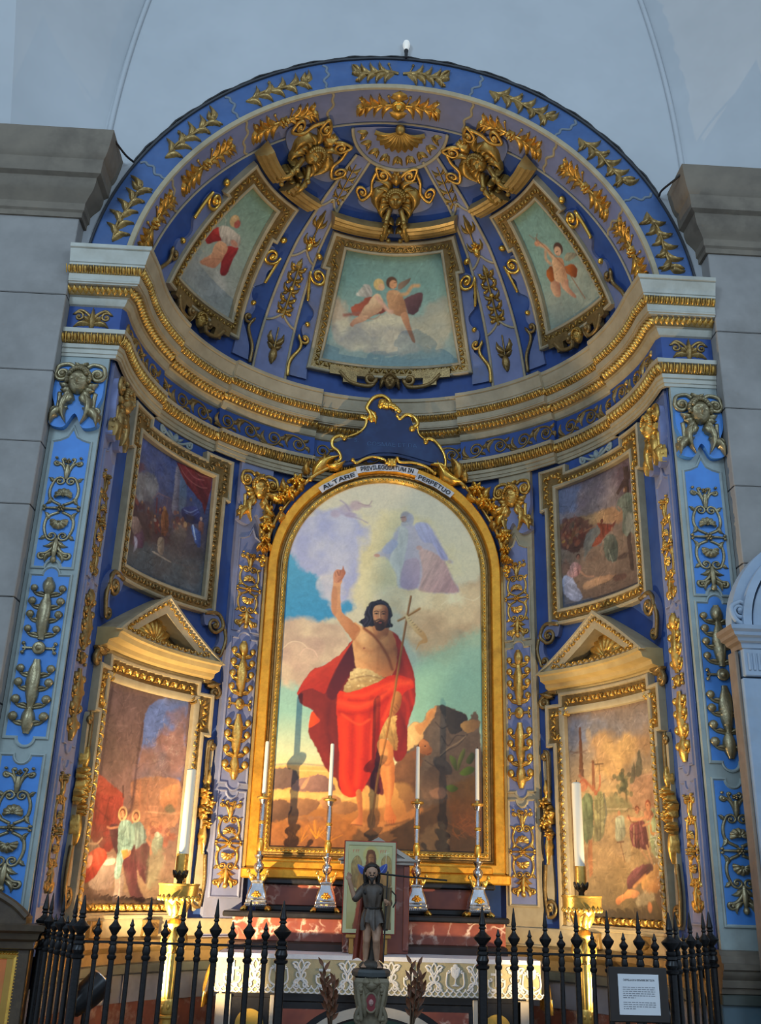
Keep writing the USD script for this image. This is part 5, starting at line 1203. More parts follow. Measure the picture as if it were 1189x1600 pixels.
# tunic with folds: rings from the neckline to the knees
def cloth(levels, k=64, folds=9, amp=.1, seed=0., open_=None):
    a = np.linspace(0, 2*pi, k+1); g = []
    for i, (z, cx, cy, rx, ry, f) in enumerate(levels):
        m = 1+f*amp*np.sin(folds*a+seed+i*.35)+f*amp*.5*np.sin((folds*2+1)*a+i*.6)
        g.append(np.stack([cx+rx*m*np.cos(a), cy+ry*m*np.sin(a), z+f*.012*np.sin(5*a+seed)+0*a], -1))
    g = np.array(g); return MB().grid(g).grid(g*[.96, .96, 1], True)
lv = [(.432, -.006, -.004, .026, .024, 0), (.424, -.006, -.004, .046, .036, .2), (.408, -.005, -.003, .068, .046, .3), (.385, -.004, -.003, .064, .055, .5), (.35, -.003, -.002, .054, .052, .7), (.318, -.002, 0, .048, .046, .8), (.305, 0, 0, .046, .044, .4), (.292, 0, 0, .052, .048, .8), (.26, .0, -.002, .062, .055, 1.1), (.235, .002, -.006, .066, .060, 1.5), (.21, .006, -.008, .066, .062, 1.8)]
cloth(lv).build('tunic', tunic_m, smooth=True, **W)
bones([(((-.060, 0, .400), .026), ((-.100, -.014, .356), .0235))], .007, 3).build('sleeve', tunic_m, smooth=True, **W)
bones([(((.060, 0, .400), .026), ((.086, -.01, .332), .0235))], .007, 3).build('sleeve', tunic_m, smooth=True, **W)
MB().tube([(.050*math.cos(a), .048*math.sin(a), .305) for a in np.linspace(0, 2*pi, 25)], .0055, 6).build('belt', hairm, smooth=True, **W)
bones([(((-.05, 0, .418), .018), ((-.012, .02, .432), .02)), (((.04, 0, .418), .018), ((-.012, .02, .432), .02)), (((-.05, 0, .418), .018), ((-.046, -.035, .385), .012)), (((.04, 0, .418), .018), ((.036, -.035, .385), .012))], .007, 3).build('collar', hairm, smooth=True, **W)
cg_ = []
for i, z in enumerate(np.linspace(.42, .03, 14)):
    t_ = i/13; x = np.linspace(-.06-.045*t_, .045+.03*t_, 22); cg_.append(np.stack([x, .052+.01*np.sin(x*150+i*.4)+.012*np.cos(x*14)+.012*t_, z+.012*np.sin(x*60)], -1))
cg_ = np.array(cg_); MB().grid(cg_).grid(cg_+[0, .006, 0], True).build('cloak', mat('red_painted_cloak', (.26, .045, .02), (.18, .03, .015), .5, scale=12, bump=.15, grime=(.30, .16, .03), gscale=8, gamt=.6), smooth=True, **W)
sg_ = []
for i, z in enumerate(np.linspace(.415, .20, 9)):
    x = np.linspace(.052+.015*(i/8), .105-.01*(i/8), 10); sg_.append(np.stack([x, -.012-.035*np.sin((x-.05)*50)+.008*np.sin(x*190+i*.5), z+0*x], -1))
sg_ = np.array(sg_); MB().grid(sg_, True).grid(sg_+[0, .006, 0]).build('mantle_fall', mat('brown_gold_mantle', (.17, .12, .06), (.12, .08, .04), .5, scale=14, bump=.15), smooth=True, **W)
MB().tube([(.06, -.085, .03), (.066, -.078, .20), (.071, -.070, .36), (.076, -.064, .50)], .0045, 6).build('staff', hairm, smooth=True, **W)
MB().tube([(.022, -.020, .488), (.20, -.012, .474), (.42, .0, .462)], .0055, 6).build('halo_rod', mat('dark_iron', (.03, .03, .03), (.02, .02, .02), .4, .6), smooth=True, **W)
MB().tube([(.10, -.02, .40), (.125, -.02, .375), (.128, -.02, .34), (.112, -.02, .31)], .004, 6).build('hook', hairm, smooth=True, **W)
rk = MB(); tq = trimesh.creation.icosphere(3, .07); V = tq.vertices*[1.0, .85, .42]; V = V+.02*(fbm(V*30, 3)[:, None]-.5); rk.add(V+[.0, .0, .008], tq.faces); 
V = tq.vertices*[.42, .35, 2.0]; V = V+.02*(fbm(V*24+5, 3)[:, None]-.5); rk.add(V+[.0, .03, .11], tq.faces); rk.build('rock_base', mat('dark_painted_rock', (.07, .055, .04), (.045, .035, .027), .7, scale=14, bump=.3), smooth=True, **W)

pd_ = thing('statue_pedestal', 'weathered carved pedestal with a red oval medallion under the small statue', 'pedestal', (SX, SY, .0))
pst = mat('weathered_pedestal', (.20, .165, .10), (.14, .115, .07), .6, scale=12, bump=.35, bscale=40, grime=(.06, .055, .045), gscale=7, gamt=.6)
Wp = dict(parent=pd_, world=False)
MB().lathe([(.085, 1.135), (.105, 1.145), (.108, 1.165), (.098, 1.178), (.0, 1.180)], k=8).build('top_slab', mat('slate_slab', (.06, .07, .07), (.045, .05, .05), .55, scale=10, bump=.2), smooth=False, **Wp)
b = MB(); g = []
for w, z, r in ((.085, .15, .01), (.088, .75, .01), (.082, .83, .01), (.072, .90, .012), (.070, .96, .012), (.088, 1.03, .015), (.094, 1.09, .015), (.098, 1.12, .012), (.088, 1.138, .01)):
    c = sbox(-w+r, -w+r, w-r, w-r).buffer(r, 4).exterior.coords; g.append([(x, y, z) for x, y in c])
b.grid(np.array(g), True).build('block', pst, smooth=35, **Wp)
fpd = lambda V: np.stack([V[:, 0], -.09-V[:, 2], V[:, 1]], -1)
MB().extrude(spline([(.028*math.cos(a), 1.02+.042*math.sin(a)) for a in np.linspace(0, 2*pi, 17)[:-1]], 4), 0, .012).build('red_medallion', mat('dark_red_enamel', (.22, .02, .025), (.15, .015, .02), .35), pd_, False, fpd, world=False)
MB().rim((0, 0, 0), .001, .0001, 4)
a = np.linspace(0, 2*pi, 26); MB().tube(np.c_[.032*np.cos(a), 1.02+.047*np.sin(a), .008+0*a], .007, 6).build('medallion_rim', pst, pd_, True, fpd, world=False)
MB().face((0, 1.02), .035, hair=False, w=.010).build('medallion_head', mat('pale_rose', (.42, .25, .22), (.36, .2, .18), .5), pd_, True, fpd, world=False)
for s in (-1, 1): MB().scroll([(s*.05, .93), (s*.058, 1.0), (s*.07, 1.07), (s*.05, 1.105)], (s*.055, 1.08), 1.2, ra=.014, rb=.009, cw=s).scroll([(s*.06, 1.0), (s*.08, .95), (s*.06, .92)], (s*.065, .94), 1., ra=.013, rb=.009, cw=-s).leaf((s*.03, .95), (s*.045, 1.10), .018, .02).build('side_scroll', pst, pd_, True, fpd, world=False)
MB().leaf((0, 1.13), (0, 1.07), .035, .025).leaf((-.05, 1.115), (.0, 1.12), .02, .02).leaf((.05, 1.115), (.0, 1.12), .02, .02).build('crest', pst, pd_, True, fpd, world=False)

# dried palms in small vases
leafm = mat('dry_brown_leaf', (.21, .075, .032), (.13, .05, .022), .6, scale=20); stemm = mat('dry_stem', (.10, .06, .03), (.07, .04, .02), .7)
def dry_leaf(b, p, d, L, w):
    p, d = np.array(p, float), np.array(d, float); d /= np.linalg.norm(d); s = np.cross(d, [0, 1, .2]); s /= np.linalg.norm(s); n = np.cross(s, d); t = np.linspace(0, 1, 6)
    hw = w*np.sin(pi*np.clip(t, .06, .97)**.8); P = p+t[:, None]*d*L+(.2*L*np.sin(pi*t))[:, None]*n*.4
    b.grid(np.stack([P-s*hw[:, None], P+n*hw[:, None]*.35, P+s*hw[:, None]], 1))
for (x, lab, sd) in ((-.265, 'vase of dried reddish brown leaves by the raised hand side of the small statue', 3), (.165, 'vase of dried reddish brown leaves below the rod of the small statue', 8)):
    r = np.random.default_rng(sd); t = thing('dried_plant', lab, 'dried plant', (x, -.46, 0)); Wd = dict(parent=t, world=False)
    MB().lathe([(.05, .15), (.05, .17), (.02, .2), (.02, .55), (.035, .6), (.045, .7), (.03, .80), (.034, .82), (.02, .82)], k=18).build('vase', mat('dark_vase', (.10, .06, .03), (.06, .035, .02), .35), smooth=40, **Wd)
    for k in range(7):
        a = k*2.4; tip = np.array([.035*math.cos(a)+.035*(1 if x > 0 else -.6), .03*math.sin(a), 1.02+.2*r.random()]); b = MB().tube([(0, 0, .78), tuple(tip*[.3, .3, 0]+[0, 0, .92]), tuple(tip)], .0035, 5); b.build('stem', stemm, smooth=True, **Wd)
        for q in range(9):
            u = .35+.65*q/8; p = tip*[u, u, 0]+[0, 0, .86+(tip[2]-.86)*u]; d = (math.cos(q*2.2+k), math.sin(q*2.2+k)*.8, .9+.5*u)
            b = MB(); dry_leaf(b, p, d, .045+.025*r.random(), .010); b.build('leaf', leafm, smooth=True, **Wd)

# ------------------------------------------------------------------ iron railing
iron = mat('black_iron', (.012, .012, .013), (.008, .008, .009), .28, .35, scale=20, bump=.08, bscale=60, rough2=.4)
FY, RZ = -.72, 1.292
def bar_mesh(kind):
    r = {'t': .0155, 's': .0125, 'p': .024}[kind]; b = MB()
    k = {'t': 1., 's': .78, 'p': 1.45}[kind]
    if kind == 's': top = [(r*.8, .0), (.016, .008), (.016, .016), (.010, .022), (.023, .040), (.024, .048), (.012, .062), (.009, .07), (.013, .078), (.008, .088), (.004, .105), (0, .112)]
    else: top = [(r*.9, .0), (.019*k, .008), (.019*k, .02), (.012*k, .028), (.018*k, .038), (.031*k, .058), (.033*k, .068), (.020*k, .082), (.011*k, .095), (.009*k, .105), (.015*k, .112), (.010*k, .122), (.014*k, .132), (.011*k, .15), (.007*k, .185), (.003*k, .215), (0, .222)]
    zb = RZ+.006
    low = [(r, .12), (r, RZ-.085), (r*1.5, RZ-.078), (r*1.6, RZ-.066), (r*1.1, RZ-.058), (r*1.45, RZ-.04), (r*1.2, RZ-.02), (r*.95, RZ-.012)]
    return b.lathe(low, k=12), MB().lathe([(x, zb+z) for x, z in top], k=14), MB().lathe([(r*.9, RZ-.014), (r*1.35, RZ-.010), (r*1.35, RZ+.004), (r*.9, RZ+.008)], k=12)
def fence_run(label, p0, p1, pattern, gate_post=None):
    """standing bars along the line p0 to p1 between end posts; each bar a part, its finial a sub-part"""
    t = thing('iron_railing', label, 'railing', (*p0, 0)); n = len(pattern)-1; d = (np.array(p1)-np.array(p0))/n
    for i, kd in enumerate(pattern):
        if kd == '-': continue
        x, y = d*i; low, top, ring_ = bar_mesh(kd); q = low.mb(ring_).move((x, y, 0)).build('post' if kd == 'p' else 'bar', iron, t, 40, world=False)
        top.move((x, y, 0)).build('finial', iron, q, 40, world=False)
    L = np.hypot(*(d*n)); a = math.atan2(d[1], d[0])
    for z, h in ((RZ-.006, .012), (.20, .03), (.62, .012)):
        b = MB().rbox((0, -.009, z), (L, .009, z+h), .003).move((0, 0, 0), rz=a); b.build('rail', iron, t, False, world=False)
    return t
fence_run('long black iron railing before the fresco of two haloed saints', (-1.605, FY), (-.545, FY), 'p'+'stststststs'+'p')
fence_run('long black iron railing before the crucifixion fresco, behind the text panel', (.525, FY), (1.545, FY), 'p'+'stststststs'+'p')
fence_run('short black iron side railing running back to the grey pier by the gilt picture', (-1.955, -.14), (-1.66, -.66), 'ptsts-'[:5]+'t')
fence_run('short black iron side railing running back to the pier by the pale neighbouring altar', (2.0, -.10), (1.60, -.66), 'ptsts-'[:5]+'t')

# ------------------------------------------------------------------ text panel on the railing
sg = thing('text_panel', 'pale printed text sheet in a dark frame on a slim stand', 'sign', (1.33, -.80, 0)); Ws = dict(parent=sg, world=False)
wood = mat('dark_sign_wood', (.03, .022, .018), (.02, .015, .012), .45)
MB().rbox((-.155, -.012, .985), (.155, .012, 1.245), .005).build('frame', wood, smooth=False, **Ws)
sh = MB().rbox((-.108, -.017, 1.02), (.108, -.012, 1.212), .001).build('sheet', mat('white_sheet', (.72, .74, .76), (.68, .70, .72), .6), smooth=False, **Ws)
MB().rbox((-.015, -.01, .1), (.015, .01, .985), .004).build('stand', wood, smooth=False, **Ws)
MB().lathe([(.12, 0), (.12, .012), (.02, .02), (.016, .1)], k=24).build('foot', wood, smooth=40, **Ws)
fs = lambda V: np.stack([V[:, 0], -.0172-V[:, 2], V[:, 1]], -1)
tm = meshkit.text_mesh('CAPPELLA DI S. GIOVANNI BATTISTA', .0085, .0004, True); V = np.array(tm.vertices); V[:, 0] = (V[:, 0]-V[:, 0].mean())*.165/np.ptp(V[:, 0]); V[:, 1] += 1.180
MB().add(V, tm.faces).build('heading', inkm, sh, False, fs, world=False)
r = np.random.default_rng(4); grey = mat('grey_print', (.26, .27, .29), (.22, .23, .25), .6); b = MB(); z = 1.148
for para in (6, 4):
    for ln in range(para):
        x = -.085; end = .085 if ln < para-1 else -.02
        while x < end:
            w = min(.006+.016*r.random(), end-x); b.extrude(sbox(x, z, x+w, z+.0038), 0, .0004); x += w+.004
        z -= .0098
    z -= .012
b.build('print_lines', grey, sh, False, fs, world=False, kind='stuff')

# ------------------------------------------------------------------ spot lamps on the niche floor
lampm = mat('black_lamp_metal', (.012, .012, .013), (.009, .009, .01), .3, .2); rimm = mat('chrome_rim', (.75, .75, .74), (.65, .65, .64), .12, 1.)
for P, T, lab in ((SPOT_L, (.35, 2.0, 3.3), 'round black spotlight with a bright rim behind the railing, near the gilt picture'), (SPOT_R, (-.45, 2.0, 3.4), 'round black spotlight behind the railing, near the text panel')):
    t = thing('spotlight', lab, 'lamp', (P[0], P[1], 0)); P = np.array(P); z = np.array(T)-P; z /= np.linalg.norm(z); x = np.cross([0, 0, 1.], z); x /= np.linalg.norm(x); y = np.cross(z, x)
    fl2 = lambda V: P+np.outer(V[:, 0], x)+np.outer(V[:, 1], y)+np.outer(V[:, 2]-.02, z)
    MB().lathe([(.0, -.15), (.035, -.148), (.055, -.13), (.062, -.10), (.075, -.06), (.084, -.02), (.088, .09), (.083, .09), (.078, .0), (.078, -.012), (.0, -.016)], k=28).build('housing', lampm, t, 40, fl2)
    a = np.linspace(0, 2*pi, 36); MB().tube(np.c_[.085*np.cos(a), .085*np.sin(a), .09+0*a], .006, 6).build('rim', rimm, t, True, fl2)
    MB().lathe([(.06, .15), (.06, .165), (.012, .17), (.011, P[2]-.10)], (P[0]-z[0]*.05, P[1]-z[1]*.05, 0), 16).build('stand', lampm, t, 40)
    MB().tube([(P[0]-z[0]*.05, P[1]-z[1]*.05, P[2]-.11), tuple(P-z*.06)], .011, 6).build('bracket', lampm, t, True)

# ------------------------------------------------------------------ neighbouring altars at both edges
wm = mat('dark_walnut', (.085, .055, .03), (.055, .035, .02), .4, scale=9, bump=.15, grime=(.16, .11, .05), gscale=5, gamt=.4)
t = thing('walnut_altar', 'dark walnut altar entablature with curved broken pediment, above the gilt picture', 'side altar')
prof = [(0, 1.215), (.02, 1.22), (.025, 1.255), (.05, 1.27), (.06, 1.30), (.09, 1.315), (.095, 1.345), (0, 1.352)]
b = MB().grid(np.array([[(x, -.25-w, z) for w, z in prof] for x in (-3.2, -1.985)])); b.grid(np.array([[(-1.985+w, y, z) for w, z in prof] for y in (-.25, -.157)])); b.grid(np.array([[(-1.985+w*k_, -.25-w, z) for w, z in prof] for k_ in (0, 1)])); b.build('entablature', wm, t, 35)
C = crom([(-2.62, 1.56), (-2.3, 1.53), (-2.12, 1.46), (-2.02, 1.385)], 8); b = MB(); P = Polygon(list(C)+[(-2.02, 1.35), (-2.62, 1.35)]); 
b.extrude(P, 0, .12); b.tube(np.c_[C, .12+0*C[:, 0]], .022, 7).build('curved_pediment', wm, t, 35, flat_at(0, -.157, 0))
b = MB().rbox((-2.055, -.24, 0), (-1.985, -.15, 1.215), .006).build('upright', wm, t, False)
MB().rbox((-3.2, -.19, .1), (-2.05, -.157, 1.215), .006).build('back_panel', wm, t, False)
t = thing('framed_picture', 'orange-red picture in a beaded gilt frame at the grey pier', 'picture'); SIDE_PIC = t
fpz = flat_at(0, -.20, 0)
moulding(ccw([(-3.1, .35), (-2.035, .35), (-2.035, 1.205), (-3.1, 1.205)]), [(0, 0), (.002, .03), (.012, .036), (.02, .02), (.04, .014), (.046, .005)], seg=.1).build('frame', brightgold, t, 40, fpz)
b = MB()
for z in np.arange(.37, 1.2, .0165): b.ball((-2.048, z, .034), .0075, k=6, m=5)
for x in np.arange(-2.6, -2.05, .0165): b.ball((x, 1.192, .034), .0075, k=6, m=5)
b.build('bead_edge', brightgold, t, True, fpz, kind='stuff')
MB().extrude(sbox(-3.06, .39, -2.075, 1.165), -.002, .004).build('picture', mat('orange_red_picture', (.75, .20, .045), (.58, .14, .035), .35, scale=5, grime=(.45, .22, .05), gscale=4, gamt=.6), t, False, fpz)
b = MB().rbox((-2.115, -.208, .39), (-2.078, -.202, 1.165), .001); b.build('inner_gilt_strip', mat('amber_glass_edge', (.5, .30, .06), (.4, .22, .04), .25, .3), t, False)

pb = mat('pale_blue_stucco', (.34, .42, .52), (.28, .36, .46), .6, scale=5, bump=.1, grime=(.30, .30, .28), gscale=3, gamt=.4); tan_ = mat('tan_stone', (.27, .21, .16), (.21, .16, .12), .65, scale=6, bump=.2, grime=(.15, .11, .08), gscale=3)
t = thing('side_altar_arch', 'pale blue stucco pier and arch of the neighbouring altar with fluted frieze', 'side altar')
fa = flat_at(0, -.30, 0)
MB().rbox((2.285, -.30, .0), (2.62, -.156, 2.92), .008).build('pier_shaft', pb, t, False)
MB().rbox((3.42, -.30, .0), (3.75, -.156, 3.245), .008).build('pier_shaft', pb, t, False)
MB().rbox((2.262, -.27, 0), (2.287, -.156, 3.10), .005).build('tan_edge', tan_, t, False)
MB().rbox((2.30, -.315, 2.93), (2.63, -.156, 3.11), .006).build('frieze_block', pb, t, False)
for i in range(7): MB().rbox((2.325+i*.032, -.324, 2.965), (2.342+i*.032, -.312, 3.08), .004).build('flute', pb, t, False)
prof = [(0, 3.105), (.01, 3.11), (.015, 3.14), (.04, 3.15), (.05, 3.17), (.075, 3.18), (.08, 3.20), (.10, 3.215), (.105, 3.24), (0, 3.245)]
b = MB().grid(np.array([[(2.30-w*k, -.315-w, z) for w, z in prof] for k in (1,)]+[[(2.66, -.315-w, z) for w, z in prof]])); b.build('cornice', pb, t, 35)
b = MB().grid(np.array([[(2.30-w, y, z) for w, z in prof] for y in (-.156, -.315)]+[[(2.30-w, -.315-w, z) for w, z in prof]])); b.build('cornice_return', tan_, t, 35)
for k, (r0, h) in enumerate(((.62, .05), (.55, .035), (.48, .05))):
    a = np.linspace(0, pi, 40); b = MB(); sec = [(r0, -.1), (r0, h), (r0-.05, h+.01), (r0-.065, -.1)]
    b.grid(np.array([[(2.93+rr*math.cos(q), -.30-w, 3.25+rr*math.sin(q)) for rr, w in sec] for q in a])); b.build('arch_moulding', pb, t, 35)
MB().scroll([(2.34, 3.25), (2.27, 3.30), (2.25, 3.38), (2.31, 3.42)], (2.305, 3.36), 1.6, ra=.02, rb=.012, cw=1, w=.02).build('spiral_volute', pb, t, True, fa)
MB().extrude(sbox(2.2, 3.245, 3.65, 4.0).difference(Point(2.93, 3.25).buffer(.6)).intersection(Point(2.93, 3.25).buffer(.68)), -.1, .0).build('spandrel', pb, t, False, fa)

# pedestals under the jamb pilasters
for s, nm in ((-1, 'baseboard_left'), (1, 'baseboard_right')):
    q = tag(UsdGeom.Xform.Define(stage, path_for(nm, None)).GetPrim(), kind='structure')
    prof = [(0, 1.06), (.03, 1.065), (.035, 1.095), (.05, 1.10), (.055, 1.135), (.05, 1.14), (.075, 1.165), (.08, 1.19), (.095, 1.20), (.10, 1.23), (.07, 1.235), (.06, 1.27), (.045, 1.28), (.04, 1.30), (0, 1.305)]
    b = MB(); b.grid(np.array([[(s*2.437, -.02-w, z) for w, z in prof], [(s*(2.06-w*0), -.02-w, z) for w, z in prof]]), s < 0); b.grid(np.array([[(s*2.06, -.02-w, z) for w, z in prof], [(s*2.06, .02, z) for w, z in prof]]), s < 0); b.build('base_moulding', brownstone, q, 35)
    MB().rbox((s*2.435, -.03, .12), (s*2.062, .06, 1.06), .006).build('dado_block', mat('teal_grey_marble', (.10, .16, .19), (.07, .12, .15), .35, scale=5, grime=(.18, .20, .20), gscale=5, gamt=.5), q, False)
    MB().rbox((s*2.435, -.05, 1.0), (s*2.06, .03, 1.06), .006).build('dado_band', greenst, q, False)

# cable along the arch, lamp bulb on its crown
cb = mat('black_cable', (.01, .01, .011), (.008, .008, .009), .5)
t = thing('cable', 'black electric cable running round the edge of the painted arch', 'cable')
al = np.radians(np.linspace(152, 27, 120)); jit = .006*np.sin(al*37)+.004*np.sin(al*91)
A = np.stack([(2.415+jit)*np.cos(al), -.012+0*al, ZC+(2.415+jit)*np.sin(al)], -1)
L_ = crom([(-2.245, -.30, 6.98), (-2.22, -.25, 6.955), (-2.17, -.12, 6.95), tuple(A[0])], 6); R_ = crom([tuple(A[-1]), (2.14, -.10, 6.93), (2.20, -.25, 6.92), (2.245, -.30, 6.95)], 6)
MB().tube(np.vstack([L_[:-1], A, R_[1:]]), .009, 6).build('cord', cb, t, True)
t = thing('bulb', 'white lamp bulb in a dark socket at the crown of the arch', 'lamp', (.04, -.035, 8.235)); 
MB().lathe([(.012, 0), (.014, .06), (.018, .065), (.018, .085)], k=14).build('socket', cb, t, 40, world=False)
MB().lathe([(.014, .085), (.022, .10), (.030, .13), (.031, .155), (.024, .18), (.0, .19)], k=18).build('glass', mat('frosted_bulb', (.80, .79, .72), (.76, .75, .70), .35, emit=((1., .93, .78), .22)), t, 40, world=False)

# ------------------------------------------------------------------ painted surfaces: fine grids whose vertices carry the paint's colour
def U(s): return np.array(s.split(), float).reshape(-1, 2)/1000
LIN = lambda c: np.array(srgb(*c))
class Paint:
    """a canvas in metres (u, v); every stroke blends a colour into the vertices it covers"""
    def __init__(s, lo, hi, step):
        nx, ny = [int(math.ceil((hi[k]-lo[k])/step))+1 for k in (0, 1)]
        x, y = np.meshgrid(np.linspace(lo[0], hi[0], nx), np.linspace(lo[1], hi[1], ny), indexing='ij')
        s.sh = (nx, ny); s.P = np.stack([x.ravel(), y.ravel()], -1); s.C = np.zeros((nx*ny, 3)); s.step = step
    def sel(s, lo, hi): return np.nonzero(((s.P >= lo) & (s.P <= hi)).all(1))[0]
    def blend(s, i, m, c): s.C[i] += (c-s.C[i])*m[:, None]
    def grad(s, stops, ax=1):
        q = s.P[:, ax]; at = [a for a, _ in stops]; c = np.array([LIN(c) for _, c in stops])
        s.C = np.stack([np.interp(q, at, c[:, k]) for k in range(3)], -1)
    def dist(s, Q, poly, closed=True):
        A = poly; B = np.roll(poly, -1, 0) if closed else poly[1:]; A = A if closed else A[:-1]
        d2 = np.full(len(Q), 1e9); ins = np.zeros(len(Q), bool)
        for a, b in zip(A, B):
            e = b-a; L = max(float(e@e), 1e-12); t = np.clip(((Q-a)@e)/L, 0, 1); r = Q-a-t[:, None]*e; d2 = np.minimum(d2, (r*r).sum(1))
            if closed:
                cr = (a[1] > Q[:, 1]) != (b[1] > Q[:, 1]); dy = b[1]-a[1]
                if abs(dy) > 1e-12: ins ^= cr & (Q[:, 0] < e[0]*(Q[:, 1]-a[1])/dy+a[0])
        d = np.sqrt(d2); return np.where(ins, -d, d) if closed else d
    def f(s, P, c, c2=None, d=(1, 0), a=1., soft=.004, n=.0, sm=True, fold=None, jag=None):
        """filled shape; c2: second tone across direction d; n: brush mottling; fold = (direction, width, strength)"""
        P = crom(P, 4, True) if sm else P
        i = s.sel(P.min(0)-soft*2, P.max(0)+soft*2)
        if not len(i): return s
        Q = s.P[i]; j = (soft*.5+n*.06 if jag is None else jag); dd = s.dist(Q, P)+(j*2*(fbm(np.c_[Q*38, 0*Q[:, 0]+P[0, 1]*7], 3, 9)-.5) if j else 0); m = np.clip(.5-dd/(2*soft), 0, 1); m = m*m*(3-2*m)*a; col = np.broadcast_to(LIN(c), (len(i), 3)).copy()
        if c2 is not None:
            d = np.array(d, float); d /= np.hypot(*d); t = P@d; k = np.clip((Q@d-t.min())/(t.max()-t.min()), 0, 1); k = k*k*(3-2*k); col += (LIN(c2)-col)*k[:, None]
        if n: col *= (1+n*2*(fbm(np.c_[Q*26, 0*Q[:, 0]+P[0, 0]*9], 3, 5)-.5))[:, None]
        if fold:
            fd, w, st = fold; fd = np.array(fd, float); fd /= np.hypot(*fd); x = Q@np.array([-fd[1], fd[0]]); y = Q@fd
            g = fbm(np.stack([x/w, y/(w*5), 0*x+P[0, 1]], -1), 3, 11)-.5; col *= np.clip(1+st*3*g, .25, 2.2)[:, None]
        s.blend(i, m, col); return s
    def l(s, P, w, c, a=1., sm=True, soft=None):
        P = crom(P, 5) if sm and len(P) > 2 else P; soft = soft or max(s.step*.7, w*.35)
        i = s.sel(P.min(0)-w-soft, P.max(0)+w+soft)
        if len(i): s.blend(i, np.clip(.5-(s.dist(s.P[i], P, False)-w/2)/(2*soft), 0, 1)*a, LIN(c))
        return s
    def b(s, c0, rx, ry, c, a=1., soft=.5, rot=0.):
        for x, y in np.atleast_2d(c0):
            i = s.sel((x-max(rx, ry)*1.6, y-max(rx, ry)*1.6), (x+max(rx, ry)*1.6, y+max(rx, ry)*1.6))
            if not len(i): continue
            q = s.P[i]-[x, y]; k, z = math.cos(rot), math.sin(rot); r = np.hypot((q[:, 0]*k+q[:, 1]*z)/rx, (-q[:, 0]*z+q[:, 1]*k)/ry); m = np.clip((1+soft*.5-r)/max(soft, .02), 0, 1); s.blend(i, m*m*(3-2*m)*a, LIN(c))
        return s
    def cloud(s, P, c, c2, a=1., soft=.05, sc=9, seed=1):
        """ragged lit cloud inside an outline"""
        P = crom(P, 4, True); i = s.sel(P.min(0)-soft*2, P.max(0)+soft*2); Q = s.P[i]
        if not len(i): return s
        g = fbm(np.c_[Q*sc, 0*Q[:, 0]+seed], 4, seed); m = np.clip(.5-(s.dist(Q, P)+(g-.5)*soft*3)/(2*soft*.6), 0, 1)*a; k = np.clip((fbm(np.c_[Q*sc*.8+.15, 0*Q[:, 0]+seed], 4, seed+3)-.32)*2.6, 0, 1)
        s.blend(i, m, LIN(c)*(1-k[:, None])+LIN(c2)*k[:, None]); return s
    def mott(s, amt, sc, seed=2, st=(1, 1)):
        g = fbm(np.c_[s.P*sc*np.array(st), 0*s.P[:, 0]+seed], 4, seed)-.5; s.C *= np.clip(1+amt*2*g, .2, 2)[:, None]; return s
    def strokes(s, k, amt, L=.05, w=.006, seed=1):
        """loose brush marks that vary the paint under them"""
        g = np.random.default_rng(seed); lo, hi = s.P.min(0), s.P.max(0)
        for _ in range(k):
            c = g.uniform(lo, hi); a = g.normal(0, .5)+(0 if g.random() < .6 else 1.4); d = np.array([math.cos(a), math.sin(a)])*L*g.uniform(.4, 1.3)
            i = s.sel(c-L*1.4, c+L*1.4); e = np.abs((s.P[i]-c)@np.array([-d[1], d[0]])/np.hypot(*d)); t = np.abs((s.P[i]-c)@d)/(d@d); m = np.clip(1-e/w, 0, 1)*np.clip(2-2*t, 0, 1)
            s.C[i] *= (1+m*g.uniform(-amt, amt))[:, None]
        return s
    def fade(s, sat, c, a, sc=5, seed=3):
        """age: less colour, and patches worn down to a ground tone"""
        l = s.C@np.array([.21, .72, .07]); s.C = l[:, None]+(s.C-l[:, None])*sat
        m = np.clip((fbm(np.c_[s.P*sc, 0*s.P[:, 0]+seed], 5, seed)-.46)*5, 0, 1)*a; s.C += (LIN(c)-s.C)*m[:, None]; return s
    def wb(s, k): s.C = np.clip(s.C*np.array(k), 0, .92); return s
    def build(s, name, parent, fn, w=0., clip=None, label=None, rough=.5):
        nx, ny = s.sh; b = MB(); V = np.c_[s.P, np.full(len(s.P), w)]; b.grid(V.reshape(nx, ny, 3)); V, F = b.get(); cent = s.P[F].mean(1)
        C = s.C
        if clip is not None:
            F = F[clip(cent)]; use, inv = np.unique(F, return_inverse=True); F = inv.reshape(-1, 3); V = V[use]; C = C[use]
        V = to_local(fn(V), parent); p = path_for(name, parent)
        m = usdkit.mesh(stage, p, (V, F), mat('paint_r%d' % int(rough*100), None, rough=rough, attr='paint', bump=.04, bscale=220), True)
        UsdGeom.PrimvarsAPI(m).CreatePrimvar('paint', Sdf.ValueTypeNames.Color3fArray, 'vertex').Set(Vt.Vec3fArray.FromNumpy(C.astype(np.float32)))
        return tag(m.GetPrim(), label)
def in_poly(P):
    from shapely import contains_xy
    g = Polygon(P).buffer(.012); return lambda c: contains_xy(g, c[:, 0], c[:, 1])
SK, SKD, SKL = (205, 150, 105), (160, 100, 65), (226, 182, 136)
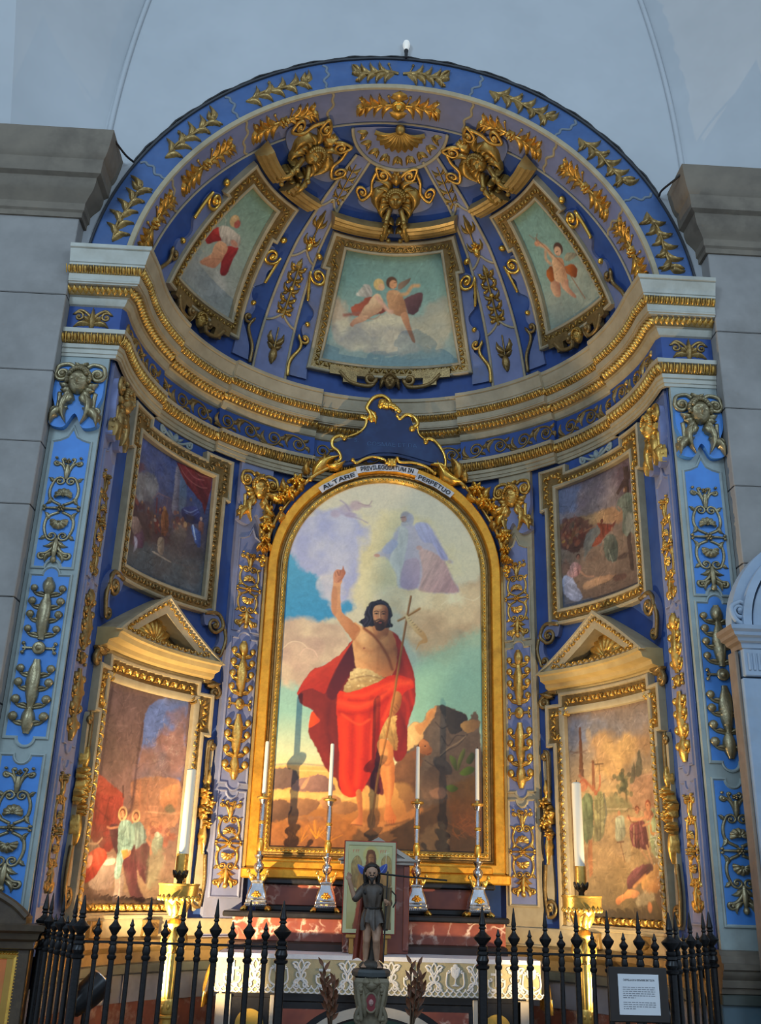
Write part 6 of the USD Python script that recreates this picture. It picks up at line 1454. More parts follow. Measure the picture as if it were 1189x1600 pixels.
# the altarpiece
p = Paint((-.87, 1.868), (.87, 5.075), .0058); W_ = lambda px: px*.0054
p.grad([(1.87, (120, 78, 46)), (2.2, (168, 118, 66)), (2.42, (205, 160, 98)), (2.50, (222, 205, 160)), (2.62, (205, 210, 180)), (2.95, (158, 196, 186)), (3.3, (160, 192, 184)), (3.75, (214, 208, 186)), (4.3, (228, 220, 190)), (5.07, (222, 216, 198))])
p.cloud(U('-18 4780 450 4616 567 4197 229 3947 -223 3986 -240 4461'), (236, 226, 186), (226, 214, 170), .8, .12)
p.cloud(U('-981 4427 -714 4746 -249 4706 -233 4281 -330 3865 -556 3913 -894 3957'), (206, 206, 226), (180, 184, 222), .9, .08, 7, 4)
p.f(U('-972 4295 -828 4338 -741 4210 -578 4134 -514 3973 -399 3897 -299 3936 -263 3868 -361 3794 -504 3754 -611 3681 -758 3743 -928 3640'), (104, 174, 206), (76, 156, 200), (0, -1), soft=.03, n=.1)
p.cloud(U('-566 4117 -399 4154 -386 3874 -530 3943'), (222, 216, 216), (206, 204, 216), .8, .04, 12, 6)
p.cloud(U('-956 3639 -716 3779 -435 3717 -291 3581 -268 3414 -525 3293 -683 3205 -928 3223'), (222, 202, 176), (200, 176, 158), .95, .05, 8, 7)
p.cloud(U('-864 3502 -650 3595 -507 3488 -582 3346 -825 3309'), (216, 190, 170), (188, 160, 150), .7, .04, 9, 2)
p.cloud(U('228 4005 568 4049 940 4213 962 3717 764 3567 514 3445 236 3546 147 3827'), (232, 208, 168), (204, 176, 140), .95, .05, 8, 9)
p.cloud(U('-55 4022 227 4075 682 4054 681 3937 287 3862 -50 3877'), (242, 230, 196), (228, 210, 172), .95, .035, 10, 3)
p.cloud(U('291 3576 569 3701 792 3625 570 3419 348 3438'), (190, 170, 140), (168, 160, 138), .6, .05, 9, 12)
p.f(U('569 3559 962 3717 950 2915 301 2892 294 3381'), (158, 200, 178), (146, 186, 168), (0, -1), a=.75, soft=.07)
p.l(U('512 3929 568 3973 636 3964 693 4001 795 3982 864 4032'), W_(1.6), (246, 232, 200), .6); p.l(U('-863 3474 -785 3544 -702 3542 -645 3499'), W_(1.5), (240, 222, 196), .6); p.l(U('-697 3453 -656 3493 -589 3479 -553 3425'), W_(1.5), (236, 206, 188), .6)
# angels and the old man in the clouds
for c, rx, ry, col in ((U('-459 4740'), 8, 7, (196, 180, 196)), (U('-368 4782'), 12, 10, (190, 178, 200)), (U('-276 4830'), 10, 9, (200, 176, 186)), (U('-319 4734'), 10, 5, (186, 172, 196)), (U('-183 4828'), 9, 3, (200, 180, 182))): p.b(c, W_(rx), W_(ry), col, .75, .7)
p.l(U('-366 4732 -249 4706 -166 4667'), W_(2.5), (190, 176, 190), .7); p.l(U('-418 4873 -370 4838 -333 4777'), W_(3), (176, 160, 186), .6); p.l(U('-254 4856 -166 4835 -132 4881'), W_(2), (180, 150, 160), .6)
p.f(U('124 4644 269 4669 368 4686 450 4591 544 4406 607 4318 533 4345 613 4157 659 4053 454 4038 295 4067 136 4071 105 4206 40 4317 -30 4350 -93 4353 -26 4416 47 4505'), (200, 196, 212), (186, 180, 206), (1, 0), .82, .02, .08)
p.f(U('124 4644 206 4604 177 4341 136 4071 105 4206 40 4317 110 4508'), (224, 222, 208), (206, 208, 200), (1, 0), .8, .012, fold=((0, 1), .03, .2))
p.f(U('313 4432 452 4402 544 4322 613 4157 659 4053 454 4038 312 4056 339 4217'), (218, 186, 174), (190, 152, 150), (1, -.6), .85, .014, fold=((.5, 1), .03, .3))
p.f(U('177 4311 309 4329 295 4078 147 4084'), (196, 172, 186), (178, 156, 182), (0, -1), .7, .012); p.f(U('263 4669 374 4686 474 4525 567 4365 510 4350 428 4492 335 4512'), (190, 192, 222), (172, 172, 210), (1, -1), .8, .01, fold=((.5, -1), .02, .25))
p.f(U('-26 4416 58 4518 116 4478 38 4377'), (188, 192, 214), a=.75, soft=.01); p.b(U('-70 4360'), W_(5), W_(3), (214, 170, 150), .9); p.b(U('579 4329'), W_(4), W_(3), (206, 190, 170), .8); p.b(U('307 4450'), W_(5), W_(4), (212, 176, 164), .8)
p.b(U('181 4739'), W_(9), W_(10), (170, 166, 176), .9); p.b(U('222 4716'), W_(6), W_(11), (184, 184, 200), .8); p.b(U('164 4720'), W_(4.5), W_(5.5), (196, 160, 146), .9); p.b(U('170 4671'), W_(6), W_(4.5), (196, 194, 200), .9); p.l(U('134 4731 175 4739'), W_(1.4), (110, 90, 96), .7); p.l(U('147 4694 176 4689'), W_(1.2), (140, 112, 112), .6)
# desert and rocks to the left
p.f(U('-929 2484 -380 2518 42 2502 50 2214 -469 2187 -909 2203'), (226, 180, 112), (208, 160, 96), (0, -1), .95, .02, .12)
p.l(U('-905 2506 -696 2528 -486 2520 -327 2515'), W_(2.4), (168, 160, 140), .7); p.l(U('-849 2457 -641 2474 -326 2474'), W_(2), (238, 204, 140), .7)
p.f(U('-910 2434 -799 2489 -683 2472 -657 2392 -757 2328 -902 2313'), (140, 116, 104), (118, 94, 88), (1, -1), 1, .008, .2)
p.f(U('-705 2320 -657 2402 -575 2430 -487 2448 -418 2425 -346 2336 -413 2314 -527 2305'), (166, 130, 118), (132, 100, 94), (1, -1), 1, .006, .25); p.f(U('-633 2337 -595 2404 -564 2420 -602 2338'), (222, 170, 130), a=.7, soft=.006)
p.f(U('-902 2323 -631 2302 -370 2300 -161 2277 -367 2240 -680 2260 -897 2243'), (230, 188, 122), a=.8, soft=.01, n=.15)
for P, c, c2 in ((U('-715 2239 -566 2254 -471 2232 -489 2186 -569 2134 -692 2121'), (172, 130, 92), (134, 98, 72)), (U('-568 2115 -465 2118 -401 2066 -483 2053 -556 2076'), (158, 116, 84), (120, 84, 62)), (U('-894 2203 -741 2238 -694 2150 -772 2079 -884 2065'), (130, 98, 76), (96, 70, 54)), (U('-472 2247 -370 2290 -295 2253 -344 2191 -438 2188'), (186, 140, 98), (150, 110, 78)), (U('-742 2089 -599 2114 -545 2066 -666 2023'), (166, 122, 82), (122, 86, 60)), (U('-366 2210 -212 2245 -157 2187 -259 2144 -353 2151'), (168, 124, 84), (140, 100, 66))): p.f(P, c, c2, (.6, -1), 1, .007, .25)
p.f(U('-897 2026 -567 2085 -154 2108 261 2081 266 1779 -877 1746'), (166, 112, 60), (112, 72, 42), (0, -1), .85, .03, .3)
rr_ = np.random.default_rng(5)
for c0, col in ((U('-488 1950')[0], (214, 150, 46)), (U('-609 1918')[0], (176, 120, 44)), (U('-699 1895')[0], (150, 100, 50)), (U('-394 1924')[0], (190, 128, 44))):
    for k in range(30):
        a = rr_.uniform(-1.1, 1.1); L = rr_.uniform(.05, .14); p.l(np.array([c0, c0+[math.sin(a)*L, math.cos(a)*L]]), .005, tuple(np.array(col)*rr_.uniform(.65, 1.15)), .6)
# big rock, plants and ground to the right
p.f(U('219 2668 227 2836 269 2891 366 2910 397 2992 500 3049 592 3026 723 2977 739 2924 831 2938 842 1796 266 1779 237 2270'), (122, 102, 86), (92, 74, 60), (.6, -1), 1, .007, .25)
p.f(U('219 2668 227 2836 269 2891 366 2910 397 2992 473 3037 441 2924 377 2842 357 2757 293 2702'), (232, 198, 140), (206, 150, 96), (1, 0), .95, .007, .2); p.f(U('291 2870 377 2905 408 2981 441 2993 377 2852 335 2798'), (206, 140, 84), a=.6, soft=.008)
p.f(U('500 3044 592 3026 723 2977 739 2918 679 2842 593 2812 549 2912'), (86, 76, 68), (66, 56, 52), (1, 0), .95, .006, .2); p.f(U('674 2895 744 2929 831 2932 831 2879 733 2823'), (186, 146, 92), (140, 106, 70), (1, 0), .9, .006, .2); p.f(U('441 2908 538 2965 529 2742 444 2582 381 2529 400 2737'), (138, 118, 100), a=.6, soft=.015, n=.3)
for q in (U('518 2794 572 2717 636 2798 711 2801'), U('508 2626 572 2680 657 2725 733 2812'), U('380 2591 444 2551 498 2533'), U('463 2908 517 2857 571 2880')): p.l(q, W_(1.6), (64, 50, 44), .6)
p.l(U('508 2636 582 2702 657 2746 722 2801'), W_(1.3), (176, 150, 120), .6); p.l(U('529 2668 604 2713 700 2779'), W_(1.1), (150, 128, 104), .6)
p.f(U('381 2498 519 2554 572 2484 520 2329 415 2275 351 2334'), (98, 78, 64), (132, 104, 82), (0, -1), .8, .012, .3); p.f(U('425 2346 520 2380 562 2331 520 2289 446 2297'), (172, 130, 104), a=.7, soft=.01)
p.f(U('-152 2039 106 2076 363 2214 573 2270 847 2289 842 1796 -142 1768'), (104, 76, 48), (76, 54, 36), (.3, -1), .95, .02, .3); p.f(U('366 2025 532 2099 574 1885 471 1809 317 1829'), (138, 112, 82), a=.6, soft=.02, n=.3)
p.f(U('573 2351 848 2462 844 2040 636 2083'), (110, 80, 36), (120, 74, 42), (0, -1), .8, .03, .3)
for P, c in ((U('636 2517 593 2587 588 2639 636 2610 647 2538'), (110, 122, 58)), (U('652 2507 657 2610 700 2695 716 2664 684 2580'), (120, 126, 66)), (U('668 2497 732 2551 790 2542 774 2501 710 2478'), (104, 124, 44)), (U('551 2381 604 2403 657 2374 604 2342'), (100, 118, 44)), (U('721 2592 764 2666 796 2646 764 2573'), (86, 96, 52))): p.f(P, c, tuple(np.array(c)*.7), (1, -.4), .95, .005)
for k in range(26): c0 = U('719 2036')[0]+[rr_.uniform(-.12, .1), rr_.uniform(-.06, .12)]; a = rr_.uniform(-1.3, 1.3); p.l(np.array([c0, c0+[math.sin(a)*.09, math.cos(a)*.06]]), .005, (150, 92, 44), .45)
# lamb
p.f(U('131 2551 209 2621 294 2671 330 2735 373 2757 422 2706 417 2644 364 2611 349 2548 324 2394 321 2282 259 2180 129 2392'), (138, 98, 68), (104, 76, 56), (.5, -1), 1, .008, .3); p.f(U('330 2740 367 2762 411 2727 438 2676 417 2633 358 2642 326 2672'), (206, 140, 88), (164, 104, 64), (.6, -1), .95, .006, .15)
p.l(U('315 2671 284 2639 295 2608'), W_(3), (150, 100, 66), .9); p.b(U('379 2705'), W_(1.2), W_(1.0), (40, 24, 18)); p.l(U('401 2638 427 2649'), W_(1.3), (110, 60, 44), .8)
for q in (U('240 2396 238 2190'), U('308 2398 311 2212')): p.l(q, W_(4), (112, 82, 58), .9)
p.f(U('46 2364 256 2392 311 2212 157 2117 51 2164'), (206, 160, 96), (150, 106, 66), (1, -1), .5, .02)
p.f(U('-153 2068 53 2104 187 2138 311 2212 364 2184 107 2037 -73 1992'), (168, 118, 70), a=.8, soft=.012, n=.2)
# the saint: cloak behind, body, drapery in front
RD, RS, RB = (126, 46, 40), (92, 38, 48), (222, 70, 28)
p.f(U('-258 3582 -362 3449 -527 3332 -586 3313 -686 3162 -703 3091 -667 3017 -578 2977 -571 2940 -597 2817 -583 2755 -513 2638 -454 2526 -398 2451 -349 2412 -320 2342 -287 2303 -218 2280 -152 2328 -91 2380 21 2318 36 2724 128 3154 19 3370 -153 3587'), (146, 54, 42), (112, 42, 42), (1, -.2), 1, .006, .08, fold=((.4, -1), .05, .12))
p.f(U('-258 3582 -362 3449 -527 3332 -586 3313 -686 3162 -703 3091 -667 3124 -593 3149 -527 3130 -472 3116 -429 3231 -365 3377 -283 3514'), (212, 84, 56), (182, 58, 38), (.3, -1), 1, .006, .05, fold=((.8, .6), .04, .14))
p.f(U('-251 3560 -359 3377 -424 3232 -462 3116 -416 3058 -363 3093 -324 3192 -258 3304 -216 3361'), RS, (110, 40, 46), (-.5, -1), .95, .01)
p.f(U('-577 2956 -538 2925 -504 2884 -545 2846 -592 2823 -594 2870'), (232, 92, 36), a=1, soft=.005)
p.f(U('44 3685 134 3632 203 3511 250 3390 285 3270 293 3106 267 2992 232 2863 225 2642 141 2572 101 2695 112 2938 167 3129 87 3284 112 3407 90 3619'), (176, 56, 38), (138, 42, 34), (.2, -1), 1, .006, .05, fold=((.15, -1), .035, .3))
p.f(U('11 2671 56 2569 47 2314 -26 2332 -86 2380 -37 2515'), (104, 40, 44), a=.95, soft=.008)
# flesh
p.f(U('-252 3736 -173 3705 -79 3720 55 3686 101 3625 125 3536 128 3407 98 3301 22 3271 -144 3319 -221 3344 -236 3438 -257 3560'), (230, 184, 132), (190, 126, 80), (1, -.15), 1, .006, .05)
p.f(U('-442 4111 -450 4052 -458 3964 -452 3837 -422 3792 -357 3703 -292 3621 -246 3577 -195 3676 -252 3736 -304 3780 -362 3829 -378 3938 -383 4055 -374 4114'), (226, 174, 132), (196, 136, 92), (1, -.3), 1, .005, .05); p.f(U('-455 4034 -452 3837 -416 3792 -405 3919 -416 4047'), (192, 130, 100), a=.45, soft=.01)
p.f(U('-441 4093 -450 4170 -424 4212 -378 4214 -369 4251 -356 4215 -343 4186 -359 4144 -390 4095'), (222, 164, 132), (190, 126, 98), (1, 0), 1, .004); p.l(U('-417 4195 -404 4160'), W_(1.4), (126, 70, 56), .8); p.l(U('-389 4202 -393 4160'), W_(1.2), (140, 84, 66), .7); p.l(U('-434 4182 -427 4147'), W_(1.2), (156, 98, 78), .6); p.l(U('-375 4132 -408 4101'), W_(1.3), (160, 104, 82), .5)
p.f(U('-80 3732 43 3731 45 3640 -20 3592 -77 3646'), (206, 146, 98), (164, 104, 68), (1, -.5), .9, .008)
for P, w, c, a in ((U('-241 3583 -184 3518 -105 3487 -29 3524'), 4, (184, 122, 78), .5), (U('-18 3525 49 3482 104 3518'), 4, (150, 92, 58), .5), (U('-42 3580 -33 3479 -35 3340'), 2.4, (178, 118, 76), .45), (U('-202 3417 -112 3365 -23 3324'), 3, (196, 138, 92), .4), (U('-144 3666 -77 3635 -21 3620 34 3651'), 2, (164, 104, 70), .5), (U('-233 3668 -208 3584 -227 3499'), 4, (190, 128, 84), .45)): p.l(P, W_(w), c, a, soft=W_(w))
p.b(U('-156 3513'), W_(2), W_(1.6), (168, 96, 70), .8); p.b(U('-176 3608'), W_(9), W_(9), (240, 202, 152), .5, 1.); p.b(U('13 3599'), W_(7), W_(6), (220, 162, 108), .5, 1.)
p.l(U('-162 3688 -88 3635 -19 3558 50 3449 91 3339'), W_(4.2), (150, 88, 52), .95)
# head
p.f(U('-119 3914 -69 3945 4 3949 56 3904 80 3830 65 3760 82 3721 33 3702 -79 3709 -162 3694 -180 3727 -208 3743 -170 3774 -161 3832'), (50, 44, 58), (36, 28, 34), (1, -.5), 1, .006, .2, fold=((.2, -1), .012, .5))
p.f(U('-89 3863 -62 3899 -6 3907 34 3880 41 3805 26 3730 -22 3677 -68 3726 -87 3794'), (222, 170, 126), (172, 112, 76), (1, -.1), 1, .004)
p.f(U('-81 3772 -58 3750 -25 3768 15 3753 36 3782 32 3725 5 3684 -28 3671 -62 3687'), (88, 58, 48), (64, 40, 34), (1, 0), 1, .005); p.l(U('-64 3761 -31 3774 9 3764'), W_(2.2), (76, 48, 42), .9); p.b(U('-24 3745'), W_(2.6), W_(1.2), (176, 96, 80), .95)
p.l(U('-80 3841 -61 3848 -41 3842'), W_(1.5), (62, 40, 38), .9); p.l(U('-16 3841 4 3849 23 3839'), W_(1.5), (58, 38, 36), .9); p.l(U('-74 3824 -59 3828 -43 3824'), W_(1.5), (50, 34, 34), .9); p.l(U('-12 3824 4 3828 18 3823'), W_(1.5), (46, 32, 32), .9)
p.l(U('-27 3843 -21 3803 -14 3784 -34 3779'), W_(1.3), (160, 100, 72), .8); p.l(U('-32 3837 -31 3791'), W_(1.5), (240, 198, 156), .6); p.b(U('-39 3883'), W_(5), W_(3), (236, 192, 146), .6, 1.); p.b(U('-65 3795'), W_(2.6), W_(2.6), (222, 152, 112), .6, 1.); p.f(U('17 3879 46 3846 42 3754 15 3718 13 3810'), (128, 78, 56), a=.55, soft=.012)
for P in (U('-135 3885 -160 3814 -131 3770 -174 3711'), U('-108 3909 -128 3839 -104 3782 -135 3712'), U('50 3881 69 3812 48 3754 71 3715'), U('-63 3928 -7 3931 39 3892')): p.l(P, W_(1.4), (92, 86, 108), .6)
# fleece and red drapery
p.f(U('-269 3303 -237 3332 -117 3331 -12 3291 33 3260 -42 3213 -160 3149 -273 3128 -312 3160 -278 3248'), (224, 202, 152), (176, 146, 98), (.4, -1), 1, .007, .3); p.l(U('-261 3238 -185 3263 -99 3277 -11 3258'), W_(2), (140, 108, 76), .6)
for k in range(60): c0 = U('-163 3242')[0]+[rr_.uniform(-.12, .14), rr_.uniform(-.07, .07)]; p.b(c0, .010, .008, (236, 218, 172) if k % 2 else (172, 140, 98), .35, .8)
p.f(U('58 2931 133 2945 135 2844 155 2697 113 2664 62 2757 -23 2738 7 2828'), (206, 170, 108), (156, 118, 70), (.6, -1), 1, .006, .3, fold=((.3, -1), .012, .3))
p.f(U('-354 3136 -267 3129 -42 3219 87 3290 241 3268 280 3193 199 3146 94 2981 48 2904 -7 2765 -34 2566 -47 2504 -131 2328 -218 2275 -298 2313 -324 2428 -331 2608 -359 2868 -372 3038'), RB, (196, 52, 28), (.8, -.6), 1, .006, .04)
for P, w, c, a in ((U('-345 3039 -187 3013 -27 3084 106 3197 241 3235'), 6, (246, 104, 56), .7), (U('-347 2964 -212 2948 -52 2997 59 3098'), 5, (160, 36, 26), .7), (U('-299 3106 -137 3112 24 3194 159 3254'), 4, (240, 96, 48), .7), (U('-270 3064 -108 3070 47 3151'), 3, (168, 40, 26), .6), (U('-312 2896 -292 2687 -293 2455 -240 2305'), 7, (236, 84, 34), .7), (U('-227 2915 -230 2715 -208 2432'), 5, (178, 44, 26), .6), (U('-184 2928 -166 2717 -185 2382'), 6, (240, 88, 36), .6), (U('-99 2952 -114 2771 -106 2512 -132 2359'), 5, (168, 42, 26), .6), (U('-25 3008 -63 2826 -65 2565'), 4, (238, 92, 48), .6), (U('50 3043 -11 2881 -28 2722'), 4, (182, 46, 30), .6), (U('123 3133 72 3023 31 2914'), 4, (244, 104, 62), .6), (U('-325 2944 -182 2864 -87 2910'), 2.5, (250, 116, 66), .5), (U('166 3199 243 3170 272 3052'), 4, (214, 66, 40), .6), (U('189 3103 234 3029 226 2889'), 4, (206, 66, 42), .5), (U('159 2994 194 2856 176 2677'), 4, (112, 34, 32), .5), (U('153 3543 205 3405 230 3268'), 5, (196, 66, 46), .5), (U('114 3541 151 3375 131 3286'), 4, (112, 34, 32), .5), (U('-506 2916 -519 2757 -424 2553'), 6, (158, 60, 48), .5), (U('-430 3026 -436 2813 -371 2555'), 5, (98, 36, 38), .5)): p.l(P, W_(w), c, a, soft=W_(w)*.8)
p.f(U('134 3155 173 3124 169 3037 133 2966 79 2937 87 3045 107 3121'), (204, 146, 88), (156, 100, 58), (1, -.3), 1, .005); p.l(U('94 3002 116 2971'), W_(1.2), (120, 72, 46), .7); p.l(U('110 3024 137 2993'), W_(1.2), (120, 72, 46), .7); p.l(U('131 3046 153 3015'), W_(1.2), (120, 72, 46), .6)
# legs and feet
p.f(U('-22 2722 52 2751 107 2695 119 2597 132 2500 125 2347 107 2225 151 2132 131 2077 69 2100 52 2134 65 2249 41 2344 11 2496 14 2573'), (220, 154, 92), (172, 106, 60), (1, -.1), 1, .005, .05); p.b(U('44 2641'), W_(5), W_(8), (236, 178, 116), .5, 1.); p.l(U('19 2568 63 2538 104 2571'), W_(3), (168, 104, 62), .5); p.l(U('74 2518 88 2366 81 2240'), W_(4), (238, 176, 112), .45, soft=.02)
p.f(U('-183 2316 -136 2318 -122 2079 -153 2063 -215 2066 -190 2097 -156 2147'), (206, 138, 84), (160, 100, 62), (1, 0), 1, .005)
for q in (U('74 2105 78 2075'), U('92 2106 95 2074'), U('110 2106 114 2074'), U('128 2112 131 2082')): p.l(q, W_(.9), (124, 70, 44), .7)
p.l(U('-210 2067 -122 2059'), W_(2), (96, 60, 38), .6); p.l(U('64 2065 178 2088 260 2121'), W_(3), (92, 62, 40), .6)
# staff with cross and banner
p.l(U('240 3994 209 3807 170 3543 131 3275 113 3132 52 2756 -4 2464 -50 2067'), W_(3.2), (176, 124, 66), 1); p.l(U('245 3988 215 3807 175 3544 137 3275 118 3132 57 2757 1 2465 -44 2067'), W_(1.1), (108, 70, 38), .7); p.l(U('132 3769 231 3825 320 3887'), W_(3.4), (190, 144, 82), 1); p.l(U('132 3763 320 3878'), W_(1), (116, 78, 42), .7)
p.f(U('192 3829 226 3807 272 3758 323 3708 368 3665 391 3592 325 3566 292 3514 313 3583 346 3613 324 3640 290 3667 244 3722 210 3767'), (232, 208, 160), (198, 160, 108), (1, -.4), 1, .004)
for q in (U('218 3790 231 3798'), U('235 3771 248 3780'), U('252 3753 265 3761'), U('269 3734 282 3743'), U('289 3713 302 3721'), U('306 3694 319 3702'), U('323 3676 336 3684')): p.l(q, W_(.9), (128, 84, 52), .7)
p.b(U('-59 3824 5 3825'), W_(1.3), W_(1.2), (34, 24, 26), .95, .5); p.strokes(1500, .05, .07, .010, 2); p.mott(.06, 30); p.mott(.07, 90, 7)
p.C = 1.08*p.C**1.22; p.wb(WB_MAIN)
p.build('canvas', alt, lambda V: np.stack([AX+V[:, 0], AY-.002-V[:, 2], V[:, 1]], -1), 0., lambda c: (c[:, 1] < AZ) | (np.hypot(c[:, 0], c[:, 1]-AZ) < .885), 'arched canvas of a red-cloaked saint with a cross staff, a lamb and clouds', .42)
# the four side frescoes
def fig(p, head, r, skin_c, body, col, col2, d=(1, -.5), hair=None, fold=None, halo=None):
    if halo: p.b(head, r*1.5, r*1.55, halo, .6, .25)
    p.f(body, col, col2, d, 1, .006, .12, fold=fold or ((.1, -1), .018, .5))
    if hair: p.b(head+[0, r*.25], r*1.05, r*1.1, hair, 1, .3)
    return p.b(head-[r*.1, r*.1], r*.8, r*.95, skin_c, 1, .35)
def crowd(p, pts, r, cols, seed=1):
    g = np.random.default_rng(seed)
    for c in pts:
        for k in range(3): p.b(c+g.normal(0, r, 2), r*g.uniform(.5, 1.1), r*g.uniform(.8, 1.6), cols[g.integers(len(cols))], .7, .6, g.uniform(-1, 1))
        p.b(c+[0, r*1.3], r*.42, r*.5, (176, 124, 88), .8, .5)
def base(lo, hi, stops): p = Paint(lo, hi, .0062); p.grad(stops); return p
GRY = (96, 92, 96)
# -- crowd before a red curtain
p = base((-.495, 3.82), (.495, 4.94), [(3.83, (92, 98, 110)), (4.02, (98, 98, 100)), (4.2, (96, 84, 86)), (4.4, (100, 86, 100)), (4.65, (88, 96, 138)), (4.94, (92, 104, 156))])
p.cloud(U('-504 4537 -336 4666 -154 4659 -130 4527 -282 4411 -468 4390'), (150, 144, 144), (118, 114, 122), .95, .03, 12, 3); p.cloud(U('-494 4789 -245 4906 -39 4823 -28 4653 -204 4695 -430 4652'), (106, 108, 140), (84, 92, 140), .7, .04, 12, 5); p.cloud(U('-488 4681 -341 4737 -341 4647 -487 4593'), (140, 74, 72), (110, 70, 80), .7, .02, 20, 8)
p.f(U('-48 4531 48 4579 96 4470 48 4283 -41 4252 -68 4410'), (112, 92, 110), a=.5, soft=.02)
p.l(U('-168 4501 -111 4563 33 4573'), .008, (150, 112, 116), .8, False); p.l(U('-119 4514 -107 4396'), .016, (126, 54, 52), .8); p.l(U('5 4551 8 4438'), .008, (140, 108, 112), .7)
p.f(U('66 4873 121 4877 137 4659 140 4486 73 4468 67 4662'), (150, 140, 150), (112, 104, 124), (1, 0), 1, .006, .1); p.f(U('130 4863 204 4773 217 4572 151 4513'), (112, 128, 150), a=.8, soft=.01)
p.f(U('59 4917 242 4937 475 4939 479 4842 459 4714 434 4568 395 4657 302 4714 197 4770 126 4843'), (158, 62, 64), (124, 44, 50), (1, -.6), 1, .006, .1, False, fold=((.8, -.7), .03, .35))
for q in (U('92 4913 197 4830 349 4797 433 4814'), U('169 4920 282 4862 397 4874'), U('266 4929 336 4901 450 4917')): p.l(q, .008, (206, 118, 108), .6)
p.f(U('-570 4183 -381 4312 -177 4369 -59 4357 39 4337 119 4217 -24 4148 -196 4110 -425 4008 -584 4002'), (92, 62, 62), a=.75, soft=.03, n=.5)
crowd(p, np.vstack([U('-465 4337 -399 4391 -302 4375 -486 4259 -209 4357 -119 4324 -66 4400 -156 4255 -60 4268 -502 4163 114 4351 144 4453 -550 4108')]), .026, [(120, 52, 50), (136, 66, 56), (92, 52, 58), (112, 84, 78), (150, 90, 70)], 4)
fig(p, U('-412 4278')[0], .022, (150, 104, 90), U('-419 4227 -342 4262 -268 4209 -287 4132 -346 4111 -402 4154'), (176, 146, 134), (130, 102, 98)); p.f(U('-338 4119 -245 4185 -214 4072 -308 4018 -352 4055'), (132, 92, 112), (98, 64, 84), (1, -.4), 1, .008, .2); p.f(U('-352 4098 -306 4093 -299 4021 -335 3977 -331 4042'), (196, 188, 206), a=.9, soft=.008)
fig(p, U('-13 4465')[0], .022, (166, 116, 70), U('-39 4427 21 4454 58 4315 31 4244 -24 4247'), (152, 98, 60), (112, 68, 50)); p.b(U('-93 4317'), .03, .03, (132, 58, 54), .8, .6); p.b(U('-111 4327'), .018, .014, (180, 160, 150), .8, .5)
p.f(U('180 4518 260 4586 360 4597 389 4536 370 4459 236 4438'), (82, 84, 142), (52, 50, 84), (0, -1), 1, .007, .15); p.l(U('208 4533 281 4535 354 4589'), .008, (160, 170, 206), .7); p.l(U('225 4516 299 4512 370 4571'), .006, (120, 130, 180), .7); p.b(U('287 4491'), .05, .025, (58, 46, 66), .8, .6)
p.b(U('273 4650'), .014, .018, (140, 110, 100), .8, .4); crowd(p, U('188 4411 242 4394 163 4322'), .02, [(150, 92, 66), (130, 84, 66)], 6); p.b(U('239 4411'), .02, .026, (206, 158, 106), .95, .5); p.b(U('175 4395'), .016, .012, (196, 146, 108), .9, .5); p.f(U('93 4287 214 4385 266 4322 232 4254 119 4217'), (140, 122, 110), (96, 86, 86), (0, -1), .8, .012, .3)
fig(p, U('405 4518')[0], .018, (200, 160, 140), U('382 4475 429 4490 440 4399 401 4376'), (166, 110, 88), (120, 78, 70)); p.f(U('316 4430 369 4412 413 4391 421 4271 370 4285 325 4363'), (98, 126, 186), (70, 84, 140), (1, -.2), 1, .007, .15); p.l(U('323 4433 346 4370 366 4318'), .012, (206, 216, 236), .85)
p.f(U('-669 3840 -416 3970 -92 4081 141 4068 472 4130 481 3827 32 3807 -501 3766'), (96, 100, 104), a=.5, soft=.05, n=.4); p.f(U('-47 4190 20 4212 27 4076 -37 4088'), (170, 146, 122), (128, 108, 96), (1, 0), .95, .005); p.f(U('-96 4058 -50 4068 122 4046 86 4040'), (186, 168, 150), a=.9, soft=.005); p.l(U('113 4059 287 4056 439 4064'), .006, (116, 88, 86), .5); p.l(U('-68 3948 -135 3959 -94 4004'), .008, (60, 56, 58), .6)
p.strokes(900, .35, .045, .006, 3); p.fade(.9, (118, 98, 88), .28, 5, 3); p.mott(.26, 9, 3); p.mott(.22, 42, 5); p.C = 1.12*p.C**1.15; p.wb(WB_FR); p.build('fresco_surface', SIDES[-1]['up'], SIDES[-1]['fn'], .003, in_poly(UI), 'faded scene of a crowd in a square with a red curtain hung aside', .6)
# -- the raised cross
p = base((-.495, 3.82), (.495, 4.94), [(3.83, (118, 96, 84)), (4.05, (142, 114, 96)), (4.3, (152, 124, 102)), (4.5, (168, 140, 124)), (4.72, (150, 136, 142)), (4.94, (138, 118, 124))])
p.cloud(U('-525 4938 -351 4932 -244 4858 -255 4682 -437 4690 -521 4723'), (132, 138, 164), (122, 126, 152), .9, .05, 8, 4); p.cloud(U('-244 4858 114 4859 265 4805 176 4608 -220 4643'), (172, 146, 138), (152, 126, 128), .8, .06, 8, 9); p.cloud(U('183 4864 476 4855 479 4421 293 4484'), (126, 96, 96), (108, 80, 84), .8, .05, 9, 2)
p.f(U('-282 4601 -69 4599 131 4582 270 4514 242 4418 0 4475 -191 4506'), (212, 162, 104), (196, 142, 96), (1, 0), .95, .02, .15)
p.f(U('-486 4570 -368 4636 -187 4563 -118 4463 -180 4342 -315 4307 -454 4362 -492 4453'), (148, 86, 62), (104, 64, 52), (0, -1), .9, .015, .4)
crowd(p, U('-458 4552 -385 4581 -316 4528 -420 4472 -347 4489 -259 4490 -293 4417 -438 4405 -202 4452 -380 4415'), .026, [(166, 92, 60), (126, 64, 48), (190, 124, 84), (112, 96, 80), (150, 104, 60)], 8)
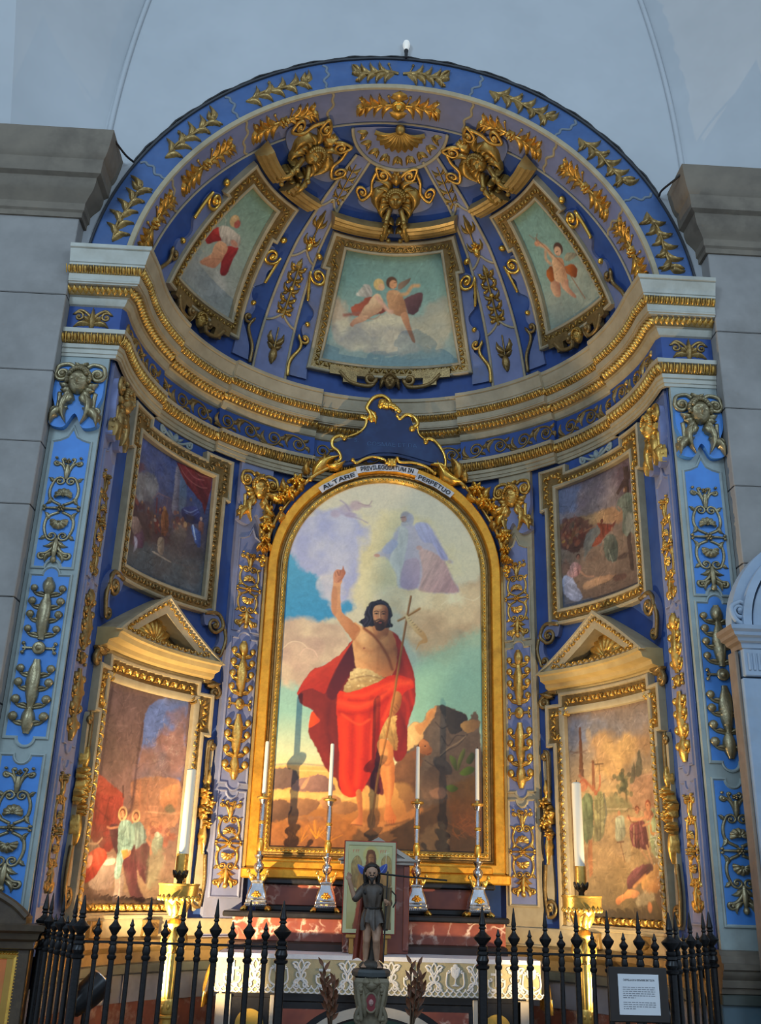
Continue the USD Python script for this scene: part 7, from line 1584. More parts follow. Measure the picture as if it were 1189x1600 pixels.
p.l(U('-446 4513 -399 4596 -411 4647'), .008, (110, 60, 48), .8); p.l(U('-216 4467 -125 4477 -79 4475'), .012, (196, 132, 92), .8); p.b(U('-450 4432'), .02, .012, (196, 140, 56), .8, .5)
p.f(U('-204 4429 -110 4472 -33 4462 -15 4298 -67 4223 -218 4215 -226 4320'), (152, 144, 130), (118, 112, 104), (.5, -1), .9, .012, .25)
fig(p, U('2 4497')[0], .016, (150, 84, 60), U('-61 4499 47 4461 126 4437 178 4455 139 4400 38 4362 -45 4307 -137 4308 -87 4363 -21 4413'), (168, 88, 58), (130, 60, 46), hair=(96, 50, 40)); p.f(U('-219 4204 -153 4290 -46 4296 -20 4233 -71 4179'), (160, 124, 98), (140, 108, 88), (0, -1), .8, .01)
fig(p, U('122 4394')[0], .020, (166, 118, 90), U('20 4334 118 4350 176 4266 162 4117 66 4132 9 4203'), (116, 120, 102), (90, 92, 82)); p.l(U('59 4233 85 4160 104 4111'), .008, (176, 176, 156), .6)
p.f(U('318 4882 391 4866 381 4621 359 4277 368 3970 318 3994 299 4295'), (104, 76, 66), (76, 56, 50), (1, 0), 1, .005, .2, False); p.f(U('200 4685 296 4759 476 4855 499 4801 327 4708 224 4665'), (102, 74, 66), (78, 56, 52), (1, 0), 1, .005, .15, False); p.l(U('444 4598 464 4525'), .03, (78, 58, 52), .9)
p.l(U('407 4601 451 4651 438 4701'), .024, (150, 146, 128), 1)
p.f(U('208 4591 274 4637 390 4618 413 4499 412 4265 362 4298 305 4272 253 4353 276 4490'), (142, 146, 124), (108, 112, 98), (1, -.3), 1, .006, .15, fold=((.1, -1), .02, .4)); p.f(U('336 4470 403 4415 404 4273 353 4300 306 4277 299 4372'), (184, 178, 158), a=.7, soft=.01, n=.2); p.l(U('272 4536 340 4507 404 4502'), .008, (84, 86, 78), .7)
p.b(U('332 4673'), .020, .026, (124, 84, 56), 1, .4); p.b(U('309 4675'), .012, .018, (196, 146, 112), .95, .4); p.l(U('228 4618 197 4561 235 4515'), .016, (126, 128, 112), .9); p.l(U('254 4700 203 4627 168 4525'), .005, (120, 84, 72), .7)
p.f(U('-246 4014 -82 4032 134 4000 36 3965 -118 3958 -242 3958'), (204, 156, 116), (176, 132, 100), (1, 0), .9, .008, .15); p.f(U('101 3992 240 3983 261 3941 129 3942'), (112, 70, 62), a=.8, soft=.008); p.f(U('181 4145 300 4143 279 4106 178 4113'), (92, 70, 64), a=.8, soft=.008)
p.l(U('-87 3962 36 3965 134 3995'), .006, (80, 64, 58), .7); p.f(U('-264 3957 112 3936 498 3913 511 3801 -52 3834 -258 3834'), (124, 98, 84), (100, 80, 72), (0, -1), .6, .03, .3)
p.f(U('-502 3959 -338 3905 -162 3858 -344 3817 -509 3819'), (98, 106, 124), a=.8, soft=.02, n=.2)
p.f(U('-481 4108 -383 4111 -345 4041 -268 3902 -354 3880 -461 3962'), (192, 188, 206), (140, 146, 176), (.4, -1), 1, .006, .15, fold=((.8, -.6), .02, .3))
fig(p, U('-296 4257')[0], .022, (164, 112, 90), U('-415 4169 -348 4223 -265 4170 -290 4113 -356 4088 -424 4125'), (214, 164, 152), (170, 118, 112), hair=(96, 56, 48)); p.l(U('-282 4128 -213 4068 -133 4050'), .016, (190, 140, 110), .9); p.b(U('-439 4254'), .02, .024, (170, 128, 104), .95, .4); p.f(U('-489 4219 -418 4250 -394 4176 -466 4134'), (160, 116, 92), a=.9, soft=.008)
p.strokes(900, .35, .045, .006, 4); p.fade(.9, (118, 98, 88), .28, 5, 4); p.mott(.26, 9, 4); p.mott(.22, 42, 6); p.C = 1.12*p.C**1.15; p.wb(WB_FR); p.build('fresco_surface', SIDES[1]['up'], SIDES[1]['fn'], .003, in_poly(UI), 'faded scene of a tunic-clad man raised on a cross among soldiers', .6)
# -- two haloed saints at a sickbed
p = base((-.50, 1.37), (.50, 2.965), [(1.38, (88, 70, 60)), (1.55, (130, 102, 80)), (1.7, (140, 106, 90)), (2.1, (132, 96, 92)), (2.5, (128, 98, 94)), (2.96, (122, 96, 98))])
p.f(U('-525 2909 -369 2922 -418 2554 -402 2280 -508 2268 -541 2624'), (108, 86, 92), a=.8, soft=.02, n=.2); p.l(U('-381 2901 -390 2649 -388 2290'), .03, (84, 62, 70), .7); p.l(U('-406 2647 -324 2646 -143 2670'), .008, (150, 122, 116), .4)
p.f(U('33 2741 59 2838 144 2912 248 2945 449 2952 452 2779 458 2334 15 2271 33 2492 39 2622'), (112, 132, 192), (104, 118, 172), (0, -1), 1, .008, .15)
p.cloud(U('8 2475 186 2594 279 2724 459 2821 493 2347 27 2281'), (164, 118, 108), (140, 112, 120), .95, .05, 9, 5); p.cloud(U('262 2842 437 2899 452 2779 312 2769'), (140, 110, 118), (150, 120, 116), .7, .03, 12, 3)
p.f(U('4 2297 445 2332 451 1999 0 1969 -5 2150'), (190, 130, 96), (158, 106, 82), (-1, -.6), .95, .01, .15); p.f(U('283 2240 437 2302 447 2131 312 2120'), (226, 152, 98), (206, 130, 84), (0, -1), .9, .015, .1); p.l(U('153 2080 441 2083'), .010, (206, 158, 122), .7); p.f(U('337 2122 394 2155 438 2101 367 2087'), (104, 106, 84), a=.8, soft=.012)
for q in (U('67 2285 90 2066'), U('146 2293 166 2081')): p.l(q, .02, (176, 112, 84), .6)
p.l(U('12 2289 5 2096 -41 2047'), .03, (84, 56, 64), .8); p.l(U('23 2715 8 2475 9 2307'), .022, (92, 66, 72), .7)
crowd(p, U('202 1928 235 1957 288 1942 348 1955 397 1948 393 1893'), .03, [(160, 92, 72), (140, 86, 72), (172, 112, 88)], 3)
gs = np.random.default_rng(6)
for k in range(38): c = U('309 2512')[0]+gs.normal(0, 1, 2)*[.085, .13]; p.l(crom(np.cumsum(np.vstack([c, gs.normal(0, .016, (4, 2))]), 0), 3), .003, (196, 170, 160), .45)
p.f(U('-562 2241 -395 2285 -243 2235 -100 2177 -89 2079 -100 1954 -159 1786 -408 1808 -575 1941 -572 2116'), (164, 68, 54), (116, 44, 42), (.3, -1), 1, .01, .15, fold=((.3, -1), .04, .35)); p.f(U('-577 2230 -394 2281 -235 2231 -99 2173 -190 2160 -420 2156 -581 2116'), (182, 88, 66), (150, 66, 52), (1, -.4), .9, .008, .1)
for q in (U('-502 2148 -382 2064 -230 1998'), U('-420 2156 -390 2029 -391 1902'), U('-247 2146 -274 1995')): p.l(q, .012, (92, 36, 38), .5)
p.l(U('-112 2239 -97 2159'), .014, (72, 44, 42), .8)
p.f(U('-641 1536 -84 1540 94 1491 77 1439 -657 1473'), (126, 98, 88), (104, 82, 76), (0, -1), .9, .012, .15); p.f(U('-652 1458 -190 1456 319 1466 452 1441 328 1405 -641 1419'), (186, 150, 108), (150, 118, 90), (1, 0), .9, .012, .15); p.f(U('-656 1412 434 1405 431 1334 -632 1334'), (98, 76, 66), a=.8, soft=.015)
p.f(U('-217 1723 -115 1740 -105 1548 -353 1546 -316 1645'), (172, 146, 132), (134, 108, 100), (1, -.5), 1, .007, .1); p.f(U('-216 1719 -108 1740 -114 1701 -210 1690'), (206, 184, 166), a=.9, soft=.005)
p.f(U('-553 1769 -453 1765 -480 1682 -559 1608 -614 1591 -618 1695'), (184, 168, 158), a=1, soft=.008, n=.1)
fig(p, U('-473 1939')[0], .022, (150, 108, 84), U('-597 1894 -499 1912 -395 1851 -294 1814 -331 1778 -453 1765 -564 1810'), (166, 134, 110), (128, 100, 84)); p.l(U('-420 1825 -328 1829 -276 1866'), .014, (182, 142, 112), .9)
p.f(U('-411 1758 -293 1805 -195 1758 -238 1689 -347 1587 -591 1544 -605 1591 -512 1681'), (196, 82, 52), (158, 52, 40), (.5, -1), 1, .007, .1, fold=((.6, -.8), .025, .35)); p.f(U('-415 1742 -361 1744 -363 1685 -413 1668'), (206, 160, 132), a=.8, soft=.008)
p.f(U('-207 1956 -109 1962 -49 1790 -100 1771 -176 1871'), (78, 40, 50), a=.95, soft=.008); p.l(U('-107 1954 -189 1940 -234 1946'), .014, (180, 120, 90), .8)
fig(p, U('62 2037')[0], .026, (190, 122, 88), U('25 1976 127 1996 196 1887 181 1818 133 1798 75 1840'), (134, 152, 144), (104, 120, 118), hair=(110, 56, 40), halo=(220, 176, 116)); p.f(U('116 1824 212 1865 235 1794 241 1584 166 1631 113 1722 95 1796'), (104, 52, 58), (74, 36, 44), (1, 0), 1, .008, .1, fold=((0, -1), .02, .3)); p.l(U('196 1882 240 1839 248 1785'), .02, (176, 112, 84), .9)
p.f(U('29 1798 75 1840 110 1779 155 1578 242 1457 124 1465 32 1593 -17 1722'), (98, 46, 54), (68, 32, 42), (1, -.2), 1, .008, .1, fold=((.1, -1), .02, .35)); p.f(U('-78 1617 5 1636 12 1524 -12 1473 -81 1456 -69 1532'), (166, 142, 132), (130, 108, 104), (1, 0), 1, .008, .1)
fig(p, U('-82 2044')[0], .031, (206, 140, 100), U('-104 1976 1 2001 63 1947 55 1804 -13 1739 -31 1618 -91 1616 -90 1788'), (140, 168, 160), (104, 126, 122), (1, -.2), hair=(120, 64, 44), halo=(236, 190, 122)); p.l(U('-98 2052 -94 2030'), .005, (90, 50, 40), .8); p.l(U('-70 2054 -66 2050'), .005, (80, 44, 36), .9); p.b(U('-83 2013'), .012, .008, (120, 66, 48), .8); p.b(U('58 2018'), .010, .008, (104, 56, 42), .8); p.l(U('-41 1967 -24 1835 -34 1704'), .008, (96, 116, 112), .7); p.l(U('-14 1969 8 1881'), .008, (168, 190, 180), .6); p.l(U('107 1958 136 1861'), .008, (92, 110, 108), .7); p.l(U('-30 1609 -18 1473'), .010, (186, 164, 150), .8); p.l(U('-51 1473 11 1456'), .008, (170, 120, 92), .9); p.l(U('34 1963 59 1857 18 1784'), .03, (134, 160, 152), .9); p.l(U('-72 1842 -29 1826 21 1846'), .01, (86, 102, 100), .6)
p.f(U('-50 1795 15 1806 42 1763 -19 1735'), (222, 138, 62), (186, 104, 50), (1, -1), 1, .005, 0, False); p.b(U('38 1785'), .014, .018, (190, 120, 84), .9)
for c, r in ((U('-80 2049')[0], .046), (U('61 2041')[0], .041)): a = np.linspace(0, 2*pi, 26); p.l(np.c_[c[0]+r*np.cos(a), c[1]+r*1.05*np.sin(a)], .004, (240, 204, 140), .5)
p.f(U('246 1885 314 1934 356 1891 330 1816 274 1777'), (138, 146, 128), (104, 112, 100), (1, -1), .9, .01, .2); p.b(U('290 1924'), .024, .02, (176, 172, 154), .9, .5); p.f(U('237 1776 368 1808 356 1627 258 1553'), (128, 124, 100), a=.6, soft=.03, n=.4)
p.strokes(900, .35, .045, .006, 5); p.fade(.9, (118, 98, 88), .28, 5, 5); p.mott(.26, 9, 5); p.mott(.22, 42, 7); p.C = 1.12*p.C**1.15; p.wb(WB_FR); p.build('fresco_surface', SIDES[-1]['lo'], SIDES[-1]['fn'], .003, in_poly(LI), 'faded scene of two haloed saints in green robes beside a sickbed', .6)
# -- the crucified men and the kneeling victim
p = base((-.50, 1.37), (.50, 2.965), [(1.38, (86, 68, 46)), (1.55, (116, 94, 64)), (1.8, (160, 128, 88)), (2.15, (184, 148, 104)), (2.35, (200, 160, 108)), (2.6, (178, 150, 124)), (2.8, (158, 146, 144)), (2.96, (156, 128, 112))])
p.cloud(U('-462 2929 -195 2901 -59 2836 -205 2753 -461 2700'), (146, 150, 172), (160, 150, 150), .8, .05, 9, 3); p.cloud(U('-205 2753 4 2732 389 2735 499 2607 208 2546 50 2442 -194 2436 -216 2606'), (232, 180, 106), (206, 156, 104), .9, .07, 7, 6); p.cloud(U('23 2949 544 2923 551 2669 193 2759'), (176, 148, 128), (160, 138, 126), .7, .05, 8, 2); p.b(U('-279 2770'), .03, .05, (226, 182, 120), .5, .8)
p.f(U('162 2392 319 2426 567 2417 582 2173 156 2188 138 2298'), (204, 152, 112), (168, 122, 94), (1, -.2), .95, .01, .12); p.l(U('146 2380 318 2417 549 2414'), .008, (222, 176, 136), .7)
for P in (U('169 2461 206 2523 213 2448 190 2377 145 2371'), U('214 2457 268 2600 301 2542 297 2441 239 2409')): p.f(P, (126, 120, 94), (104, 98, 78), (1, 0), .9, .008, .2)
g2 = np.random.default_rng(2)
for k in range(34): c = U('58 2377')[0]+g2.normal(0, 1, 2)*[.045, .05]; p.b(c, .022, .02, ((106, 104, 76), (132, 124, 86), (90, 90, 68))[k % 3], .75, .5)
p.l(U('94 2300 97 2182'), .02, (110, 96, 70), .8); p.f(U('-146 2267 -33 2308 49 2275 157 2197 -45 2170 -152 2183'), (150, 138, 96), a=.8, soft=.02, n=.3); p.l(U('-151 2202 98 2191'), .012, (206, 176, 132), .7)
p.f(U('-320 2039 156 2045 136 1851 -142 1800 -334 1831'), (190, 152, 104), (160, 126, 88), (0, -1), .6, .03, .15)
p.f(U('-375 2839 -355 2837 -346 2450 -391 2452'), (150, 96, 62), (120, 76, 52), (1, 0), 1, .004, .1, False); p.l(U('-470 2655 -386 2639 -300 2653'), .007, (136, 96, 76), .9); p.l(U('-458 2630 -386 2649 -308 2624'), .005, (136, 96, 76), .8); p.f(U('-258 2571 -232 2569 -233 2357 -268 2339'), (156, 100, 66), a=1, soft=.005, sm=False); p.l(U('-227 2539 -139 2537'), .009, (110, 76, 56), .9); p.l(U('-180 2536 -186 2459'), .006, (130, 90, 62), .9)
p.l(U('-391 2462 -297 2389 -260 2349'), .022, (196, 112, 70), .9); p.l(U('-180 2449 -185 2383 -208 2336'), .018, (200, 116, 76), .9); p.l(U('-258 2377 -236 2319'), .02, (200, 120, 76), .9)
fig(p, U('-229 2328')[0], .022, (196, 118, 76), U('-244 2300 -162 2324 -142 2141 -187 1995 -279 1987 -262 2131'), (176, 162, 108), (138, 128, 88)); p.l(U('-149 2314 -133 2173 -158 2105'), .016, (112, 112, 96), .8)
fig(p, U('-356 2383')[0], .042, (222, 140, 92), U('-375 2287 -276 2311 -270 2113 -312 1974 -380 1998'), (138, 144, 100), (106, 112, 80), hair=(196, 104, 64))
p.f(U('-330 1984 -292 1983 -302 1736 -335 1709 -345 1854'), (172, 110, 68), a=.9, soft=.006, sm=False); p.f(U('-386 1901 -348 1900 -372 1627 -420 1653'), (148, 100, 66), a=.6, soft=.01); p.l(U('-288 1946 -237 1936 -248 1782 -79 1764'), .006, (140, 108, 74), .5)
fig(p, U('4 2168')[0], .020, (206, 146, 102), U('-34 2133 50 2138 58 1994 7 1968 -47 1987'), (188, 184, 152), (150, 148, 122)); p.l(U('-84 2111 -33 2142 21 2130'), .008, (160, 126, 100), .8); p.f(U('22 1986 105 1975 91 1830 23 1843'), (176, 150, 112), a=.7, soft=.01); p.l(U('-35 1960 34 1963'), .012, (110, 66, 46), .9); p.l(U('-1 1960 14 1897 35 1826'), .008, (120, 76, 50), .9)
p.l(U('68 2174 127 2194 245 2183'), .007, (124, 84, 66), .7); p.f(U('432 2182 544 2149 554 2047 481 2058 440 2121'), (150, 74, 52), (104, 52, 42), (1, -1), 1, .008, .1)
p.f(U('332 2143 447 2172 478 2041 463 1931 396 1848 336 1926'), (182, 184, 136), (142, 146, 110), (1, -.3), 1, .008, .15, fold=((.1, -1), .02, .35)); p.l(U('353 2064 362 2011 457 2008'), .022, (222, 148, 76), .9)
fig(p, U('206 2176')[0], .026, (200, 132, 92), U('107 2064 176 2097 280 2097 312 1918 214 1911 130 1935'), (142, 82, 78), (104, 58, 60), hair=(150, 84, 60)); p.l(U('158 2071 146 1948'), .008, (214, 172, 120), .7)
fig(p, U('339 2200')[0], .032, (218, 146, 100), U('288 2163 382 2167 392 2123 311 2100'), (200, 136, 96), (170, 110, 80), hair=(170, 88, 58)); p.l(U('92 2128 207 2114 330 2126'), .02, (216, 146, 100), .95); p.l(U('101 2145 132 2099 204 2087'), .012, (150, 84, 66), .8)
p.l(U('324 2210 339 2205'), .005, (90, 50, 38), .9); p.l(U('185 2182 199 2177'), .005, (80, 44, 36), .9); p.l(U('112 2037 166 2009 257 2024'), .007, (96, 54, 54), .8); p.l(U('232 2068 248 1945'), .006, (178, 120, 108), .6); p.l(U('376 2124 340 2082 262 2067'), .014, (206, 140, 98), .9); p.l(U('-226 2271 -226 2084 -245 2001'), .006, (112, 106, 72), .8); p.l(U('-332 2257 -339 2040'), .006, (90, 98, 66), .8); p.l(U('-171 2287 -190 2036'), .006, (196, 184, 132), .7); p.l(U('214 1911 294 1832'), .018, (190, 138, 100), .8); p.l(U('291 1927 338 1815'), .018, (206, 152, 110), .8)
p.f(U('215 1721 303 1781 398 1806 465 1714 424 1647 312 1604 212 1628'), (222, 164, 92), (176, 118, 66), (.6, -1), 1, .008, .15); p.f(U('42 1686 83 1747 172 1790 322 1811 348 1772 252 1722 146 1678 58 1630'), (132, 78, 78), (96, 54, 58), (.5, -1), 1, .007, .12, fold=((.8, .5), .02, .35))
p.f(U('-83 1562 1 1607 72 1634 168 1619 150 1585 25 1573 -59 1528'), (216, 144, 84), (172, 106, 62), (0, -1), 1, .006, .08); p.l(U('115 1652 206 1704 253 1730'), .022, (206, 142, 84), .9); p.f(U('166 1602 285 1629 338 1572 230 1528 131 1533'), (176, 156, 122), a=.8, soft=.012, n=.4); p.b(U('280 1521'), .026, .036, (204, 128, 74), .95, .5); p.f(U('357 1605 486 1640 535 1535 421 1508'), (112, 82, 64), a=.8, soft=.015, n=.4)
for k in range(300): t = g2.random(); c = U('437 2034')[0]*(1-t)+U('505 1438')[0]*t+g2.normal(0, 1, 2)*[.035, .03]; p.b(c, g2.uniform(.003, .009), g2.uniform(.003, .012), (216, 204, 184), .75, .4)
p.strokes(900, .35, .045, .006, 8); p.fade(.9, (118, 98, 88), .28, 5, 8); p.mott(.26, 9, 8); p.mott(.22, 42, 9); p.C = 1.12*p.C**1.15; p.wb(WB_FR); p.build('fresco_surface', SIDES[1]['lo'], SIDES[1]['fn'], .003, in_poly(LI), 'faded scene of crucified men, executioners and a kneeling victim', .6)
# ------------------------------------------------------------------ the dome paintings
p = Paint((-.72, .58), (.72, 1.72), .0075); p.grad([(.58, (134, 160, 160)), (.8, (150, 164, 154)), (1.1, (140, 166, 156)), (1.4, (118, 156, 150)), (1.72, (112, 146, 138))])
p.cloud(U('-725 1106 -597 1232 -432 1165 -459 963 -719 912'), (206, 178, 150), (180, 164, 144), .8, .05, 8, 4); p.cloud(U('179 1070 369 1185 563 1224 614 910 512 797 253 783'), (186, 176, 150), (164, 160, 144), .85, .06, 8, 6); p.f(U('-752 904 -623 995 -586 847 -712 727'), (124, 172, 180), a=.7, soft=.04)
p.cloud(U('-601 925 -513 1016 -334 1081 -237 1067 -92 1141 10 1158 127 1096 185 906 112 767 -67 737 -273 760 -440 751 -572 818'), (206, 196, 168), (164, 158, 150), .97, .03, 8, 2); p.cloud(U('-73 941 67 976 186 881 254 764 -67 737'), (214, 204, 176), (186, 176, 156), .8, .03, 9, 9)
p.f(U('-406 1157 -299 1234 -211 1293 -95 1241 -54 1168 -155 1112 -359 1077'), (176, 88, 62), (128, 62, 50), (1, -.3), 1, .008, .15); p.f(U('-365 1287 -315 1355 -265 1405 -213 1367 -211 1287 -300 1277'), (204, 198, 184), (170, 162, 154), (1, 0), 1, .008, .1, fold=((-.6, 1), .015, .4))
p.f(U('115 1271 202 1319 291 1339 300 1276 254 1143 177 1127 136 1196'), (108, 70, 74), (78, 48, 54), (1, -1), 1, .008, .1); p.f(U('58 1426 127 1463 177 1480 153 1432 98 1383 54 1370'), (148, 120, 98), (110, 90, 76), (1, 0), 1, .006)
p.f(U('-59 1330 3 1369 67 1346 121 1259 151 1133 88 1109 -3 1145 -43 1218'), (204, 152, 108), (160, 110, 76), (1, -.3), 1, .007, .06); p.f(U('88 1121 151 1146 194 1007 244 867 219 855 157 970'), (200, 142, 102), (156, 104, 76), (1, 0), 1, .006); p.l(U('87 1321 144 1333 193 1399 257 1403'), .032, (206, 160, 112), 1); p.b(U('-12 1437'), .055, .058, (92, 60, 44), 1, .25); p.b(U('4 1419'), .038, .042, (212, 152, 108), 1, .3); p.l(U('13 1435 32 1438'), .006, (90, 56, 44), .8); p.l(U('15 1388 34 1395'), .006, (150, 70, 60), .9); p.b(U('42 1339'), .03, .02, (222, 172, 124), .6, .9)
p.f(U('-192 1295 -135 1319 -89 1253 -105 1165 -180 1110 -256 1059 -333 1056 -297 1147 -235 1229'), (226, 192, 152), (184, 138, 106), (.5, -1), 1, .007, .06); p.l(U('-154 1286 -95 1228 -42 1168 -3 1151'), .034, (222, 172, 146), 1); p.f(U('-415 994 -359 1065 -244 1103 -256 1052 -357 1003 -388 973'), (214, 166, 130), (176, 124, 98), (0, -1), 1, .006); p.l(U('-475 1072 -386 1098 -322 1119'), .03, (158, 96, 80), .9); p.b(U('-138 1411'), .052, .056, (212, 178, 116), 1, .3); p.b(U('-112 1388'), .032, .034, (224, 176, 136), .9, .4); p.l(U('-269 1076 -173 1073 -117 1114'), .012, (170, 120, 96), .6)
p.mott(.10, 12, 3); p.strokes(500, .2, .05, .008, 4); p.mott(.16, 46, 6); p.wb(WB_DM); p.build('painted_plaster', DOME[0][0], DOME[0][1], .004, in_poly(CI), 'two cherubs, one fair and one dark-haired, embracing on a pale cloud', .6)
p = Paint((-.38, .62), (.38, 1.76), .0068); p.grad([(.62, (162, 160, 150)), (.9, (158, 160, 150)), (1.2, (146, 160, 148)), (1.5, (128, 152, 138)), (1.76, (116, 146, 132))]); p.cloud(U('-357 660 -294 895 -61 987 98 954 219 823 208 684 -140 674'), (182, 178, 168), (150, 150, 144), .8, .07, 7, 3)
p.f(U('-7 1185 68 1250 124 1258 135 1140 149 1046 148 984 83 965 40 1052'), (168, 46, 46), (120, 30, 36), (1, -.4), 1, .007, .08, fold=((-.3, -1), .02, .3)); p.f(U('-270 1114 -236 1192 -201 1266 -131 1290 -110 1236 -48 1233 -126 1164 -193 1090'), (182, 54, 50), (136, 34, 38), (1, -1), 1, .007, .08, fold=((1, .3), .02, .3))
p.f(U('-120 1134 -80 1203 9 1210 35 1131 22 1014 -22 959 -129 922 -172 913 -168 948 -108 1049'), (220, 166, 128), (176, 118, 90), (.6, -.8), 1, .007, .05); p.l(U('-145 944 -81 1014 -5 1064'), .008, (160, 104, 82), .6); p.f(U('-177 1284 -93 1346 -3 1355 73 1352 116 1268 45 1234 -49 1211 -136 1231'), (212, 198, 182), (160, 146, 136), (.6, -1), 1, .007, .08, fold=((.5, -1), .015, .4)); p.b(U('54 1268'), .045, .026, (190, 128, 104), .9, .5)
p.b(U('-77 1421'), .054, .054, (204, 166, 118), 1, .25); p.b(U('-34 1418'), .034, .038, (176, 84, 76), .95, .4); p.b(U('-89 1433'), .028, .02, (224, 188, 140), .7, .8); p.l(U('-231 1366 -171 1371 -136 1328'), .006, (206, 200, 184), .7)
p.mott(.12, 12, 5); p.strokes(500, .2, .05, .008, 4); p.mott(.16, 46, 6); p.wb(WB_DM); p.build('painted_plaster', DOME[-1][0], DOME[-1][1], .004, in_poly(SI), 'fair cherub in white and red drapery floating in a grey-green sky', .6)
p = Paint((-.38, .62), (.38, 1.76), .0068); p.grad([(.62, (150, 158, 142)), (.9, (148, 160, 144)), (1.3, (134, 164, 150)), (1.76, (122, 156, 146))]); p.cloud(U('161 1101 350 1011 396 766 240 665 18 779 29 967'), (178, 178, 156), (150, 156, 140), .7, .07, 7, 4); p.cloud(U('-230 963 18 779 295 573 -90 511 -283 660'), (164, 164, 146), (144, 150, 134), .6, .07, 7, 8)
p.f(U('79 1174 143 1196 253 1131 192 1116 107 1132'), (166, 152, 124), (128, 116, 98), (1, 0), 1, .006, .1, fold=((1, .3), .015, .4)); p.f(U('-175 1163 -82 1188 -121 1070 -173 1068'), (186, 98, 36), (140, 70, 28), (1, 0), 1, .006, .1); p.f(U('47 1113 142 1086 169 1013 112 968 58 1016 35 1067'), (186, 98, 38), (134, 64, 28), (1, -1), 1, .006, .1)
p.f(U('-160 1062 -81 1036 -117 923 -154 902 -193 940 -199 1022'), (222, 168, 130), (172, 114, 88), (1, 0), 1, .006); p.f(U('-67 1016 23 1002 -1 930 39 820 5 824 -67 938'), (224, 168, 132), (176, 118, 92), (1, 0), 1, .006); p.f(U('-39 1239 62 1189 41 1103 22 1016 -49 1000 -118 1061 -85 1157'), (232, 182, 138), (190, 134, 98), (1, -.2), 1, .006, .04); p.b(U('-74 1098'), .006, .008, (150, 96, 74), .8); p.l(U('-106 1437 -47 1364 -32 1262 -26 1219'), .034, (222, 168, 126), 1); p.l(U('-68 1335 -103 1273 -85 1210'), .026, (214, 160, 122), .9); p.b(U('-106 1437'), .03, .026, (204, 144, 110), 1, .4)
p.b(U('74 1282'), .054, .058, (86, 56, 46), 1, .25); p.b(U('54 1267'), .040, .042, (222, 172, 138), 1, .35); p.b(U('44 1266'), .010, .006, (70, 44, 40), .9); p.l(U('20 1246 43 1227'), .006, (170, 96, 84), .8)
p.l(U('-91 1491 -24 1297 40 1130 87 910 130 748'), .009, (160, 104, 72), 1, True); p.l(U('-130 1541 -111 1488 -97 1460'), .006, (140, 96, 72), .9); p.l(U('-50 1509 -82 1479 -95 1452'), .006, (140, 96, 72), .9)
p.mott(.10, 12, 7); p.strokes(500, .2, .05, .008, 4); p.mott(.16, 46, 6); p.wb(WB_DM); p.build('painted_plaster', DOME[1][0], DOME[1][1], .004, in_poly(SI), 'dark-haired cherub with orange drapery holding a long staff', .6)
# ------------------------------------------------------------------ the icon
p = Paint((-.162, 1.312), (.162, 1.888), .0035); p.grad([(1.3, (166, 150, 86)), (1.45, (186, 176, 118)), (1.9, (196, 194, 138))]); w = .0042
p.b(U('5 1818'), .058, .060, (206, 190, 112), .9, .15)
for P in (U('-122 1604 -137 1752 -97 1810 -63 1771 -65 1701 -71 1606'), U('156 1612 157 1769 118 1816 82 1776 93 1689 114 1611')): p.f(P, (182, 150, 86), (140, 104, 58), (0, -1), .95, .003, .1, fold=((.1, -1), .006, .6)); p.l(np.vstack([P, P[:1]]), .003, (110, 74, 40), .8)
p.f(U('-71 1727 8 1747 87 1732 133 1594 136 1457 159 1281 -100 1274 -93 1451 -94 1588'), (170, 124, 62), (112, 76, 44), (.4, -1), 1, .004, .1, fold=((.1, -1), .012, .5)); p.f(U('-93 1451 -50 1538 -18 1411 -42 1284 -105 1282'), (176, 66, 40), (120, 44, 30), (0, -1), .8, .006); p.f(U('51 1540 124 1585 139 1373 95 1279'), (104, 116, 78), a=.7, soft=.006, n=.2)
p.f(U('-91 1753 -48 1737 -6 1729 9 1699 -55 1684 -80 1710'), (52, 78, 168), (34, 52, 124), (1, -1), 1, .003); p.f(U('55 1722 92 1750 124 1759 121 1707 89 1688 61 1696'), (56, 82, 172), (34, 52, 124), (1, -1), 1, .003); p.l(U('-86 1749 -38 1720 -9 1694'), w*.7, (170, 190, 226), .8); p.l(U('115 1750 93 1715 74 1697'), w*.7, (170, 190, 226), .8)
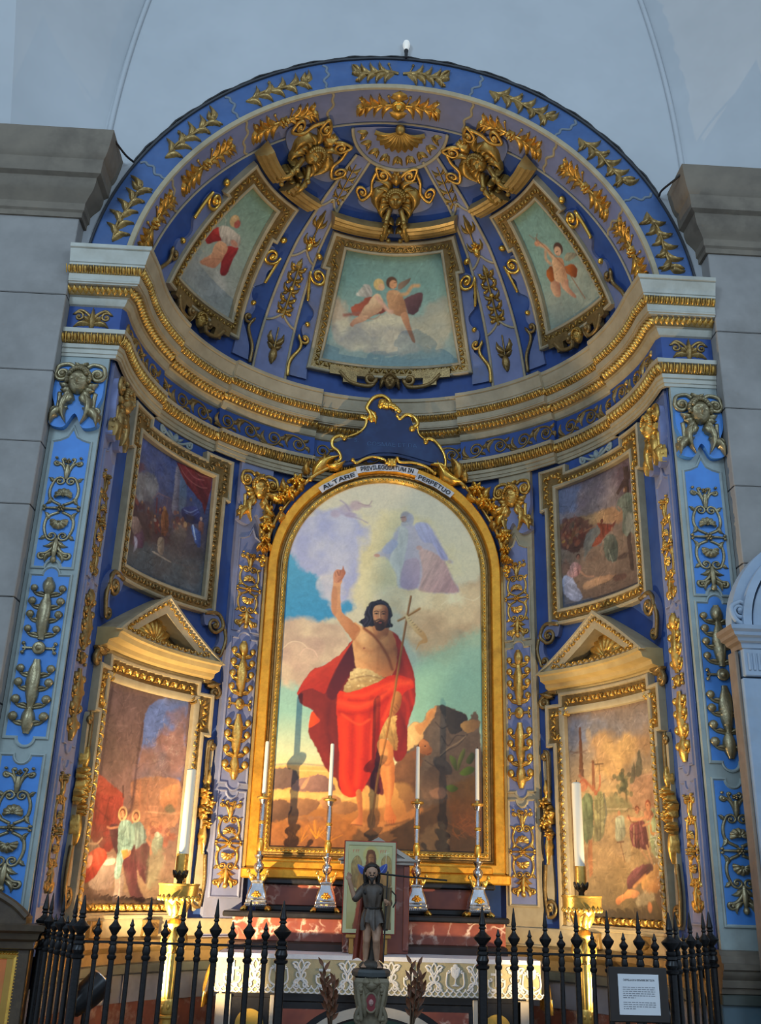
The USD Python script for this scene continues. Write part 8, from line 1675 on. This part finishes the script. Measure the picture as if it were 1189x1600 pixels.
p.f(U('-32 1816 -14 1848 14 1853 38 1827 45 1757 55 1731 27 1713 -10 1712 -38 1728 -30 1764'), (128, 74, 36), (84, 46, 26), (1, -.4), 1, .003, .2); p.f(U('-13 1813 5 1826 24 1814 26 1774 8 1747 -12 1773'), (196, 132, 72), (150, 92, 50), (1, 0), 1, .003); p.l(U('-8 1800 1 1802'), .003, (60, 34, 24)); p.l(U('11 1802 22 1800'), .003, (60, 34, 24)); p.l(U('6 1800 7 1782'), .002, (110, 66, 40)); p.b(U('7 1760'), .012, .014, (96, 54, 30), .8, .5)
p.l(U('117 1847 115 1759'), .003, (226, 226, 196), .8); p.l(U('99 1829 136 1835'), .003, (226, 226, 196), .8); p.b(U('-32 1676'), .02, .018, (204, 146, 60), .8, .4); p.b(U('103 1671'), .014, .02, (190, 130, 76), .8, .4)
for x in (-.125, -.105, -.09, .075, .09, .108): p.l(np.array([[x, 1.835], [x, 1.852]]), .004, (206, 84, 60), .8); p.l(np.array([[x, 1.845], [x+.008, 1.852]]), .003, (206, 84, 60), .8)
p.mott(.08, 40, 3); p.build('painted_field', ic, ficon, .0065, None, 'haloed bearded saint with wings and a blue collar on gold-green', .4)

# things of one kind share a group
GROUPS = {'altar_candlestick': 'silver candlesticks on the altar', 'altar_candle': 'thin candles on the altar', 'floor_candlestick': 'gilt floor candlesticks', 'thick_candle': 'thick candles on the floor candlesticks', 'pilaster': 'painted pilasters of the chapel',
          'fresco': 'side wall frescoes', 'pediment': 'pediments over the lower frescoes', 'dome_painting': 'paintings of the semi-dome', 'dome_rib': 'ribs of the semi-dome', 'cherub_relief': 'gilt cherub heads in the dome', 'floral_garland': 'garlands of the altarpiece',
          'strapwork_scroll': 'scrolls under the upper frescoes', 'strapwork_bracket': 'brackets under the pediments', 'flower_drop': 'flower drops beside the lower frescoes', 'crest_scroll': 'crest panels above the upper frescoes', 'iron_railing': 'iron railings', 'dried_plant': 'dried plants by the statue', 'spotlight': 'spotlights on the niche floor'}
for q in stage.GetPrimAtPath('/World').GetChildren():
    g = GROUPS.get(q.GetName().rstrip('0123456789').rstrip('_'))
    if g and q.GetCustomDataByKey('category'): q.SetCustomDataByKey('group', g)
